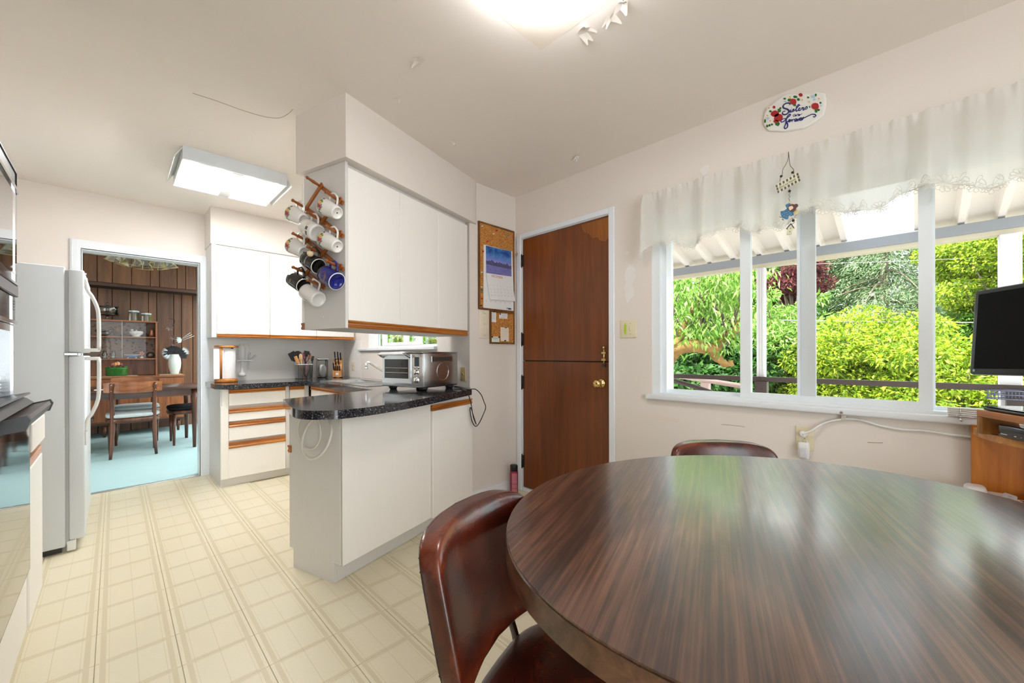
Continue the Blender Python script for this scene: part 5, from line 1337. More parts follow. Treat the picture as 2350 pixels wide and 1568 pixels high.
card(cal, 'picture', ((1116.5, 563.5), (1174.5, 577), (1175, 634.8), (1117, 626)), 0.0065, calpic(), 0.0008)
card(cal, 'december_page', ((1116.5, 626.5), (1175, 636), (1183, 692), (1125, 687)), 0.014, m_paper, 0.0008)
def flat_text(parent, s, px, off, w_, mt, nm='lettering', maxh=None):
    """lettering on the board plane, its centre at the pixel, w_ metres wide"""
    v, f = text_geo(s, 1.0); xs = [a for a, _ in v]; k = w_ / (max(xs) - min(xs))
    c = on_y(px[0], px[1], yy(off))
    MB().add([(c.x + a * k, c.y, c.z + b * k) for a, b in v], f).build(nm, mt, parent)
m_redink = basic('red_ink', (0.55, 0.10, 0.08), 0.6)
flat_text(cal, 'DECEMBER', (1142, 635.5), 0.0155, 0.12, m_redink)
dgt = MB(); dn = 1; pg = card_pts(((1122, 645), (1176, 651), (1181, 684), (1127, 682)), 0.0152)
for r_ in range(5):
    for c_ in range(7):
        if (r_ == 0 and c_ < 5) or dn > 31: continue
        a, b_ = (c_ + 0.3) / 7, (r_ + 0.4) / 5
        q = pg[0].lerp(pg[1], a).lerp(pg[3].lerp(pg[2], a), b_); v, f = text_geo(str(dn), 0.011); dgt.add([(q.x + x, q.y, q.z + y) for x, y in v], f); dn += 1
dgt.build('dates', m_greyink, cal)
dgt = MB(); pg = card_pts(((1112, 690), (1178, 697), (1180, 708), (1112, 702)), 0.0046)
for k, d_ in enumerate((26, 27, 28, 29, 30, 31)):
    q = pg[0].lerp(pg[1], (k + 0.4) / 6.2); v, f = text_geo(str(d_), 0.012); dgt.add([(q.x + x, q.y, q.z + y) for x, y in v], f)
dgt.build('dates', m_greyink, cal)
cN = on_y(1170, 709, yy(0.0048)); MB().prism([(cN.x + 0.022 * math.cos(a), cN.z + 0.007 * math.sin(a)) for a in [2 * PI * k / 16 for k in range(16)]], cN.y - 0.0005, cN.y + 0.0003, 'y').build('logo', basic('navy_print', (0.03, 0.06, 0.16), 0.5), cal)
MB().prism([(cN.x - 0.026 + a, cN.z + b) for a, b in ((-0.010, -0.006), (-0.005, -0.006), (0.002, 0.007), (-0.006, 0.007))], cN.y - 0.0005, cN.y + 0.0003, 'y').build('logo', basic('teal_print', (0.05, 0.25, 0.35), 0.5), cal)
def notec(name, label, cat, px, extra):
    t = thing(name, label, cat, (0, 0, 0), group=None)
    card(t, 'sheet', px, 0.0012, extra[0]); 
    for e in extra[1:]: card(t, e[0], e[1], 0.0020, e[2])
m_cream2 = basic('cream_card', (0.80, 0.72, 0.60), 0.8)
notec('paper_note', 'narrow white note on the small cork board, upper left', 'note', ((1128, 714), (1139, 715), (1139, 740), (1128, 739)), [m_paper] + [('printed_line', ((1129.5, y), (1137, y + 0.4), (1137, y + 1.2), (1129.5, y + 0.8)), m_greyink) for y in (719, 723, 727, 731)])
notec('business_card', 'white business card with dark red mark on the small cork board', 'card', ((1146, 716), (1165, 718), (1165, 732), (1146, 731)), [m_paper, ('red_mark', ((1147, 717.5), (1150, 718), (1150, 723), (1147, 722.5)), m_maroon)] + [('printed_line', ((1152, y), (1163, y + 1), (1163, y + 1.8), (1152, y + 0.8)), m_greyink) for y in (720, 724)] + [('printed_line', ((1148, 728), (1160, 729), (1160, 729.8), (1148, 728.8)), m_greyink)])
notec('paper_note', 'cream note pinned at centre of the small cork board', 'note', ((1149, 751), (1168, 752.5), (1168, 784), (1149, 783)), [m_cream2] + [('printed_line', ((1151, y), (1165, y + 0.8), (1165, y + 1.4), (1151, y + 0.6)), basic('faint_ink', (0.62, 0.55, 0.48), 0.8)) for y in (756, 761, 766, 771)])
notec('business_card', 'green and white card at the bottom of the small cork board', 'card', ((1126.5, 772), (1146, 773), (1146, 787), (1126.5, 786.5)), [m_paper, ('green_band', ((1127, 784.5), (1145.5, 785), (1145.5, 786.6), (1127, 786.1)), basic('green_print', (0.20, 0.50, 0.12), 0.6)), ('printed_line', ((1129, 774.5), (1144, 775.5), (1144, 777), (1129, 776)), basic('olive_print', (0.35, 0.38, 0.08), 0.6)), ('printed_line', ((1132, 779), (1143, 779.7), (1143, 780.7), (1132, 780)), basic('sky_print', (0.25, 0.5, 0.6), 0.6))])
pinmesh = MB().lathe([(0, 0.0), (0.0055, 0.0), (0.0055, 0.002), (0.0030, 0.003), (0.0030, 0.008), (0.0050, 0.010), (0.0050, 0.012), (0, 0.0125)], 10)
def pin(label, px, col, off=0.0, group='pushpins on the cork boards'):
    p = on_y(px[0], px[1], yy(off))
    m_ = basic('pin_' + col[0], col[1], 0.25)
    tag(pinmesh.build('pushpin', m_, M=Matrix.Translation(p) @ Matrix.Rotation(PI / 2, 4, 'X')), label, 'pushpin', group)
WH, RD, BL, YE, BK, GN = ('white', (0.8, 0.8, 0.8)), ('red', (0.5, 0.02, 0.02)), ('steel_blue', (0.10, 0.25, 0.35)), ('yellow', (0.70, 0.42, 0.04)), ('black', (0.02, 0.02, 0.02)), ('green', (0.08, 0.2, 0.03))
for l, p, c, off in (('white pushpin at the top left corner of the tall cork board', (1107, 519), WH, 0), ('red pushpin near the top centre of the tall cork board', (1141, 529), RD, 0), ('white pushpin below the red one on the tall cork board', (1133, 537), WH, 0), ('blue pushpin at the upper right of the tall cork board', (1166, 541), BL, 0),
                ('red pushpin just above the calendar', (1119.5, 554), RD, 0), ('red pushpin at the left edge of the calendar', (1109, 577), RD, 0), ('yellow pushpin left of the calendar picture', (1105, 609), YE, 0), ('white pushpin left of the calendar below the yellow one', (1105.5, 625), WH, 0),
                ('white pushpin halfway down the left strip of cork', (1105, 659), WH, 0), ('green pushpin in the left strip of cork', (1105, 665), GN, 0), ('steel blue pushpin in the left strip of cork', (1105, 670.5), BL, 0), ('yellow pushpin low in the left strip of cork', (1105.5, 679), YE, 0), ('red pushpin low in the left strip of cork', (1106, 685), RD, 0), ('dark pushpin at the bottom of the left strip of cork', (1103.5, 701), BK, 0),
                ('black pushpin on the narrow white note', (1133, 715.5), BK, 0.002), ('blue pushpin at the top of the cream note', (1160, 752.5), BL, 0.002), ('black pushpin at the bottom of the cream note', (1158.5, 782), BK, 0.002), ('black pushpin on the green card, left', (1128.5, 773), BK, 0.002), ('black pushpin on the green card, right', (1145, 774), BK, 0.002)):
    pin(l, p, c, off)

# ---- valance curtain
def cloth():
    t = NT('sheer_white_cotton'); n_, l_ = t.n, t.l
    v = t.noise(t.map(t.co(), (1, 1, 0.15)), 9, 3)
    c = t.mix(v, (0.86, 0.86, 0.82), (0.92, 0.92, 0.90)); t.set(col=c, rough=0.9, spec=0.1)
    tr_ = n_.new('ShaderNodeBsdfTranslucent'); l_.new(c, tr_.inputs[0])
    mx = n_.new('ShaderNodeMixShader'); mx.inputs[0].default_value = 0.58
    l_.new(t.b.outputs[0], mx.inputs[1]); l_.new(tr_.outputs[0], mx.inputs[2])
    tp = n_.new('ShaderNodeBsdfTransparent'); m2 = n_.new('ShaderNodeMixShader'); m2.inputs[0].default_value = 0.14
    l_.new(mx.outputs[0], m2.inputs[1]); l_.new(tp.outputs[0], m2.inputs[2]); l_.new(m2.outputs[0], t.out.inputs[0]); return t.mat
m_cloth = cloth(); m_lace = basic('ecru_lace', (0.80, 0.80, 0.74), 0.8, var=0.05)
vc = thing('window_valance', 'sheer white gathered valance with lace hem above the wide window', 'curtain', (0, 0, 0))
VY0, VY1, VZT = -1.10, 1.205, 2.098
rv = random.Random(12); ph_ = [rv.uniform(0, 6.28) for _ in range(6)]
def pleat(s, q):
    """offset from the rod plane: s along the rod (m), q 0 at the hem .. 1 at the rod"""
    a = 0.024 * math.sin(s * 31 + ph_[0] + 1.3 * math.sin(s * 5.1)) + 0.014 * math.sin(s * 57 + ph_[1] + 0.8 * math.sin(s * 9)) + 0.006 * math.sin(s * 13 + ph_[2])
    b = 0.007 * math.sin(s * 118 + ph_[3] + math.sin(s * 23)) + 0.004 * math.sin(s * 211 + ph_[4])
    k = max(0.0, min(1.0, (q - 0.80) / 0.2))
    return a * (1 - 0.65 * k) * (0.6 + 0.4 * (1 - q)) + b * (0.12 + 0.88 * k)
def hem(s):
    return 1.768 + 0.030 * math.cos(2 * PI * (s + 0.03) / 0.37) + 0.008 * math.sin(s * 40) - 0.05 * math.exp(-((VY1 - s) / 0.06) ** 2) * 0.8
def vpt(s, q):
    z = hem(s) + (VZT - hem(s)) * q
    x = XW - 0.088 - pleat(s, q)
    if q > 0.90: z += 0.004 * math.sin(s * 190 + ph_[5]) * (q - 0.9) / 0.1
    e = max(0, (s - (VY1 - 0.03)) / 0.03)
    return (x + 0.07 * e * e, s, z)
MB().grid(lambda a, b: vpt(VY0 + (VY1 - VY0) * a, b), 720, 26).build('cloth', m_cloth, vc)
MB().tube([(XW - 0.048, VY0 + 0.01, VZT - 0.018), (XW - 0.048, VY1 - 0.03, VZT - 0.018), (XW - 0.001, VY1 - 0.012, VZT - 0.018)], 0.005, 6).build('rod', m_wplastic, vc)
def lace_motif(s0, big):
    mb = MB()
    def loop(cs, cq, ang, L, W, n_=14, r=0.0011):
        pts = []
        for k in range(n_):
            a = 2 * PI * k / n_
            u, w_ = L * (0.5 - 0.5 * math.cos(a)), W * math.sin(a) * math.sin(a / 2 + 0.2)
            ds = u * math.cos(ang) - w_ * math.sin(ang); dz_ = u * math.sin(ang) + w_ * math.cos(ang)
            s = cs + ds; zz = hem(cs) + cq + dz_
            x = XW - 0.0885 - pleat(s, 0.05); pts.append((x, s, zz))
        mb.tube(pts, r, 4, closed=True)
    k_ = 1.0 if big else 0.7
    for a in range(7): loop(s0, 0.0, R(-10 + 33 * a), 0.040 * k_, 0.011 * k_)
    for a in (-150, -115, -80, -45): loop(s0, 0.0, R(a), 0.032 * k_, 0.010 * k_)
    for d in (-1, 1):
        for j in range(1, 4):
            cs = s0 + d * 0.040 * j
            for a in range(5): loop(cs, -0.004, R(72 * a + 20 * j), 0.019 * k_, 0.008 * k_, 10, 0.0009)
            loop(cs, 0.012, R(60 if d > 0 else 120), 0.03, 0.008, 10, 0.0009)
    mb.build('lace_motif', m_lace, vc)
s0 = 1.03; big = True
while s0 > -0.45:
    lace_motif(s0, big); s0 -= 0.185; big = not big
hm = MB().tube([(XW - 0.0875 - pleat(VY0 + (VY1 - 0.03 - VY0) * k / 300, 0.0), VY0 + (VY1 - 0.03 - VY0) * k / 300, hem(VY0 + (VY1 - 0.03 - VY0) * k / 300)) for k in range(301)], 0.0018, 4); hm.build('hem_edge', m_lace, vc)

# ---- hanging sign with angel and birdhouse
SXP = XW - 0.122
def sp(u, v, off=0.0): return on_x(u, v, SXP - off)
hs = thing('hanging_ornament', 'wooden hanging ornament of a checked sign, blue-dressed angel and birdhouse', 'ornament', (0, 0, 0))
def cut(name, px, th, mt, off=0.0):
    p = [sp(u, v, off) for u, v in px]; MB().prism([(q.y, q.z) for q in p], SXP - off - th, SXP - off, 'x').build(name, mt, hs)
m_signw = basic('cream_sign', (0.72, 0.70, 0.50), 0.6)
cut('sign_board', ((1780.5, 429), (1833, 400), (1838.5, 420.5), (1786, 447.5)), 0.004, m_signw)
g_ = lambda a, b: (1780.5 + (1833 - 1780.5) * a + 5.5 * b, 429 - 29 * a + 19.5 * b)
for a, b in [(0.02 + 0.153 * k, 0.03) for k in range(7)] + [(0.02 + 0.153 * k, 0.70) for k in range(7)] + [(0.02, 0.36), (0.94, 0.36)]:
    q = [g_(a, b), g_(a + 0.075, b), g_(a + 0.075, b + 0.27), g_(a, b + 0.27)]
    cut('check_square', q, 0.0008, m_black, 0.0042)
v, f = text_geo('Bless our friends', 1.0); xs = [x for x, _ in v]; w0 = max(xs) - min(xs)
vv = []
for x, y in v:
    u_, v_ = g_(0.5 + x / w0 * 0.72, 0.5 - y * 0.36); p = sp(u_, v_, 0.0046); vv.append(tuple(p))
MB().add(vv, f).build('lettering', m_ink, hs)
m_wire = basic('dark_wire', (0.06, 0.05, 0.045), 0.4, 0.6)
wr_ = lambda pts, r=0.0011: MB().tube(catmull([sp(*p, 0.002) for p in pts], 4), r, 5).build('wire', m_wire, hs)
wr_(((1812, 352), (1811, 368), (1805, 382), (1799, 392), (1797, 405), (1793, 412), (1792, 421))); wr_(((1812, 352), (1814, 372), (1816, 384), (1823, 392), (1824, 401), (1823, 410)))
wr_(((1814, 436), (1813, 442), (1815, 447), (1812, 451), (1815, 455), (1812, 459), (1814, 464), (1812, 469)), 0.0009)
for u_, v_ in ((1795, 408), (1821, 399.5), (1814, 442), (1822, 510)): MB().sphere(sp(u_, v_, 0.004), 0.006, 8, 6).build('bead', m_black, hs)
m_dress = basic('blue_dress_paint', (0.035, 0.16, 0.30), 0.5, var=0.15); m_hair = basic('brown_hair_paint', (0.10, 0.03, 0.02), 0.5); m_face = basic('peach_face_paint', (0.80, 0.58, 0.46), 0.5); m_wing = basic('gold_wing_paint', (0.68, 0.55, 0.28), 0.5)
ck = lambda pts: [(1780 + x * 70 / 1291, 460 + y * 85 / 1568) for x, y in pts]
cut('wing', ck(((790, 640), (800, 560), (900, 450), (980, 470), (1010, 540), (970, 640), (880, 690))), 0.003, m_wing, 0.001)
cut('wing', ck(((560, 190), (600, 110), (720, 150), (780, 240), (700, 260))), 0.003, m_wing, 0.001)
cut('dress', ck(((240, 540), (420, 490), (520, 420), (450, 285), (500, 230), (640, 185), (670, 240), (600, 400), (640, 520), (790, 540), (800, 690), (640, 745), (600, 700), (560, 860), (480, 875), (310, 810), (255, 680))), 0.004, m_dress, 0.004)
cut('hair', ck(((590, 330), (640, 250), (760, 225), (850, 240), (900, 215), (980, 240), (990, 310), (920, 380), (880, 470), (800, 545), (640, 510), (560, 420))), 0.003, m_hair, 0.0082)
cut('face', ck(((580, 360), (640, 320), (740, 300), (790, 380), (740, 440), (640, 495), (600, 440))), 0.002, m_face, 0.0114)
cut('halo', ck(((830, 270), (860, 225), (940, 215), (1000, 270), (960, 330), (880, 345))), 0.002, basic('grey_halo', (0.30, 0.27, 0.25), 0.5), 0.0090)
for x, y in ((300, 650), (400, 715), (420, 600), (490, 755), (505, 570), (535, 660), (370, 530), (640, 600), (700, 650), (530, 350), (590, 540), (645, 695)):
    c = ck(((x, y),))[0]; MB().sphere(sp(*c, 0.0085), 0.0014, 6, 4).build('dot', m_wink, hs)
cut('shoe', ck(((300, 840), (330, 850), (380, 890), (370, 915), (310, 890))), 0.003, m_black, 0.004); cut('shoe', ck(((200, 740), (230, 760), (290, 775), (280, 795), (210, 780))), 0.003, m_black, 0.004)
cut('birdhouse', ck(((560, 1260), (700, 1090), (800, 1230), (720, 1500), (510, 1530))), 0.012, m_signw, 0.001)
cut('birdhouse_roof', ck(((500, 1290), (700, 1060), (720, 1090), (520, 1310))), 0.015, basic('navy_roof', (0.03, 0.03, 0.09), 0.5), 0.0); cut('birdhouse_roof', ck(((690, 1075), (720, 1070), (835, 1240), (810, 1255))), 0.015, basic('navy_roof', (0, 0, 0)), 0.0)
for x, y in ((665, 1250), (630, 1390)):
    c = ck(((x, y),))[0]; MB().sphere(sp(*c, 0.013), 0.0022, 6, 4).build('hole', m_black, hs)
wr_([ck(((720, 800),))[0], ck(((760, 860),))[0], ck(((820, 1000),))[0], ck(((720, 1080),))[0]], 0.001)

# ---- wall plaque
pq = thing('wall_plaque', 'white ceramic plaque with roses and blue script above the window', 'plaque', (0, 0, 0))
PX = XW - 0.014
def pq_p(x, y, off=0.0): return on_x(1720 + x / 11.19, 190 + y / 11.19, PX - off)
outl = [(1060, 300), (1400, 312), (1640, 300), (1750, 266), (1850, 272), (1960, 300), (1990, 400), (2005, 520), (1990, 640), (1940, 840), (1830, 950), (1650, 1080), (1450, 1190), (1200, 1240), (950, 1275), (700, 1270), (520, 1255), (430, 1170), (382, 1080), (385, 960), (410, 800), (480, 690), (600, 580), (700, 490), (850, 390), (950, 330)]
oc = catmull([pq_p(*p) for p in outl], 4, True); cc = sum(oc, Vector()) / len(oc)
lay = [(1.0, XW - 0.0006), (1.0, XW - 0.008), (0.975, XW - 0.0125), (0.93, PX)]
vs_ = []; 
for k, x in lay: vs_ += [(x, cc.y + (p.y - cc.y) * k, cc.z + (p.z - cc.z) * k) for p in oc]
N = len(oc); fs_ = [(l_ * N + i, l_ * N + (i + 1) % N, (l_ + 1) * N + (i + 1) % N, (l_ + 1) * N + i) for l_ in range(3) for i in range(N)] + [[3 * N + i for i in range(N)], [i for i in range(N)][::-1]]
MB().add(vs_, fs_, 0, False).build('plaque', m_ceramic, pq)
def pblob(name, x, y, rx, ry, mt, off=0.0006, seed=0, jag=0.18, n_=14):
    rr_ = random.Random(seed); ps = [pq_p(x + rx * math.cos(2 * PI * k / n_) * (1 - jag * rr_.random()), y + ry * math.sin(2 * PI * k / n_) * (1 - jag * rr_.random())) for k in range(n_)]
    off += 0.0006 * ((int(x) * 7 + int(y) * 3) % 5) / 5
    MB().prism([(p.y, p.z) for p in ps], PX - off - 0.0012, PX + 0.0003, 'x').build(name, mt, pq)
m_prose = basic('rose_red_glaze', (0.42, 0.02, 0.025), 0.15, var=0.5, scale=160); m_pleaf = basic('leaf_glaze', (0.03, 0.14, 0.02), 0.15, var=0.3); m_pyel = basic('yellow_glaze', (0.80, 0.42, 0.02), 0.15); m_pblue = basic('pale_blue_glaze', (0.45, 0.58, 0.72), 0.15, var=0.2, scale=200); m_script = basic('navy_glaze', (0.012, 0.02, 0.16), 0.12)
for x, y, a, b in ((670, 1100, 1, 1), (750, 1085, 70, 75), (800, 745, 55, 60), (570, 770, 40, 35), (1060, 480, 55, 50), (1210, 405, 60, 40), (1290, 470, 50, 45), (1195, 615, 45, 35), (1580, 665, 25, 30), (1745, 770, 45, 60), (1800, 740, 50, 40), (1860, 560, 35, 30), (1540, 420, 35, 30), (490, 1150, 40, 40), (550, 1130, 35, 35), (610, 1110, 35, 35), (830, 690, 30, 30), (940, 450, 40, 30), (1740, 360, 30, 40), (430, 1020, 30, 60)):
    pblob('leaf', x, y, a, b, m_pleaf, 0.0004, int(x), 0.35, 10)
for x, y, a, b in ((1160, 530, 98, 85), (690, 835, 115, 90), (775, 935, 125, 115), (1720, 650, 115, 95), (1352, 355, 55, 48), (665, 665, 42, 38), (710, 1030, 70, 40)):
    pblob('rose', x, y, a, b, m_prose, 0.001, int(x) + 1)
for x, y in ((1570, 535), (1820, 455), (1080, 405), (1390, 485), (535, 690), (495, 880), (565, 1020)):
    for k in range(6): pblob('daisy_petal', x + 34 * math.cos(k * PI / 3), y + 34 * math.sin(k * PI / 3), 20, 20, m_wplastic, 0.0002, k, 0.1, 8)
    pblob('daisy_centre', x, y, 24, 22, m_pyel, 0.0008, 3, 0.1, 8)
for x, y, a, b in ((1670, 400, 75, 55), (1700, 470, 40, 40), (960, 520, 50, 35), (500, 950, 60, 40), (1870, 630, 30, 30)): pblob('blue_flower', x, y, a, b, m_pblue, 0.0004, int(y), 0.5, 14)
def stroke(pts, w_):
    q = catmull([pq_p(x, y, 0.0008) for x, y in pts], 4); MB().tube(q, [w_ * (0.75 + 0.35 * math.sin(PI * i / max(1, len(q) - 1))) for i in range(len(q))], 5).build('script_stroke', m_script, pq)
WS = 0.0026
stroke([(1075, 605), (1062, 565), (1000, 560), (925, 595), (893, 650), (920, 690), (1000, 715), (1045, 760), (1025, 815), (960, 855), (900, 850), (880, 815), (905, 775), (955, 770)], WS * 1.25)
stroke([(1040, 815), (1080, 775), (1098, 728), (1082, 785), (1110, 790), (1165, 712), (1172, 755), (1145, 782), (1125, 770)], WS * 0.9)
stroke([(1112, 690), (1122, 682)], WS)
stroke([(1165, 775), (1230, 715), (1310, 620), (1290, 600), (1250, 650), (1232, 745), (1250, 770), (1310, 715), (1330, 690), (1305, 700), (1300, 745), (1335, 750), (1392, 675), (1402, 692), (1432, 684), (1408, 728), (1440, 735), (1495, 650), (1520, 680), (1505, 715), (1455, 722)], WS * 0.9)
stroke([(1225, 655), (1290, 640), (1350, 612)], WS * 0.6)
stroke([(1212, 850), (1172, 852), (1156, 888), (1182, 902), (1222, 858), (1216, 895), (1242, 884), (1266, 848), (1296, 852), (1282, 886), (1305, 876), (1330, 852), (1300, 858), (1305, 888), (1350, 860), (1388, 826)], WS * 0.6)
stroke([(985, 955), (900, 965), (842, 1012), (850, 1045), (915, 1028), (1010, 935), (1082, 872), (1068, 845), (1020, 885), (982, 970), (962, 1090), (925, 1180), (952, 1215), (1002, 1180), (1012, 1105), (985, 1055), (1040, 1025), (1085, 1000), (1060, 985), (1035, 1020), (1060, 1042), (1098, 1005), (1128, 985), (1125, 1035), (1145, 990), (1190, 975)], WS * 1.1)
stroke([(1190, 1022), (1238, 998), (1235, 962), (1198, 985), (1205, 1030), (1250, 1015), (1262, 970), (1275, 1020), (1320, 952), (1370, 968), (1362, 940), (1328, 968), (1335, 1006), (1395, 985), (1412, 930), (1430, 945), (1490, 918), (1560, 885), (1640, 852), (1712, 858), (1738, 890), (1705, 922), (1672, 906)], WS)
# ================================================================ DINING ROOM
DZC, DYF, DYB = 2.50, 8.30, 7.90
def carpet():
    t = NT('aqua_carpet'); a = t.noise(t.co(), 260, 3, 0.7); b = t.noise(t.co(), 2.0, 3)
    c = t.mix(a, (0.34, 0.51, 0.51), (0.47, 0.63, 0.63)); c = t.mix(t.m('MULTIPLY', b, 0.25), c, (0.52, 0.74, 0.74))
    t.set(col=c, rough=0.95, spec=0.1); t.bump(a, 0.5, 0.004); return t.mat
struct('floor_dining', MB().box(-2.2, 1.3, YD + 0.001, DYF + 0.1, -0.12, 0.004), carpet(), 'aqua carpet of the dining room')
t_ = NT('popcorn_ceiling'); _a = t_.noise(t_.co(), 130, 4, 0.7); t_.set(col=t_.mix(_a, (0.50, 0.53, 0.54), (0.68, 0.71, 0.72)), rough=0.95); t_.bump(_a, 0.8, 0.006)
struct('ceiling_dining', MB().box(-2.2, 1.3, YD + 0.121, DYF + 0.1, DZC, DZC + 0.1), t_.mat, 'grey textured ceiling of the dining room')
struct('wall_dining_left', MB().box(-2.32, -2.2, YD + 0.12, DYF + 0.1, 0, DZC), basic('dining_side_paint', (0.45, 0.38, 0.30), 0.6), 'side wall of the dining room')
m_pan = wood('walnut_panel', '4a2d1b', '7d5535', 0.9, 'z', 0.38, 0.1, 20, 1.2)
wdn = struct('wall_dining_back', MB().box(-2.2, 1.3, DYF, DYF + 0.1, 0, DZC), basic('panel_groove', (0.02, 0.012, 0.008), 0.7), 'dark wood panelled far wall of the dining room')
def boards(edges, y, z0_, z1_, parent, nm='panel'):
    for a, b in zip(edges[:-1], edges[1:]):
        MB().rbox(a + 0.003, b - 0.003, y - 0.012, y - 0.0005, z0_, z1_, 0.003, 1).build(nm, m_pan, parent)
lowe = [on_y(u, 720, DYF).x for u in (224.5, 258, 300, 341, 360, 399, 417)]
lowe = [lowe[0] - 0.55, lowe[0] - 0.35, lowe[0] - 0.15] + lowe + [lowe[-1] + 0.14, lowe[-1] + 0.36, lowe[-1] + 0.5]
boards(lowe, DYF, 0.0, 2.10, wdn)
blk = struct('bulkhead_dining', MB().box(-2.2, 1.3, DYB, DYF - 0.013, 2.095, DZC), basic('panel_groove', (0, 0, 0)), 'panelled bulkhead across the top of the dining room wall')
upe = [on_y(u, 620, DYB).x for u in (224, 259, 303, 346, 367, 407, 427)]
upe = [upe[0] - 0.5, upe[0] - 0.3, upe[0] - 0.13] + upe + [upe[-1] + 0.13, upe[-1] + 0.33, upe[-1] + 0.5]
boards(upe, DYB, 2.135, DZC - 0.002, blk)
MB().box(-1.2, 1.5, DYB - 0.016, DYB - 0.0005, 2.088, 2.130).build('trim_board', wood('dark_trim', '2a160d', '4a2a18', 1, 'x', 0.4, 0, 16), blk)

m_hw = wood('teak', '6b3a1a', 'a4653a', 1.4, 'x', 0.35, 0.1, 18); m_hwz = wood('teak_upright', '6b3a1a', 'a4653a', 1.4, 'z', 0.35, 0.1, 18); m_dw = wood('dark_teak', '2f1a11', '553222', 1.6, 'x', 0.3, 0.15, 18); m_dwz = wood('dark_teak_upright', '34190e', '6a3c24', 1.8, 'z', 0.3, 0.15, 16)
# buffet with display hutch
bf = thing('buffet', 'long teak buffet against the panelled dining room wall', 'buffet', (0, 0, 0))
BX0, BX1, BYF, BZT = -0.75, 0.735, 7.72, 0.835
MB().box(BX0, BX1, BYF + 0.02, 8.27, 0.20, BZT - 0.03).build('carcass', m_hw, bf)
MB().rbox(BX0 - 0.01, BX1 + 0.01, BYF - 0.005, 8.272, BZT - 0.03, BZT, 0.003, 1).build('top', m_hw, bf)
for a, b in ((-0.74, -0.37), (-0.36, 0.02), (0.03, 0.40), (0.41, 0.73)): MB().rbox(a, b, BYF, BYF + 0.0195, 0.22, BZT - 0.04, 0.002, 1).build('door', m_hwz, bf)
MB().box(BX0, BX1, BYF + 0.03, 8.25, 0.17, 0.1995).build('plinth', m_dw, bf)
for x in (BX0 + 0.06, -0.1, BX1 - 0.06):
    for y in (BYF + 0.07, 8.2): MB().cyl((x, y, 0.004), 0.014, 0.166, 10, r2=0.024).build('leg', m_dwz, bf)
hu = thing('display_hutch', 'teak display hutch with sliding glass doors on the buffet', 'hutch', (0, 0, 0))
HX1 = on_y(361, 760, 7.88).x; HX0, HY0, HY1 = -0.72, 7.86, 8.22
Zs = [on_y(300, v, 7.88).z for v in (734, 768, 818)]
MB().box(HX0, HX1, HY1 - 0.012, HY1, BZT + 0.001, Zs[0]).build('back_panel', m_hwz, hu)
MB().box(HX1 - 0.018, HX1, HY0, HY1 - 0.012, BZT + 0.001, Zs[0]).build('side', m_hwz, hu); MB().box(HX0, HX0 + 0.018, HY0, HY1 - 0.012, BZT + 0.001, Zs[0]).build('side', m_hwz, hu)
MB().box(HX0 - 0.01, HX1 + 0.012, HY0 - 0.008, HY1, Zs[0], Zs[0] + 0.018).build('top', m_hw, hu)
for z in Zs[1:]: MB().box(HX0 + 0.018, HX1 - 0.018, HY0 + 0.012, HY1 - 0.012, z - 0.016, z).build('shelf', m_hw, hu)
def floral():
    t = NT('floral_backing'); a = t.noise(t.co(), 26, 5, 0.7); b = t.noise(t.map(t.co(), loc=(4, 0, 1)), 16, 4, 0.6)
    c = t.mix(t.m('GREATER_THAN', a, 0.58), (0.30, 0.21, 0.17), (0.13, 0.075, 0.05)); c = t.mix(t.m('GREATER_THAN', b, 0.64), c, (0.42, 0.25, 0.15)); t.set(col=c, rough=0.8); return t.mat
MB().box(HX0 + 0.02, HX1 - 0.02, HY1 - 0.016, HY1 - 0.0122, Zs[2], Zs[0]).build('floral_lining', floral(), hu)
for a, b, y in ((HX0 + 0.02, on_y(281, 770, HY0).x, HY0 + 0.004), (on_y(279, 770, HY0).x, on_y(335, 770, HY0).x, HY0 - 0.001)):
    MB().box(a, b, y - 0.0015, y + 0.0015, Zs[2] + 0.002, Zs[0] - 0.004).build('sliding_glass', glass_thin('hutch_glass', (0.95, 0.95, 0.94), 0.35), hu)
ex = on_y(280.5, 770, HY0).x; MB().box(ex - 0.0025, ex + 0.0025, HY0 - 0.004, HY0 + 0.008, Zs[2] + 0.002, Zs[0] - 0.004).build('glass_edge', basic('frosted_glass_edge', (0.42, 0.38, 0.36), 0.3), hu)

def obj_at(u, v, y): return on_y(u, v, y)
m_gl2 = glass_thin('cut_glass', (0.72, 0.72, 0.68), 3.0, 0.05)
# cake stand
p = on_y(247, 729, 8.0); cs = thing('cake_stand', 'glass cake stand with domed lid on the hutch', 'cake stand', (p.x, 8.02, Zs[0] + 0.018))
MB().lathe([(0.05, 0.0005), (0.048, 0.006), (0.014, 0.018), (0.012, 0.05), (0.025, 0.066), (0.150, 0.072), (0.152, 0.078), (0, 0.078)], 28).build('stand', m_gl2, cs)
MB().lathe([(0.142, 0.079), (0.142, 0.185), (0.135, 0.192), (0.02, 0.205), (0, 0.205)], 28).build('dome', m_gl2, cs)
MB().lathe([(0.146, 0.186), (0.149, 0.188), (0.149, 0.191), (0.146, 0.193)], 28, cap=False).lathe([(0.150, 0.072), (0.155, 0.075), (0.150, 0.079)], 28, cap=False).build('rim_line', basic('dark_rim', (0.04, 0.03, 0.02), 0.3), cs)
MB().sphere((0, 0, 0.228), 0.020, 12, 8).build('knob', m_gl2, cs)
cs.scale = (0.80, 0.80, 1.0)
m_lidb = basic('pale_blue_lid', (0.50, 0.58, 0.60), 0.35)
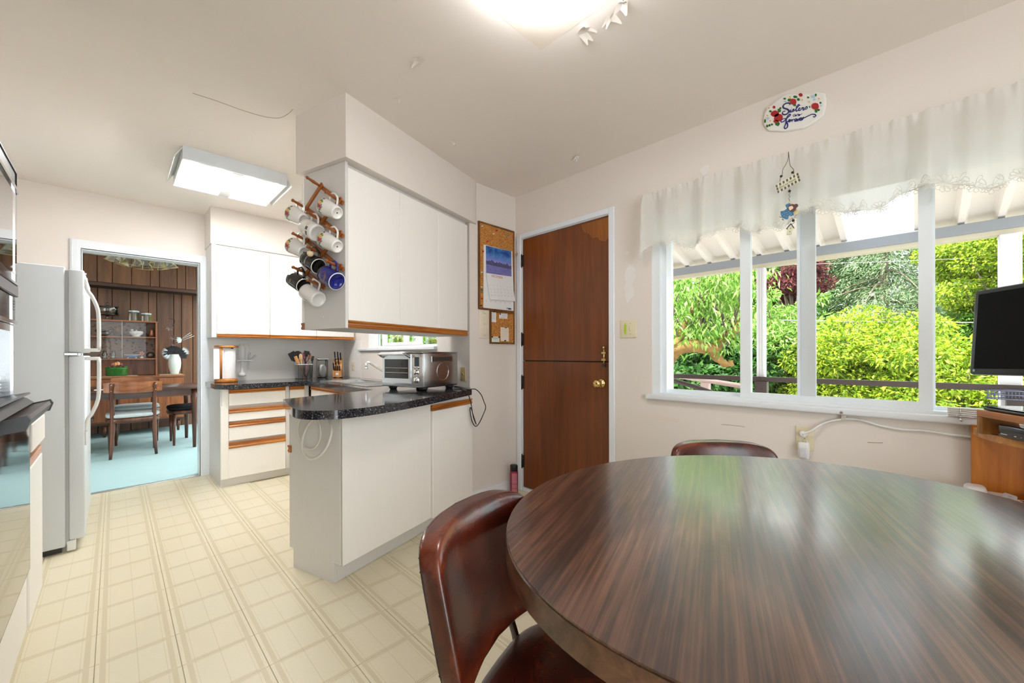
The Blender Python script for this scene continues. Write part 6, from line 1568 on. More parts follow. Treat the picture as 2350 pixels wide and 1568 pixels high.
for u, r_, h_, lab in ((307.5, 0.058, 0.125, 'larger glass storage jar with pale blue lid on the hutch'), (336, 0.057, 0.098, 'smaller glass storage jar with pale blue lid on the hutch')):
    p = on_y(u, 728, 8.0); j = thing('storage_jar', lab, 'jar', (p.x, 8.0, Zs[0] + 0.018), R(30), 'glass jars on the hutch')
    MB().lathe([(0, 0.0005), (r_ * 0.9, 0.0005), (r_, 0.008), (r_, h_), (r_ * 0.92, h_ + 0.004), (0, h_ + 0.004)], 8, smooth=False).build('glass', m_gl2, j)
    MB().lathe([(0, h_ + 0.0045), (r_ * 1.04, h_ + 0.0045), (r_ * 1.04, h_ + 0.022), (r_ * 0.9, h_ + 0.028), (0, h_ + 0.028)], 8, smooth=False).build('lid', m_lidb, j)
# dishes inside
p = on_y(313, 768, 8.0); b = thing('lidded_dish', 'cream covered dish on the upper hutch shelf', 'dish', (p.x, 8.0, Zs[1]))
MB().lathe([(0.045, 0.0005), (0.05, 0.006), (0.04, 0.015), (0.075, 0.045), (0.080, 0.075), (0.07, 0.085), (0, 0.086)], 24).build('bowl', m_ceramic, b)
MB().sphere((-0.045, 0, 0.098), 0.018, 10, 6).sphere((0.0, 0, 0.094), 0.012, 10, 6).tube(catmull([(0.03, -0.083, 0.07), (0.0, -0.086, 0.035), (-0.02, -0.084, 0.04)], 4), 0.003, 5).build('figure', m_ceramic, b)
p = on_y(349, 768, 8.0); tag(MB().lathe([(0, 0.0005), (0.034, 0.0005), (0.030, 0.06), (0.022, 0.10), (0.024, 0.12), (0, 0.12)], 20).build('copper_vase', basic('copper', (0.45, 0.20, 0.11), 0.3, 0.6), loc=(p.x, 8.0, Zs[1])), 'small copper vase at the right of the upper hutch shelf', 'vase')
p = on_y(238, 768, 8.0); b = thing('glass_bird', 'frosted glass bird ornament on the upper hutch shelf', 'ornament', (p.x, 8.0, Zs[1]))
MB().sphere((0, 0, 0.045), 0.07, 16, 10, sc=(1, 0.5, 0.6)).tube(catmull([(0.05, 0, 0.06), (0.08, 0, 0.09), (0.095, 0, 0.08)], 4), [0.02] * 9, 8).build('body', m_gl2, b); MB().sphere((-0.03, 0, 0.075), 0.05, 12, 8, sc=(1.2, 0.3, 0.5)).build('wing', m_gl2, b)
p = on_y(247, 815, 8.0)
for k, dx in enumerate((-0.03, 0.055)):
    b = thing('glass_figurine', ('left' if k == 0 else 'right') + ' one of two glass figurines on the lower hutch shelf', 'ornament', (p.x + dx, 8.0, Zs[2]))
    MB().lathe([(0, 0.0005), (0.035, 0.0005), (0.02, 0.02), (0.032, 0.06), (0.018, 0.08), (0.022, 0.10), (0, 0.115)], 16).build('body', m_gl2, b)
    MB().sphere((0.0, -0.02, 0.02), 0.018, 10, 6).build('flower', basic('mint_flower', (0.40, 0.58, 0.50), 0.4), b)
p = on_y(303, 815, 8.0); b = thing('blue_dish', 'small blue and white footed dish on the lower hutch shelf', 'dish', (p.x, 8.0, Zs[2]))
MB().rbox(-0.055, 0.055, -0.03, 0.03, 0.012, 0.045, 0.006).build('body', basic('blue_transfer', (0.08, 0.16, 0.36), 0.3, var=0.5, scale=60), b); MB().rbox(-0.085, 0.085, -0.034, 0.034, 0.045, 0.052, 0.003).box(-0.05, -0.035, -0.02, 0.02, 0.0005, 0.0125).box(0.035, 0.05, -0.02, 0.02, 0.0005, 0.0125).build('rim', m_ceramic, b)
p = on_y(321, 815, 8.0); b = thing('ceramic_flower', 'tiny coral ceramic flower beside the blue dish', 'ornament', (p.x + 0.02, 8.0, Zs[2]))
MB().cyl((0, 0, 0.0005), 0.02, 0.02, 12).tube([(0, 0, 0.02), (0, 0, 0.055)], 0.004, 6).build('base', m_ceramic, b)
for k in range(5): MB().sphere((0.018 * math.cos(k * 1.257), -0.01, 0.07 + 0.018 * math.sin(k * 1.257)), 0.014, 8, 6).build('petal', basic('coral_petal', (0.60, 0.22, 0.14), 0.4), b)
p = on_y(346, 815, 8.0); tag(MB().lathe([(0, -0.008), (0.045, -0.008), (0.045, 0.008), (0, 0.008)], 24, (0, 0, 0.0465), ax='y').lathe([(0.028, -0.012), (0.034, -0.012), (0.034, 0.012), (0.028, 0.012)], 24, (0, 0, 0.0465), ax='y', cap=False).build('glass_disc', m_gl2, loc=(p.x, 8.0, Zs[2] + 0.0005)), 'round crystal disc at the right of the lower hutch shelf', 'ornament')
# runners and casserole
mrun = basic('straw_runner', (0.48, 0.37, 0.24), 0.9, var=0.2, scale=60)
p0_, p1_ = on_y(205, 858, 7.75).x, on_y(316, 858, 7.75).x
tag(MB().box(p0_ - 0.2, p1_, BYF - 0.002, 8.1, BZT + 0.0006, BZT + 0.004).build('table_runner', mrun), 'straw runner under the green casserole', 'runner')
p0_, p1_ = on_y(362, 857, 7.75).x, on_y(421, 857, 7.75).x
tag(MB().box(p0_ + 0.02, p1_, BYF - 0.002, 8.1, BZT + 0.0006, BZT + 0.004).build('table_runner', mrun), 'straw runner under the white vase', 'runner')
p = on_y(268, 858, 7.84); gc = thing('casserole_dish', 'green oval casserole dish on the buffet', 'casserole', (p.x, 7.80, BZT + 0.0045))
m_grn = basic('green_glaze', (0.03, 0.13, 0.02), 0.15, var=0.35, scale=25)
_g = MB().lathe([(0, 0.0005), (0.135, 0.0005), (0.150, 0.012), (0.152, 0.085), (0.160, 0.092), (0.152, 0.100), (0, 0.104)], 32); _g.v = [(x, y * 0.60, z) for x, y, z in _g.v]; _g.build('dish', m_grn, gc)
gc.scale = (0.74, 0.74, 1.15)
fr_ = random.Random(8)
for k in range(16):
    a = fr_.uniform(0, 6.28); r_ = fr_.uniform(0.0, 0.11)
    kind = k % 3; o = MB().sphere((0, 0, 0), fr_.uniform(0.018, 0.026), 10, 8).build('fruit', [basic('fruit_apricot', (0.60, 0.26, 0.10), 0.35, var=0.2), basic('fruit_plum', (0.20, 0.04, 0.06), 0.3, var=0.2), basic('fruit_pear', (0.62, 0.36, 0.16), 0.35, var=0.2)][kind], gc, loc=(r_ * math.cos(a), 0.45 * r_ * math.sin(a), 0.118 + 0.035 * (1 - r_ / 0.11)))
for k in range(10):
    a = k * 0.63; MB().sphere((0.125 * math.cos(a), 0.07 * math.sin(a), 0.108), 0.02, 8, 5, sc=(1.2, 0.8, 0.4)).build('leaf', m_grn, gc)
# vase of flowers
p = on_y(400.5, 857, 7.86); va = thing('flower_vase', 'ribbed white vase on the right end of the buffet', 'vase', (p.x, 7.86, BZT + 0.0045))
m_vase = basic('celadon_white_glaze', (0.66, 0.72, 0.68), 0.25, var=0.04)
MB().lathe([(0, 0.0005), (0.055, 0.0005), (0.062, 0.01), (0.090, 0.09), (0.098, 0.15), (0.090, 0.20), (0.066, 0.245), (0.062, 0.262), (0.055, 0.262), (0.055, 0.235), (0, 0.22)], 36).build('body', m_vase, va)
for k in range(9):
    z = 0.05 + k * 0.02; MB().tube([(0.012 * j + 0.03, -math.sqrt(max(0.0005, (0.060 + 0.040 * math.sin(min(1, (z + 0.006 * j) / 0.15) * 1.57)) ** 2 - (0.012 * j + 0.03) ** 2)) - 0.0005, z + 0.006 * j) for j in range(5)], 0.0014, 4).build('rib', m_vase, va)
va.scale = (0.80, 0.80, 1.14)
VB = Vector((p.x, 7.86, BZT + 0.295))
bq = thing('silk_bouquet', 'dark silk flowers and white feathers standing in the white vase', 'bouquet', VB)
m_bf = basic('black_feather', (0.012, 0.013, 0.016), 0.7); m_wf = basic('white_feather', (0.62, 0.68, 0.70), 0.8); m_bfl = basic('bronze_silk', (0.14, 0.095, 0.08), 0.5, var=0.3); m_lily = basic('pale_lily', (0.55, 0.66, 0.66), 0.5)
def vp(u, v): q = on_y(u, v, 7.86); return q - VB
def leaf_blade(mb, base, tipp, w_, side=None):
    base, tipp = Vector(base), Vector(tipp); d = tipp - base; s = side or Vector((-d.z, 0.02, d.x)); s = s.normalized() * w_; m_ = base.lerp(tipp, 0.5)
    up_ = Vector((0, -0.004, 0))
    mb.add([base, m_ - s + up_, m_ + up_ * 2, m_ + s + up_, tipp], [(0, 1, 2), (0, 2, 3), (1, 4, 2), (2, 4, 3)], 0, True)
for cu, cv, n_, L_, mt, nm, sp0, sp1 in ((393, 806, 15, 0.115, m_wf, 'feather_fan', 140, 250), (398, 808, 26, 0.13, m_bf, 'black_foliage', 10, 190), (408, 812, 12, 0.12, m_bf, 'black_foliage', -25, 60), (416, 806, 9, 0.10, m_wf, 'feather_fan', -10, 70)):
    mb = MB(); c = vp(cu, cv)
    for k in range(n_):
        a = R(sp0 + (sp1 - sp0) * k / max(1, n_ - 1)); leaf_blade(mb, c, c + Vector((L_ * math.cos(a), -0.02 + 0.01 * (k % 3), L_ * math.sin(a))), 0.010 if nm == 'feather_fan' else 0.020)
    mb.build(nm, mt, bq)
MB().tube([(0, 0, -0.03), vp(398, 808)], 0.004, 5).tube([(0, 0, -0.03), vp(408, 812)], 0.004, 5).tube([(0, 0, -0.03), vp(393, 806)], 0.003, 5).build('stem', m_bf, bq)
for path, heads in ((((398, 815), (394, 790), (395, 765), (392, 745)), ((389, 748, 0.055), (397, 771, 0.045), (398, 786, 0.035))), (((404, 815), (412, 790), (418, 775)), ())):
    MB().tube(catmull([vp(*q) for q in path], 4), 0.003, 5).build('stem', m_bfl, bq)
    for u, v, r_ in heads:
        mb = MB(); c = vp(u, v)
        for k in range(7):
            a = k * 0.9; leaf_blade(mb, c, c + Vector((r_ * math.cos(a), -0.02, r_ * math.sin(a))), r_ * 0.30)
        mb.build('silk_flower', m_bfl, bq)
MB().tube(catmull([vp(396, 745), vp(402, 735), vp(399, 729), vp(388, 727)], 4), 0.0035, 5).build('stem', m_bf, bq)
mb = MB(); c = vp(418, 776)
for a in (150, 175, 200, 225): leaf_blade(mb, c, c + Vector((0.075 * math.cos(R(a)), -0.01, 0.075 * math.sin(R(a)))), 0.022)
mb.build('lily', m_lily, bq)
for a, b_ in (((418, 774), (441, 764)), ((420, 777), (446, 767)), ((419, 772), (437, 760))): MB().tube([vp(*a), vp(*b_)], 0.003, 5).build('stamen', m_wf, bq)

# chandelier
pc_ = on_y(331, 592, 6.5); ch = thing('chandelier', 'brass chandelier with glass panel shades in the dining room', 'chandelier', (pc_.x, 6.5, -0.075))
m_bglass = glass_thin('bevelled_glass', (0.74, 0.76, 0.75), 3.0, 0.02); m_bred = basic('brass_came', (0.55, 0.45, 0.22), 0.3, 0.8)
ztop = DZC + 0.075; MB().tube([(0, 0, ztop - 0.001), (0, 0, 2.36)], 0.012, 8).lathe([(0, 2.34), (0.06, 2.35), (0.07, 2.38), (0.02, 2.41), (0, 2.41)], 16).lathe([(0.07, ztop - 0.02), (0.07, ztop - 0.0005)], 16).build('stem', m_bred, ch)
for k in range(5):
    a = k * 2 * PI / 5 + 0.35; dx, dy = 0.205 * math.cos(a), 0.205 * math.sin(a)
    MB().tube(catmull([(0, 0, 2.37), (dx * 0.6, dy * 0.6, 2.40), (dx, dy, 2.385)], 4), 0.006, 6).build('arm', m_bred, ch)
    sM = Matrix.Translation((dx, dy, 2.39)) @ Matrix.Rotation(a, 4, 'Z') @ Matrix.Rotation(R(-18), 4, 'Y')
    sh_ = MB().lathe([(0.045, 0), (0.115, -0.115)], 6, smooth=False, cap=False).build('shade', m_bglass, ch, M=sM)
    e_ = MB()
    for j in range(6):
        b0, b1 = j * PI / 3, (j + 1) * PI / 3
        for (r0, z0_), (r1, z1_), c0_, c1_ in (((0.045, 0), (0.115, -0.115), b0, b0), ((0.115, -0.115), (0.115, -0.115), b0, b1), ((0.045, 0), (0.045, 0), b0, b1)):
            e_.tube([(r0 * math.cos(c0_), r0 * math.sin(c0_), z0_), (r1 * math.cos(c1_), r1 * math.sin(c1_), z1_)], 0.003, 4)
    e_.build('brass_edge', m_bred, sh_)
    MB().sphere((0, 0, -0.05), 0.022, 10, 8, sc=(1, 1, 1.4)).build('bulb', basic('clear_bulb', (0.7, 0.7, 0.68), 0.1), sh_)

# dining table
dt = thing('dining_room_table', 'dark teak dining table in the far room', 'table', (0, 0, 0))
DX0, DX1, DY_0, DY_1, DTZ = -0.95, 0.80, 6.13, 7.05, 0.745
MB().rbox(DX0, DX1, DY_0, DY_1, DTZ - 0.026, DTZ, 0.006).build('top', m_dw, dt)
MB().box(DX0 + 0.06, DX1 - 0.06, DY_0 + 0.05, DY_0 + 0.07, DTZ - 0.105, DTZ - 0.0265).box(DX0 + 0.06, DX1 - 0.06, DY_1 - 0.07, DY_1 - 0.05, DTZ - 0.105, DTZ - 0.0265).box(DX0 + 0.06, DX0 + 0.08, DY_0 + 0.07, DY_1 - 0.07, DTZ - 0.105, DTZ - 0.0265).box(DX1 - 0.08, DX1 - 0.06, DY_0 + 0.07, DY_1 - 0.07, DTZ - 0.105, DTZ - 0.0265).build('apron', m_dw, dt)
for x in (DX0 + 0.09, DX1 - 0.11):
    for y in (DY_0 + 0.07, DY_1 - 0.08):
        MB().lathe([(0.017, 0.0045), (0.030, 0.55), (0.042, DTZ - 0.027)], 10, (x, y, 0)).build('leg', m_dwz, dt)
tag(MB().rbox(-0.16, -0.08, 6.20, 6.32, DTZ + 0.0005, DTZ + 0.006, 0.002, 1).build('paper_napkin', m_paper), 'white folded napkin on the dark dining table', 'napkin')
# dining chairs
def weave(name, c1, c2):
    t = NT(name); a = t.noise(t.co(), 220, 3, 0.7); t.set(col=t.mix(a, c1, c2), rough=0.95, spec=0.1); t.bump(a, 0.3, 0.002); return t.mat
m_seatg = weave('grey_tweed', (0.30, 0.36, 0.38), (0.66, 0.70, 0.68)); m_seatk = weave('black_vinyl_seat', (0.01, 0.01, 0.012), (0.02, 0.02, 0.024))
def dchair(label, x, y, rz, seat=None):
    t = thing('dining_room_chair', label, 'chair', (x, y, 0.0045), rz, 'teak chairs around the far dining table')
    superell(MB(), 0.225, 0.235, 0.030, 0.5, 0.55, 36, 12, lambda a, b, c: (a, b, 0.455 + c)).build('seat', seat or m_seatg, t)
    _f = superell(MB(), 0.228, 0.236, 0.028, 0.25, 0.55, 36, 8, lambda a, b, c: (a, b, 0.405 + c)); _f.build('seat_frame', m_dwz, t)
    for s_ in (-1, 1):
        MB().tube(catmull([(s_ * 0.185, -0.235, 0), (s_ * 0.172, -0.205, 0.22), (s_ * 0.168, -0.195, 0.42), (s_ * 0.172, -0.215, 0.62), (s_ * 0.178, -0.255, 0.815)], 4), [0.013, 0.015, 0.017, 0.018, 0.019, 0.021, 0.022, 0.022, 0.021, 0.02, 0.019, 0.018, 0.018, 0.017, 0.016, 0.015, 0.014][:17], 8).build('rear_post', m_dwz, t)
        MB().lathe([(0.012, 0), (0.021, 0.38)], 8, (s_ * 0.190, 0.18, 0)).build('leg', m_dwz, t)
        for z in (0.735, 0.80): MB().sphere((s_ * 0.178, -0.268 - (z - 0.735) * 0.12, z), 0.006, 8, 5).build('bolt', basic('brass_bolt', (0.5, 0.32, 0.15), 0.4, 0.6), t)
    def rail(a, b):
        x_ = (a - 0.5) * 0.475; k = x_ / 0.2375
        return x_, -0.275 + 0.075 * k * k, 0.770 + (b - 0.5) * 0.125 * (1 - 0.18 * k * k) - 0.03 * (b - 0.5) * 0
    mb = MB(); nu = 21
    fr1 = [rail(i / (nu - 1), j) for i in range(nu) for j in (0, 1)]; bk1 = [(x_, y_ + 0.022, z_) for x_, y_, z_ in fr1]
    vs__ = fr1 + bk1; o_ = 2 * nu; fs__ = []
    for i in range(nu - 1):
        a = 2 * i; fs__ += [(a, a + 2, a + 3, a + 1), (o_ + a, o_ + a + 1, o_ + a + 3, o_ + a + 2), (a + 1, a + 3, o_ + a + 3, o_ + a + 1), (a, o_ + a, o_ + a + 2, a + 2)]
    fs__ += [(0, 1, o_ + 1, o_), (2 * nu - 2, o_ + 2 * nu - 2, o_ + 2 * nu - 1, 2 * nu - 1)]
    mb.add(vs__, fs__); mb.build('backrest', m_hw, t)
    return t
dchair('teak chair with grey seat, nearest with its back to the kitchen', 0.150, 6.31, 0)
dchair('teak chair on the far side of the dining table, facing the kitchen', 0.20, 7.16, PI)
dchair('teak chair with black seat at the right end of the dining table', 0.70, 6.66, R(90), m_seatk)
dchair('teak chair half hidden by the refrigerator at the left of the dining table', -0.40, 6.52, R(-90))
# ================================================================ OUTDOORS
m_lawn = basic('neutral_ground', (0.20, 0.185, 0.15), 0.9, var=0.4, scale=3)  # unseen lawn, coloured grey-brown to keep green bounce off the patio roof
struct('ground_outside', MB().box(2.6, 60, -40, 45, -3.3, -3.2), m_lawn, 'unseen grey-brown ground far below the deck')
struct('deck_floor', MB().box(XW + T + 0.001, 4.12, -3.0, 2.36, -0.22, -0.12), basic('deck_boards', (0.50, 0.45, 0.40), 0.8, var=0.2), 'weathered deck floor outside the window')
m_alum = basic('cream_aluminium', (0.84, 0.78, 0.74), 0.4, var=0.05); m_beam = basic('grey_beam_paint', (0.30, 0.32, 0.36), 0.5, var=0.05); m_post = basic('white_post_paint', (0.74, 0.73, 0.76), 0.5, var=0.06, bump=0.1, bscale=30); m_brail = basic('brown_rail_paint', (0.055, 0.035, 0.032), 0.5, var=0.15)
# patio roof
pr_ = thing('patio_roof', 'ribbed cream aluminium patio roof over the deck', 'patio roof', (0, 0, 0))
RX0, RZ0, RX1, RZ1 = XW + T + 0.002, 2.44, 4.02, 2.035
def rz_(x): return RZ0 + (RZ1 - RZ0) * (x - RX0) / (RX1 - RX0)
def roof_panel(y0, w_, mt, nm='roof_panel', rib=0.055, label=None):
    prof = [(0, 0.0), (w_ * 0.62, 0.0), (w_ * 0.66, -rib * 0.15), (w_ * 0.72, -rib), (w_ * 0.90, -rib), (w_ * 0.95, -rib * 0.2), (w_, 0.0)]
    vs_ = []
    for th in (0, 0.003):
        for x in (RX0, RX1 + 0.12):
            vs_ += [(x, y0 + a, rz_(x) + b + th) for a, b in prof]
    n_ = len(prof); fs_ = []
    for s_ in (0, 1):
        o_ = s_ * 2 * n_
        for i in range(n_ - 1):
            q = (o_ + i, o_ + i + 1, o_ + n_ + i + 1, o_ + n_ + i); fs_.append(q if s_ else q[::-1])
    MB().add(vs_, fs_).build(nm, mt, pr_, label=label)
sk0, sk1 = on_x(2108, 590, 4.0).y, on_x(1938, 590, 4.0).y
y_ = sk1
while y_ < 2.35: roof_panel(y_, 0.205, m_alum); y_ += 0.205
y_ = sk0
while y_ > -0.62: y_ -= 0.17; roof_panel(y_, 0.17, m_alum)
t_ = NT('translucent_fibreglass'); _tl = t_.n.new('ShaderNodeBsdfTranslucent'); _tl.inputs[0].default_value = (0.85, 0.86, 0.90, 1); t_.set(col=(0.75, 0.76, 0.80), rough=0.4)
_mx = t_.n.new('ShaderNodeMixShader'); _mx.inputs[0].default_value = 0.4; t_.l.new(t_.b.outputs[0], _mx.inputs[1]); t_.l.new(_tl.outputs[0], _mx.inputs[2]); t_.l.new(_mx.outputs[0], t_.out.inputs[0])
ns = 5
for k in range(ns): roof_panel(sk0 + (sk1 - sk0) * k / ns, (sk1 - sk0) / ns, t_.mat, 'skylight_panel', 0.012, 'translucent white skylight strip')
MB().box(RX0, RX1 + 0.1, sk1 - 0.02, sk1 + 0.02, 0, 0.001).build
for yk in (sk0, sk1):
    MB().add([(RX0, yk - 0.018, rz_(RX0) - 0.045), (RX0, yk + 0.018, rz_(RX0) - 0.045), (RX1, yk + 0.018, rz_(RX1) - 0.045), (RX1, yk - 0.018, rz_(RX1) - 0.045), (RX0, yk - 0.018, rz_(RX0) - 0.001), (RX0, yk + 0.018, rz_(RX0) - 0.001), (RX1, yk + 0.018, rz_(RX1) - 0.001), (RX1, yk - 0.018, rz_(RX1) - 0.001)],
             [(3, 2, 1, 0), (4, 5, 6, 7), (0, 1, 5, 4), (1, 2, 6, 5), (2, 3, 7, 6), (3, 0, 4, 7)]).build('skylight_frame', m_alum, pr_)
MB().box(3.975, 4.045, -0.63, 2.36, 1.905, 1.975).build('beam', m_beam, pr_)
MB().box(3.985, 4.055, -0.63, 2.36, 1.872, 1.9048).build('beam_lip', basic('cream_lip', (0.62, 0.57, 0.45), 0.5), pr_)
MB().prism([(RX0, rz_(RX0) - 0.09), (RX1 + 0.14, rz_(RX1 + 0.14) - 0.09), (RX1 + 0.14, rz_(RX1 + 0.14) + 0.03), (RX0, rz_(RX0) + 0.03)], -0.66, -0.635, 'y').build('end_fascia', m_alum, pr_)
# posts
def post(u, w_, label, wood_=False):
    y = on_x(u, 700, 4.0).y
    t = thing('deck_post', label, 'post', (4.0, y, -0.12), group='deck posts')
    MB().rbox(-w_ / 2, w_ / 2, -w_ / 2, w_ / 2, 0.0005, 1.99, 0.004, 1).build('shaft', m_post, t)
    if not wood_:
        for k in (-0.3, 0.0, 0.3): MB().box(-w_ / 2 - 0.004, -w_ / 2, k * w_ - 0.004, k * w_ + 0.004, 0.0005, 1.985).build('flute', m_post, t)
post(1748, 0.062, 'slim fluted white deck post seen through the middle sash'); post(2318, 0.090, 'thick weathered white deck post at the right, behind the monitor', True)
# railing
rl = thing('deck_railing', 'dark brown deck railing outside the window', 'railing', (0, 0, 0))
MB().box(3.93, 3.965, -0.60, 2.36, 0.885, 0.925).build('top_rail', m_brail, rl)
for y in (0.93, -0.44, 2.2): MB().box(3.90, 3.965, y - 0.045, y + 0.045, -0.1195, 0.8845).build('railing_post', m_brail, rl)
MB().box(3.93, 3.965, -0.60, 2.36, 0.05, 0.09).build('bottom_rail', m_brail, rl)
MB().box(2.60, 3.93, -0.60, -0.56, 0.885, 0.925).build('side_rail', m_brail, rl)
bsk = thing('wire_basket', 'blue-grey wire planter basket hung on the railing', 'basket', (0, 0, 0))
b0, b1 = on_x(2262, 900, 3.9), on_x(2330, 905, 3.9); m_bw = basic('blue_wire', (0.10, 0.11, 0.17), 0.4, 0.5)
mb = MB()
for z in (0.895, 0.87, 0.845): mb.tube([(3.925, b0.y, z), (3.80, b0.y, z), (3.80, b1.y - 0.03, z), (3.925, b1.y - 0.03, z)], 0.003, 5, closed=True)
for k in range(12):
    y = b0.y + (b1.y - 0.03 - b0.y) * k / 11; mb.tube([(3.80, y, 0.897), (3.80, y, 0.843), (3.92, y, 0.843)], 0.002, 4)
mb.build('wires', m_bw, bsk)
sr = thing('stair_rail', 'pale wooden stair rail beyond the deck at left of window', 'railing', (0, 0, 0))
m_pw = basic('pink_wood', (0.48, 0.33, 0.30), 0.7, var=0.1)
q0, q1 = on_x(1560, 866, 4.6), on_x(1725, 893, 4.6)
MB().tube([q0, q1], 0.028, 6).build('handrail', m_pw, sr)
qm = on_x(1619, 880, 4.62); MB().box(4.58, 4.66, qm.y - 0.04, qm.y + 0.04, -3.2, qm.z).build('newel', m_pw, sr)
lr = [on_x(1500, 862, 3.7), on_x(1545, 875, 3.7), on_x(1600, 892, 3.7), on_x(1665, 915, 3.7)]
tag(MB().tube([(p.x, p.y, p.z) for p in lr], 0.022, 6).build('ramp_rail', m_brail), 'sloping brown rail crossing the lower left pane', 'railing')
# wires
for k, (v0, v1, t0, nm) in enumerate(((738, 746, 7.0, 'grey overhead cable crossing the right panes'), (612, 590, 9.0, 'thin upper overhead cable before the spruce'))):
    a = ORG + ray(1780, v0) * t0; b = ORG + ray(2420, v1) * t0
    tag(MB().tube([a, a.lerp(b, 0.33) - Vector((0, 0, 0.02)), a.lerp(b, 0.66) - Vector((0, 0, 0.02)), b], 0.009 if k == 0 else 0.005, 5).build('overhead_cable', basic('grey_cable', (0.30, 0.29, 0.28), 0.6)), nm, 'cable')

# ---- trees
def leaves_mesh(name, C, D, N, L, W, mat, fold=0.25):
    """C bases, D unit directions, N normals, L lengths, W widths -> folded four-corner leaves"""
    n_ = len(C); S = np.cross(D, N); S /= np.linalg.norm(S, axis=1, keepdims=True) + 1e-9
    Lc, Wc = L[:, None], W[:, None]
    mid = C + D * Lc * 0.45
    V = np.empty((n_, 4, 3)); V[:, 0] = C; V[:, 1] = mid - S * Wc * 0.5 + N * Wc * fold; V[:, 2] = C + D * Lc - N * Lc * 0.12; V[:, 3] = mid + S * Wc * 0.5 + N * Wc * fold
    me = bpy.data.meshes.new(name); me.vertices.add(n_ * 4); me.vertices.foreach_set('co', V.reshape(-1))
    idx = np.arange(n_)[:, None] * 4 + np.array([[0, 1, 2, 0, 2, 3]]); idx = idx.reshape(-1)
    me.loops.add(n_ * 6); me.loops.foreach_set('vertex_index', idx.astype(np.int32))
    me.polygons.add(n_ * 2); me.polygons.foreach_set('loop_start', np.arange(0, n_ * 6, 3, dtype=np.int32)); me.polygons.foreach_set('loop_total', np.full(n_ * 2, 3, dtype=np.int32))
    me.update(); me.validate(); me.materials.append(mat); return me
def unit(a): return a / (np.linalg.norm(a, axis=1, keepdims=True) + 1e-9)
def clump_leaves(rng, clumps, per, L, W, droop=0.3, upn=0.8):
    Cs, Ds, Ns = [], [], []
    for (c, r, k) in clumps:
        n_ = int(per * k); d = unit(rng.normal(size=(n_, 3)))
        rad = (0.55 + 0.45 * rng.random((n_, 1)) ** 0.5)
        P = np.array(c) + d * np.array(r) * rad
        dd = unit(d * 0.8 + rng.normal(size=(n_, 3)) * 0.6 + np.array([0, 0, -droop]))
        nn = rng.normal(size=(n_, 3)) * 0.55 + np.array([-0.15, 0, upn]) + d * 0.35
        nn = unit(nn - dd * np.sum(nn * dd, axis=1, keepdims=True))
        Cs.append(P); Ds.append(dd); Ns.append(nn)
    C, D, N = map(np.concatenate, (Cs, Ds, Ns)); n_ = len(C)
    return C, D, N, L * (0.6 + 0.7 * rng.random(n_)), W * (0.6 + 0.6 * rng.random(n_))
m_bark = basic('grey_bark', (0.16, 0.12, 0.09), 0.9, var=0.4, scale=20, bump=0.5, bscale=40); m_moss = basic('mossy_bark', (0.22, 0.12, 0.035), 0.95, var=0.75, scale=9, bump=0.8, bscale=45)
def tree(name, label, base, crown, mat, seed, per, L, W, clump_r, n_cl, droop=0.3, upn=0.8, cat='tree', bark=None, trunk_r=0.12, twigs=True, flat=0.55):
    """crown: (centre, radii)"""
    rng = np.random.default_rng(seed); t = thing(name, label, cat, base, group='trees and shrubs beyond the deck')
    b = np.array(base); c = np.array(crown[0]) - b; r = np.array(crown[1])
    cl = []; tw = MB()
    top = Vector(c + np.array([0, 0, r[2] * 0.4]))
    tw.tube([(0, 0, 0), (c[0] * 0.4 + 0.05, c[1] * 0.4, c[2] * 0.4), tuple(c * 0.85), tuple(top)], [trunk_r, trunk_r * 0.8, trunk_r * 0.55, trunk_r * 0.2], 8)
    for k in range(n_cl):
        d = rng.normal(size=3); d /= np.linalg.norm(d); q = c + d * r * (0.25 + 0.72 * rng.random() ** 0.45)
        cr = clump_r * (0.6 + 0.8 * rng.random()); cl.append((q, np.array([cr, cr, cr * flat]), (cr / clump_r) ** 2))
        if twigs and k % 2 == 0:
            s = c * (0.6 + 0.3 * rng.random()); m_ = (s + q) / 2 + np.array([0, 0, 0.08]); tw.tube([tuple(s), tuple(m_), tuple(q)], [trunk_r * 0.28, trunk_r * 0.16, 0.008], 5)
    me = leaves_mesh('crown', *clump_leaves(rng, cl, per, L, W, droop, upn), mat)
    tw.build('trunk', bark or m_bark, t); o = link('crown', me, t); o['kind'] = 'stuff'
    return t
def at(u, v, d): p = ORG + ray(u, v) * d; return (p.x, p.y, p.z)
def gnd(u, d): p = ORG + ray(u, 814) * d; return (p.x, p.y, -3.2)
G1 = [(0.0, (0.07, 0.16, 0.008)), (0.5, (0.27, 0.40, 0.015)), (0.8, (0.55, 0.62, 0.03)), (1.0, (0.80, 0.80, 0.14))]
G2 = [(0.0, (0.045, 0.12, 0.015)), (0.6, (0.12, 0.26, 0.035)), (1.0, (0.30, 0.46, 0.10))]
G3 = [(0.0, (0.03, 0.085, 0.02)), (0.6, (0.06, 0.17, 0.035)), (1.0, (0.13, 0.30, 0.06))]
G4 = [(0.0, (0.09, 0.22, 0.02)), (0.5, (0.20, 0.38, 0.05)), (0.8, (0.42, 0.58, 0.14)), (1.0, (0.72, 0.80, 0.42))]
lm_yel = leafmat('yellow_green_leaf', G1); lm_mid = leafmat('mid_green_leaf', G2); lm_dark = leafmat('dark_maple_leaf', G3); lm_ch = leafmat('cherry_leaf', G4)
lm_red = leafmat('plum_leaf', [(0.0, (0.05, 0.012, 0.015)), (0.6, (0.16, 0.035, 0.04)), (1.0, (0.34, 0.11, 0.10))]); lm_spr = leafmat('spruce_needle', [(0.0, (0.08, 0.16, 0.07)), (0.6, (0.26, 0.38, 0.19)), (1.0, (0.55, 0.64, 0.34))], 0.3)
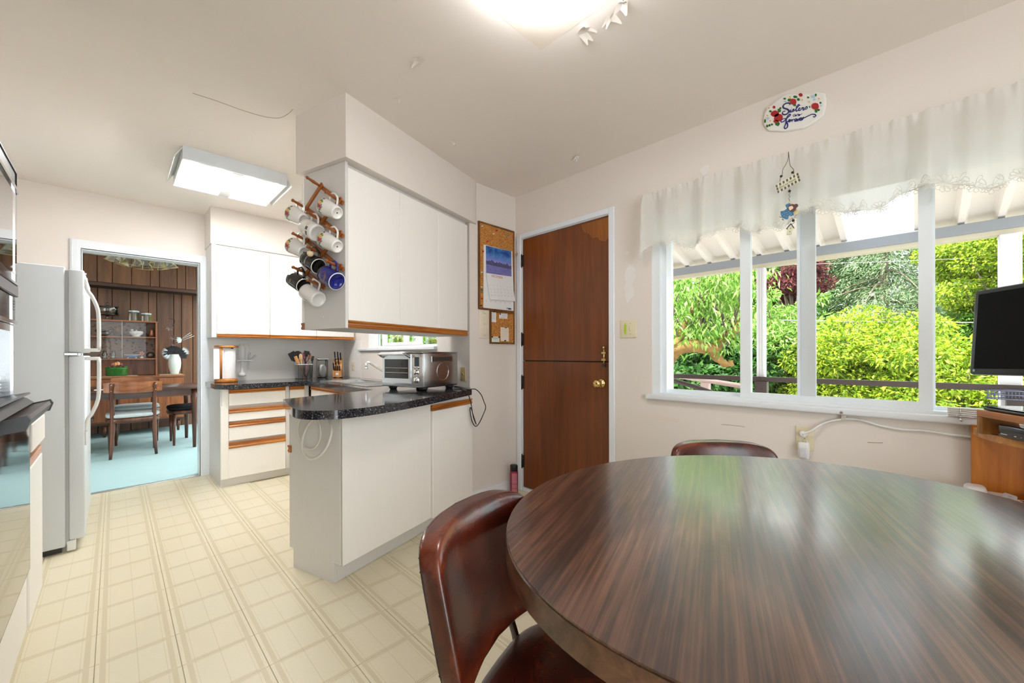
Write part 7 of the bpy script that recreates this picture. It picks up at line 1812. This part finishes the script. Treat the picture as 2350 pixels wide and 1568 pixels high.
tree('beech_shrub', 'bright yellow-green leafy shrub filling the right half of the window', gnd(2000, 7.0), (at(2000, 855, 7.2), (1.5, 1.35, 1.15)), lm_yel, 1, 330, 0.088, 0.036, 0.34, 105, 0.25, 0.9, 'shrub')
tree('beech_shrub', 'lower yellow-green shrub just beyond the right railing', gnd(2210, 6.2), (at(2200, 900, 6.4), (1.1, 1.1, 0.8)), lm_yel, 2, 300, 0.080, 0.034, 0.30, 60, 0.25, 0.9, 'shrub')
tree('maple_tree', 'yellow-green maple high behind the right deck post', gnd(2300, 9.0), (at(2310, 610, 9.2), (1.15, 1.25, 1.25)), lm_yel, 3, 330, 0.085, 0.048, 0.34, 66, 0.2, 1.0)
tree('maple_tree', 'mid-green maple behind the monitor', gnd(2260, 10.0), (at(2240, 810, 10.0), (1.5, 1.6, 1.0)), lm_mid, 4, 280, 0.10, 0.062, 0.40, 60, 0.2, 1.0)
tree('red_plum_tree', 'dark red-leaved plum tree behind the middle sash', gnd(1835, 11.0), (at(1815, 655, 11.0), (0.62, 0.62, 0.55)), lm_red, 5, 260, 0.10, 0.042, 0.30, 28, 0.3, 0.7)
tree('maple_tree', 'dark green maple in the shade at the lower left pane', gnd(1650, 9.0), (at(1640, 850, 9.0), (1.9, 1.7, 1.0)), lm_dark, 6, 220, 0.13, 0.09, 0.42, 80, 0.2, 1.0)
tree('cherry_tree', 'fresh green cherry foliage behind the fluted deck post', gnd(1800, 8.4), (at(1790, 790, 8.4), (0.95, 0.9, 1.25)), lm_ch, 7, 260, 0.115, 0.038, 0.34, 66, 0.6, 0.7)
tree('background_tree', 'tall mid-green tree behind the sink window', gnd(930, 12.0), (at(935, 760, 12.0), (2.4, 2.4, 2.2)), lm_ch, 8, 260, 0.12, 0.06, 0.5, 115, 0.3, 0.8)
tree('background_tree', 'leafy tree beyond the left edge of the wide window', gnd(1480, 12.0), (at(1500, 740, 12.0), (2.6, 2.6, 2.2)), lm_mid, 9, 150, 0.18, 0.09, 0.6, 100, 0.3, 0.8)
tree('background_tree', 'shaded tree far behind the red plum', gnd(1780, 17.0), (at(1780, 700, 17.0), (3.6, 3.4, 3.6)), lm_dark, 10, 150, 0.26, 0.15, 0.85, 110, 0.3, 0.8)
tree('background_tree', 'shaded tree far behind the yellow-green maple', gnd(2300, 17.0), (at(2330, 720, 17.0), (3.6, 3.6, 3.8)), lm_mid, 11, 150, 0.26, 0.14, 0.85, 110, 0.3, 0.8)
# old cherry with mossy limbs, near the deck
rng = np.random.default_rng(21); bt = gnd(1500, 6.4); oc_ = thing('cherry_tree', 'old cherry tree with mossy orange-brown limbs in the left pane', 'tree', bt, group='trees and shrubs beyond the deck')
def rel(u, v, d): return Vector(at(u, v, d)) - Vector(bt)
limbs = MB()
limbs.tube(catmull([(0, 0, 0), rel(1512, 900, 6.4), rel(1530, 830, 6.4), rel(1555, 803, 6.3), rel(1600, 796, 6.2), rel(1636, 806, 6.2), rel(1652, 786, 6.2), rel(1682, 766, 6.1), rel(1705, 735, 6.1)], 5), [0.16] * 6 + [0.13] * 8 + [0.105] * 8 + [0.085] * 7 + [0.065] * 6 + [0.05] * 6, 9)
limbs.tube(catmull([rel(1634, 804, 6.2), rel(1648, 825, 6.15), rel(1664, 838, 6.1), rel(1680, 836, 6.1)], 4), [0.07] * 5 + [0.055] * 4 + [0.04] * 4, 8)
limbs.tube(catmull([rel(1545, 805, 6.3), rel(1560, 775, 6.3), rel(1575, 740, 6.3), rel(1600, 700, 6.3), rel(1640, 665, 6.3)], 4), [0.06] * 6 + [0.04] * 6 + [0.025] * 5, 8)
_rl = random.Random(3); limbs.v = [(x + _rl.uniform(-.016, .016), y + _rl.uniform(-.016, .016), z + _rl.uniform(-.016, .016)) for x, y, z in limbs.v]
limbs.build('mossy_limbs', m_moss, oc_)
br = MB(); tips = []
for k in range(75):
    u, v = rng.uniform(1490, 1745), rng.uniform(590, 775); d = rng.uniform(5.7, 6.9); q = rel(u, v, d)
    if k % 3 == 0:
        s = rel(rng.uniform(1540, 1690), rng.uniform(740, 800), 6.3); m_ = s.lerp(q, 0.5) + Vector((0, 0, 0.12)); br.tube([s, m_, q], [0.018, 0.012, 0.006], 5)
    tips.append(q)
br.build('branches', m_bark, oc_)
Cs, Ds, Ns = [], [], []
for q in tips:
    for j in range(44):
        a = rng.uniform(0, 6.283); o_ = np.array([q.x, q.y, q.z]) + rng.normal(size=3) * 0.14
        dd = np.array([math.cos(a) * 0.65, math.sin(a) * 0.65, -0.75 + rng.normal() * 0.25]); dd /= np.linalg.norm(dd)
        nn = np.array([math.cos(a) * 0.7 - 0.2, math.sin(a) * 0.7, 0.75]) + rng.normal(size=3) * 0.25; nn -= dd * nn.dot(dd); nn /= np.linalg.norm(nn)
        Cs.append(o_); Ds.append(dd); Ns.append(nn)
Cs, Ds, Ns = map(np.array, (Cs, Ds, Ns)); n_ = len(Cs)
o = link('crown', leaves_mesh('crown', Cs, Ds, Ns, 0.125 * (0.7 + 0.6 * rng.random(n_)), 0.038 * (0.7 + 0.5 * rng.random(n_)), lm_ch), oc_); o['kind'] = 'stuff'
# spruce
def spruce(label, u, d, v_top, v_bot, half, seed):
    rng = np.random.default_rng(seed); b = gnd(u, d); t = thing('spruce_tree', label, 'tree', b, group='trees and shrubs beyond the deck')
    zt = at(u, v_top, d)[2] + 3.2; zb_ = at(u, v_bot, d)[2] + 3.2
    tr = MB().tube([(0, 0, 0), (0, 0, zt)], [0.22, 0.03], 8); Cs, Ds, Ns = [], [], []
    nb = 150
    for k in range(nb):
        q = rng.random(); z = zb_ + (zt - zb_) * q; a = rng.uniform(0, 6.283); Lb = half * (1.05 - 0.75 * q) * rng.uniform(0.75, 1.1)
        pts = []
        for s in np.linspace(0, 1, 7):
            pts.append(np.array([math.cos(a) * Lb * s, math.sin(a) * Lb * s, z - 0.45 * Lb * s * s + 0.10 * Lb * max(0, s - 0.7)]))
        if k % 2 == 0: tr.tube([tuple(p_) for p_ in pts], [0.035 * (1 - 0.8 * i / 6) for i in range(7)], 5)
        side = np.array([-math.sin(a), math.cos(a), 0]); m_ = 380; s = rng.random(m_) ** 0.7; ip = np.minimum((s * 6).astype(int), 5); fr_ = (s * 6 - ip)[:, None]
        P = np.array(pts); base = P[ip] * (1 - fr_) + P[ip + 1] * fr_
        off = rng.normal(size=(m_, 1)) * 0.20 * (0.5 + half * 0.16); hang = -np.abs(rng.normal(size=(m_, 1))) * 0.16
        C = base + side * off + np.array([0, 0, 1.0]) * (hang - 0.25 * np.abs(off))
        dd = np.array([math.cos(a), math.sin(a), -0.55]) * 0.8 + side * np.sign(off) * 0.6 + rng.normal(size=(m_, 3)) * 0.35
        dd /= np.linalg.norm(dd, axis=1, keepdims=True); nn = rng.normal(size=(m_, 3)) * 0.5 + np.array([0, 0, 0.8]); nn -= dd * np.sum(nn * dd, axis=1, keepdims=True); nn /= np.linalg.norm(nn, axis=1, keepdims=True)
        Cs.append(C); Ds.append(dd); Ns.append(nn)
    C, D, N = map(np.concatenate, (Cs, Ds, Ns)); n_ = len(C)
    tr.build('trunk', m_bark, t); o = link('needles', leaves_mesh('needles', C, D, N, 0.14 * (0.6 + 0.8 * rng.random(n_)), 0.022 * (0.7 + 0.6 * rng.random(n_)), lm_spr, 0.1), t); o['kind'] = 'stuff'
spruce('tall blue-green spruce with drooping boughs behind the shrubs', 2030, 13.0, 330, 800, 3.1, 31)
spruce('second drooping spruce to the right, behind the maple', 2190, 14.5, 400, 800, 2.6, 32)
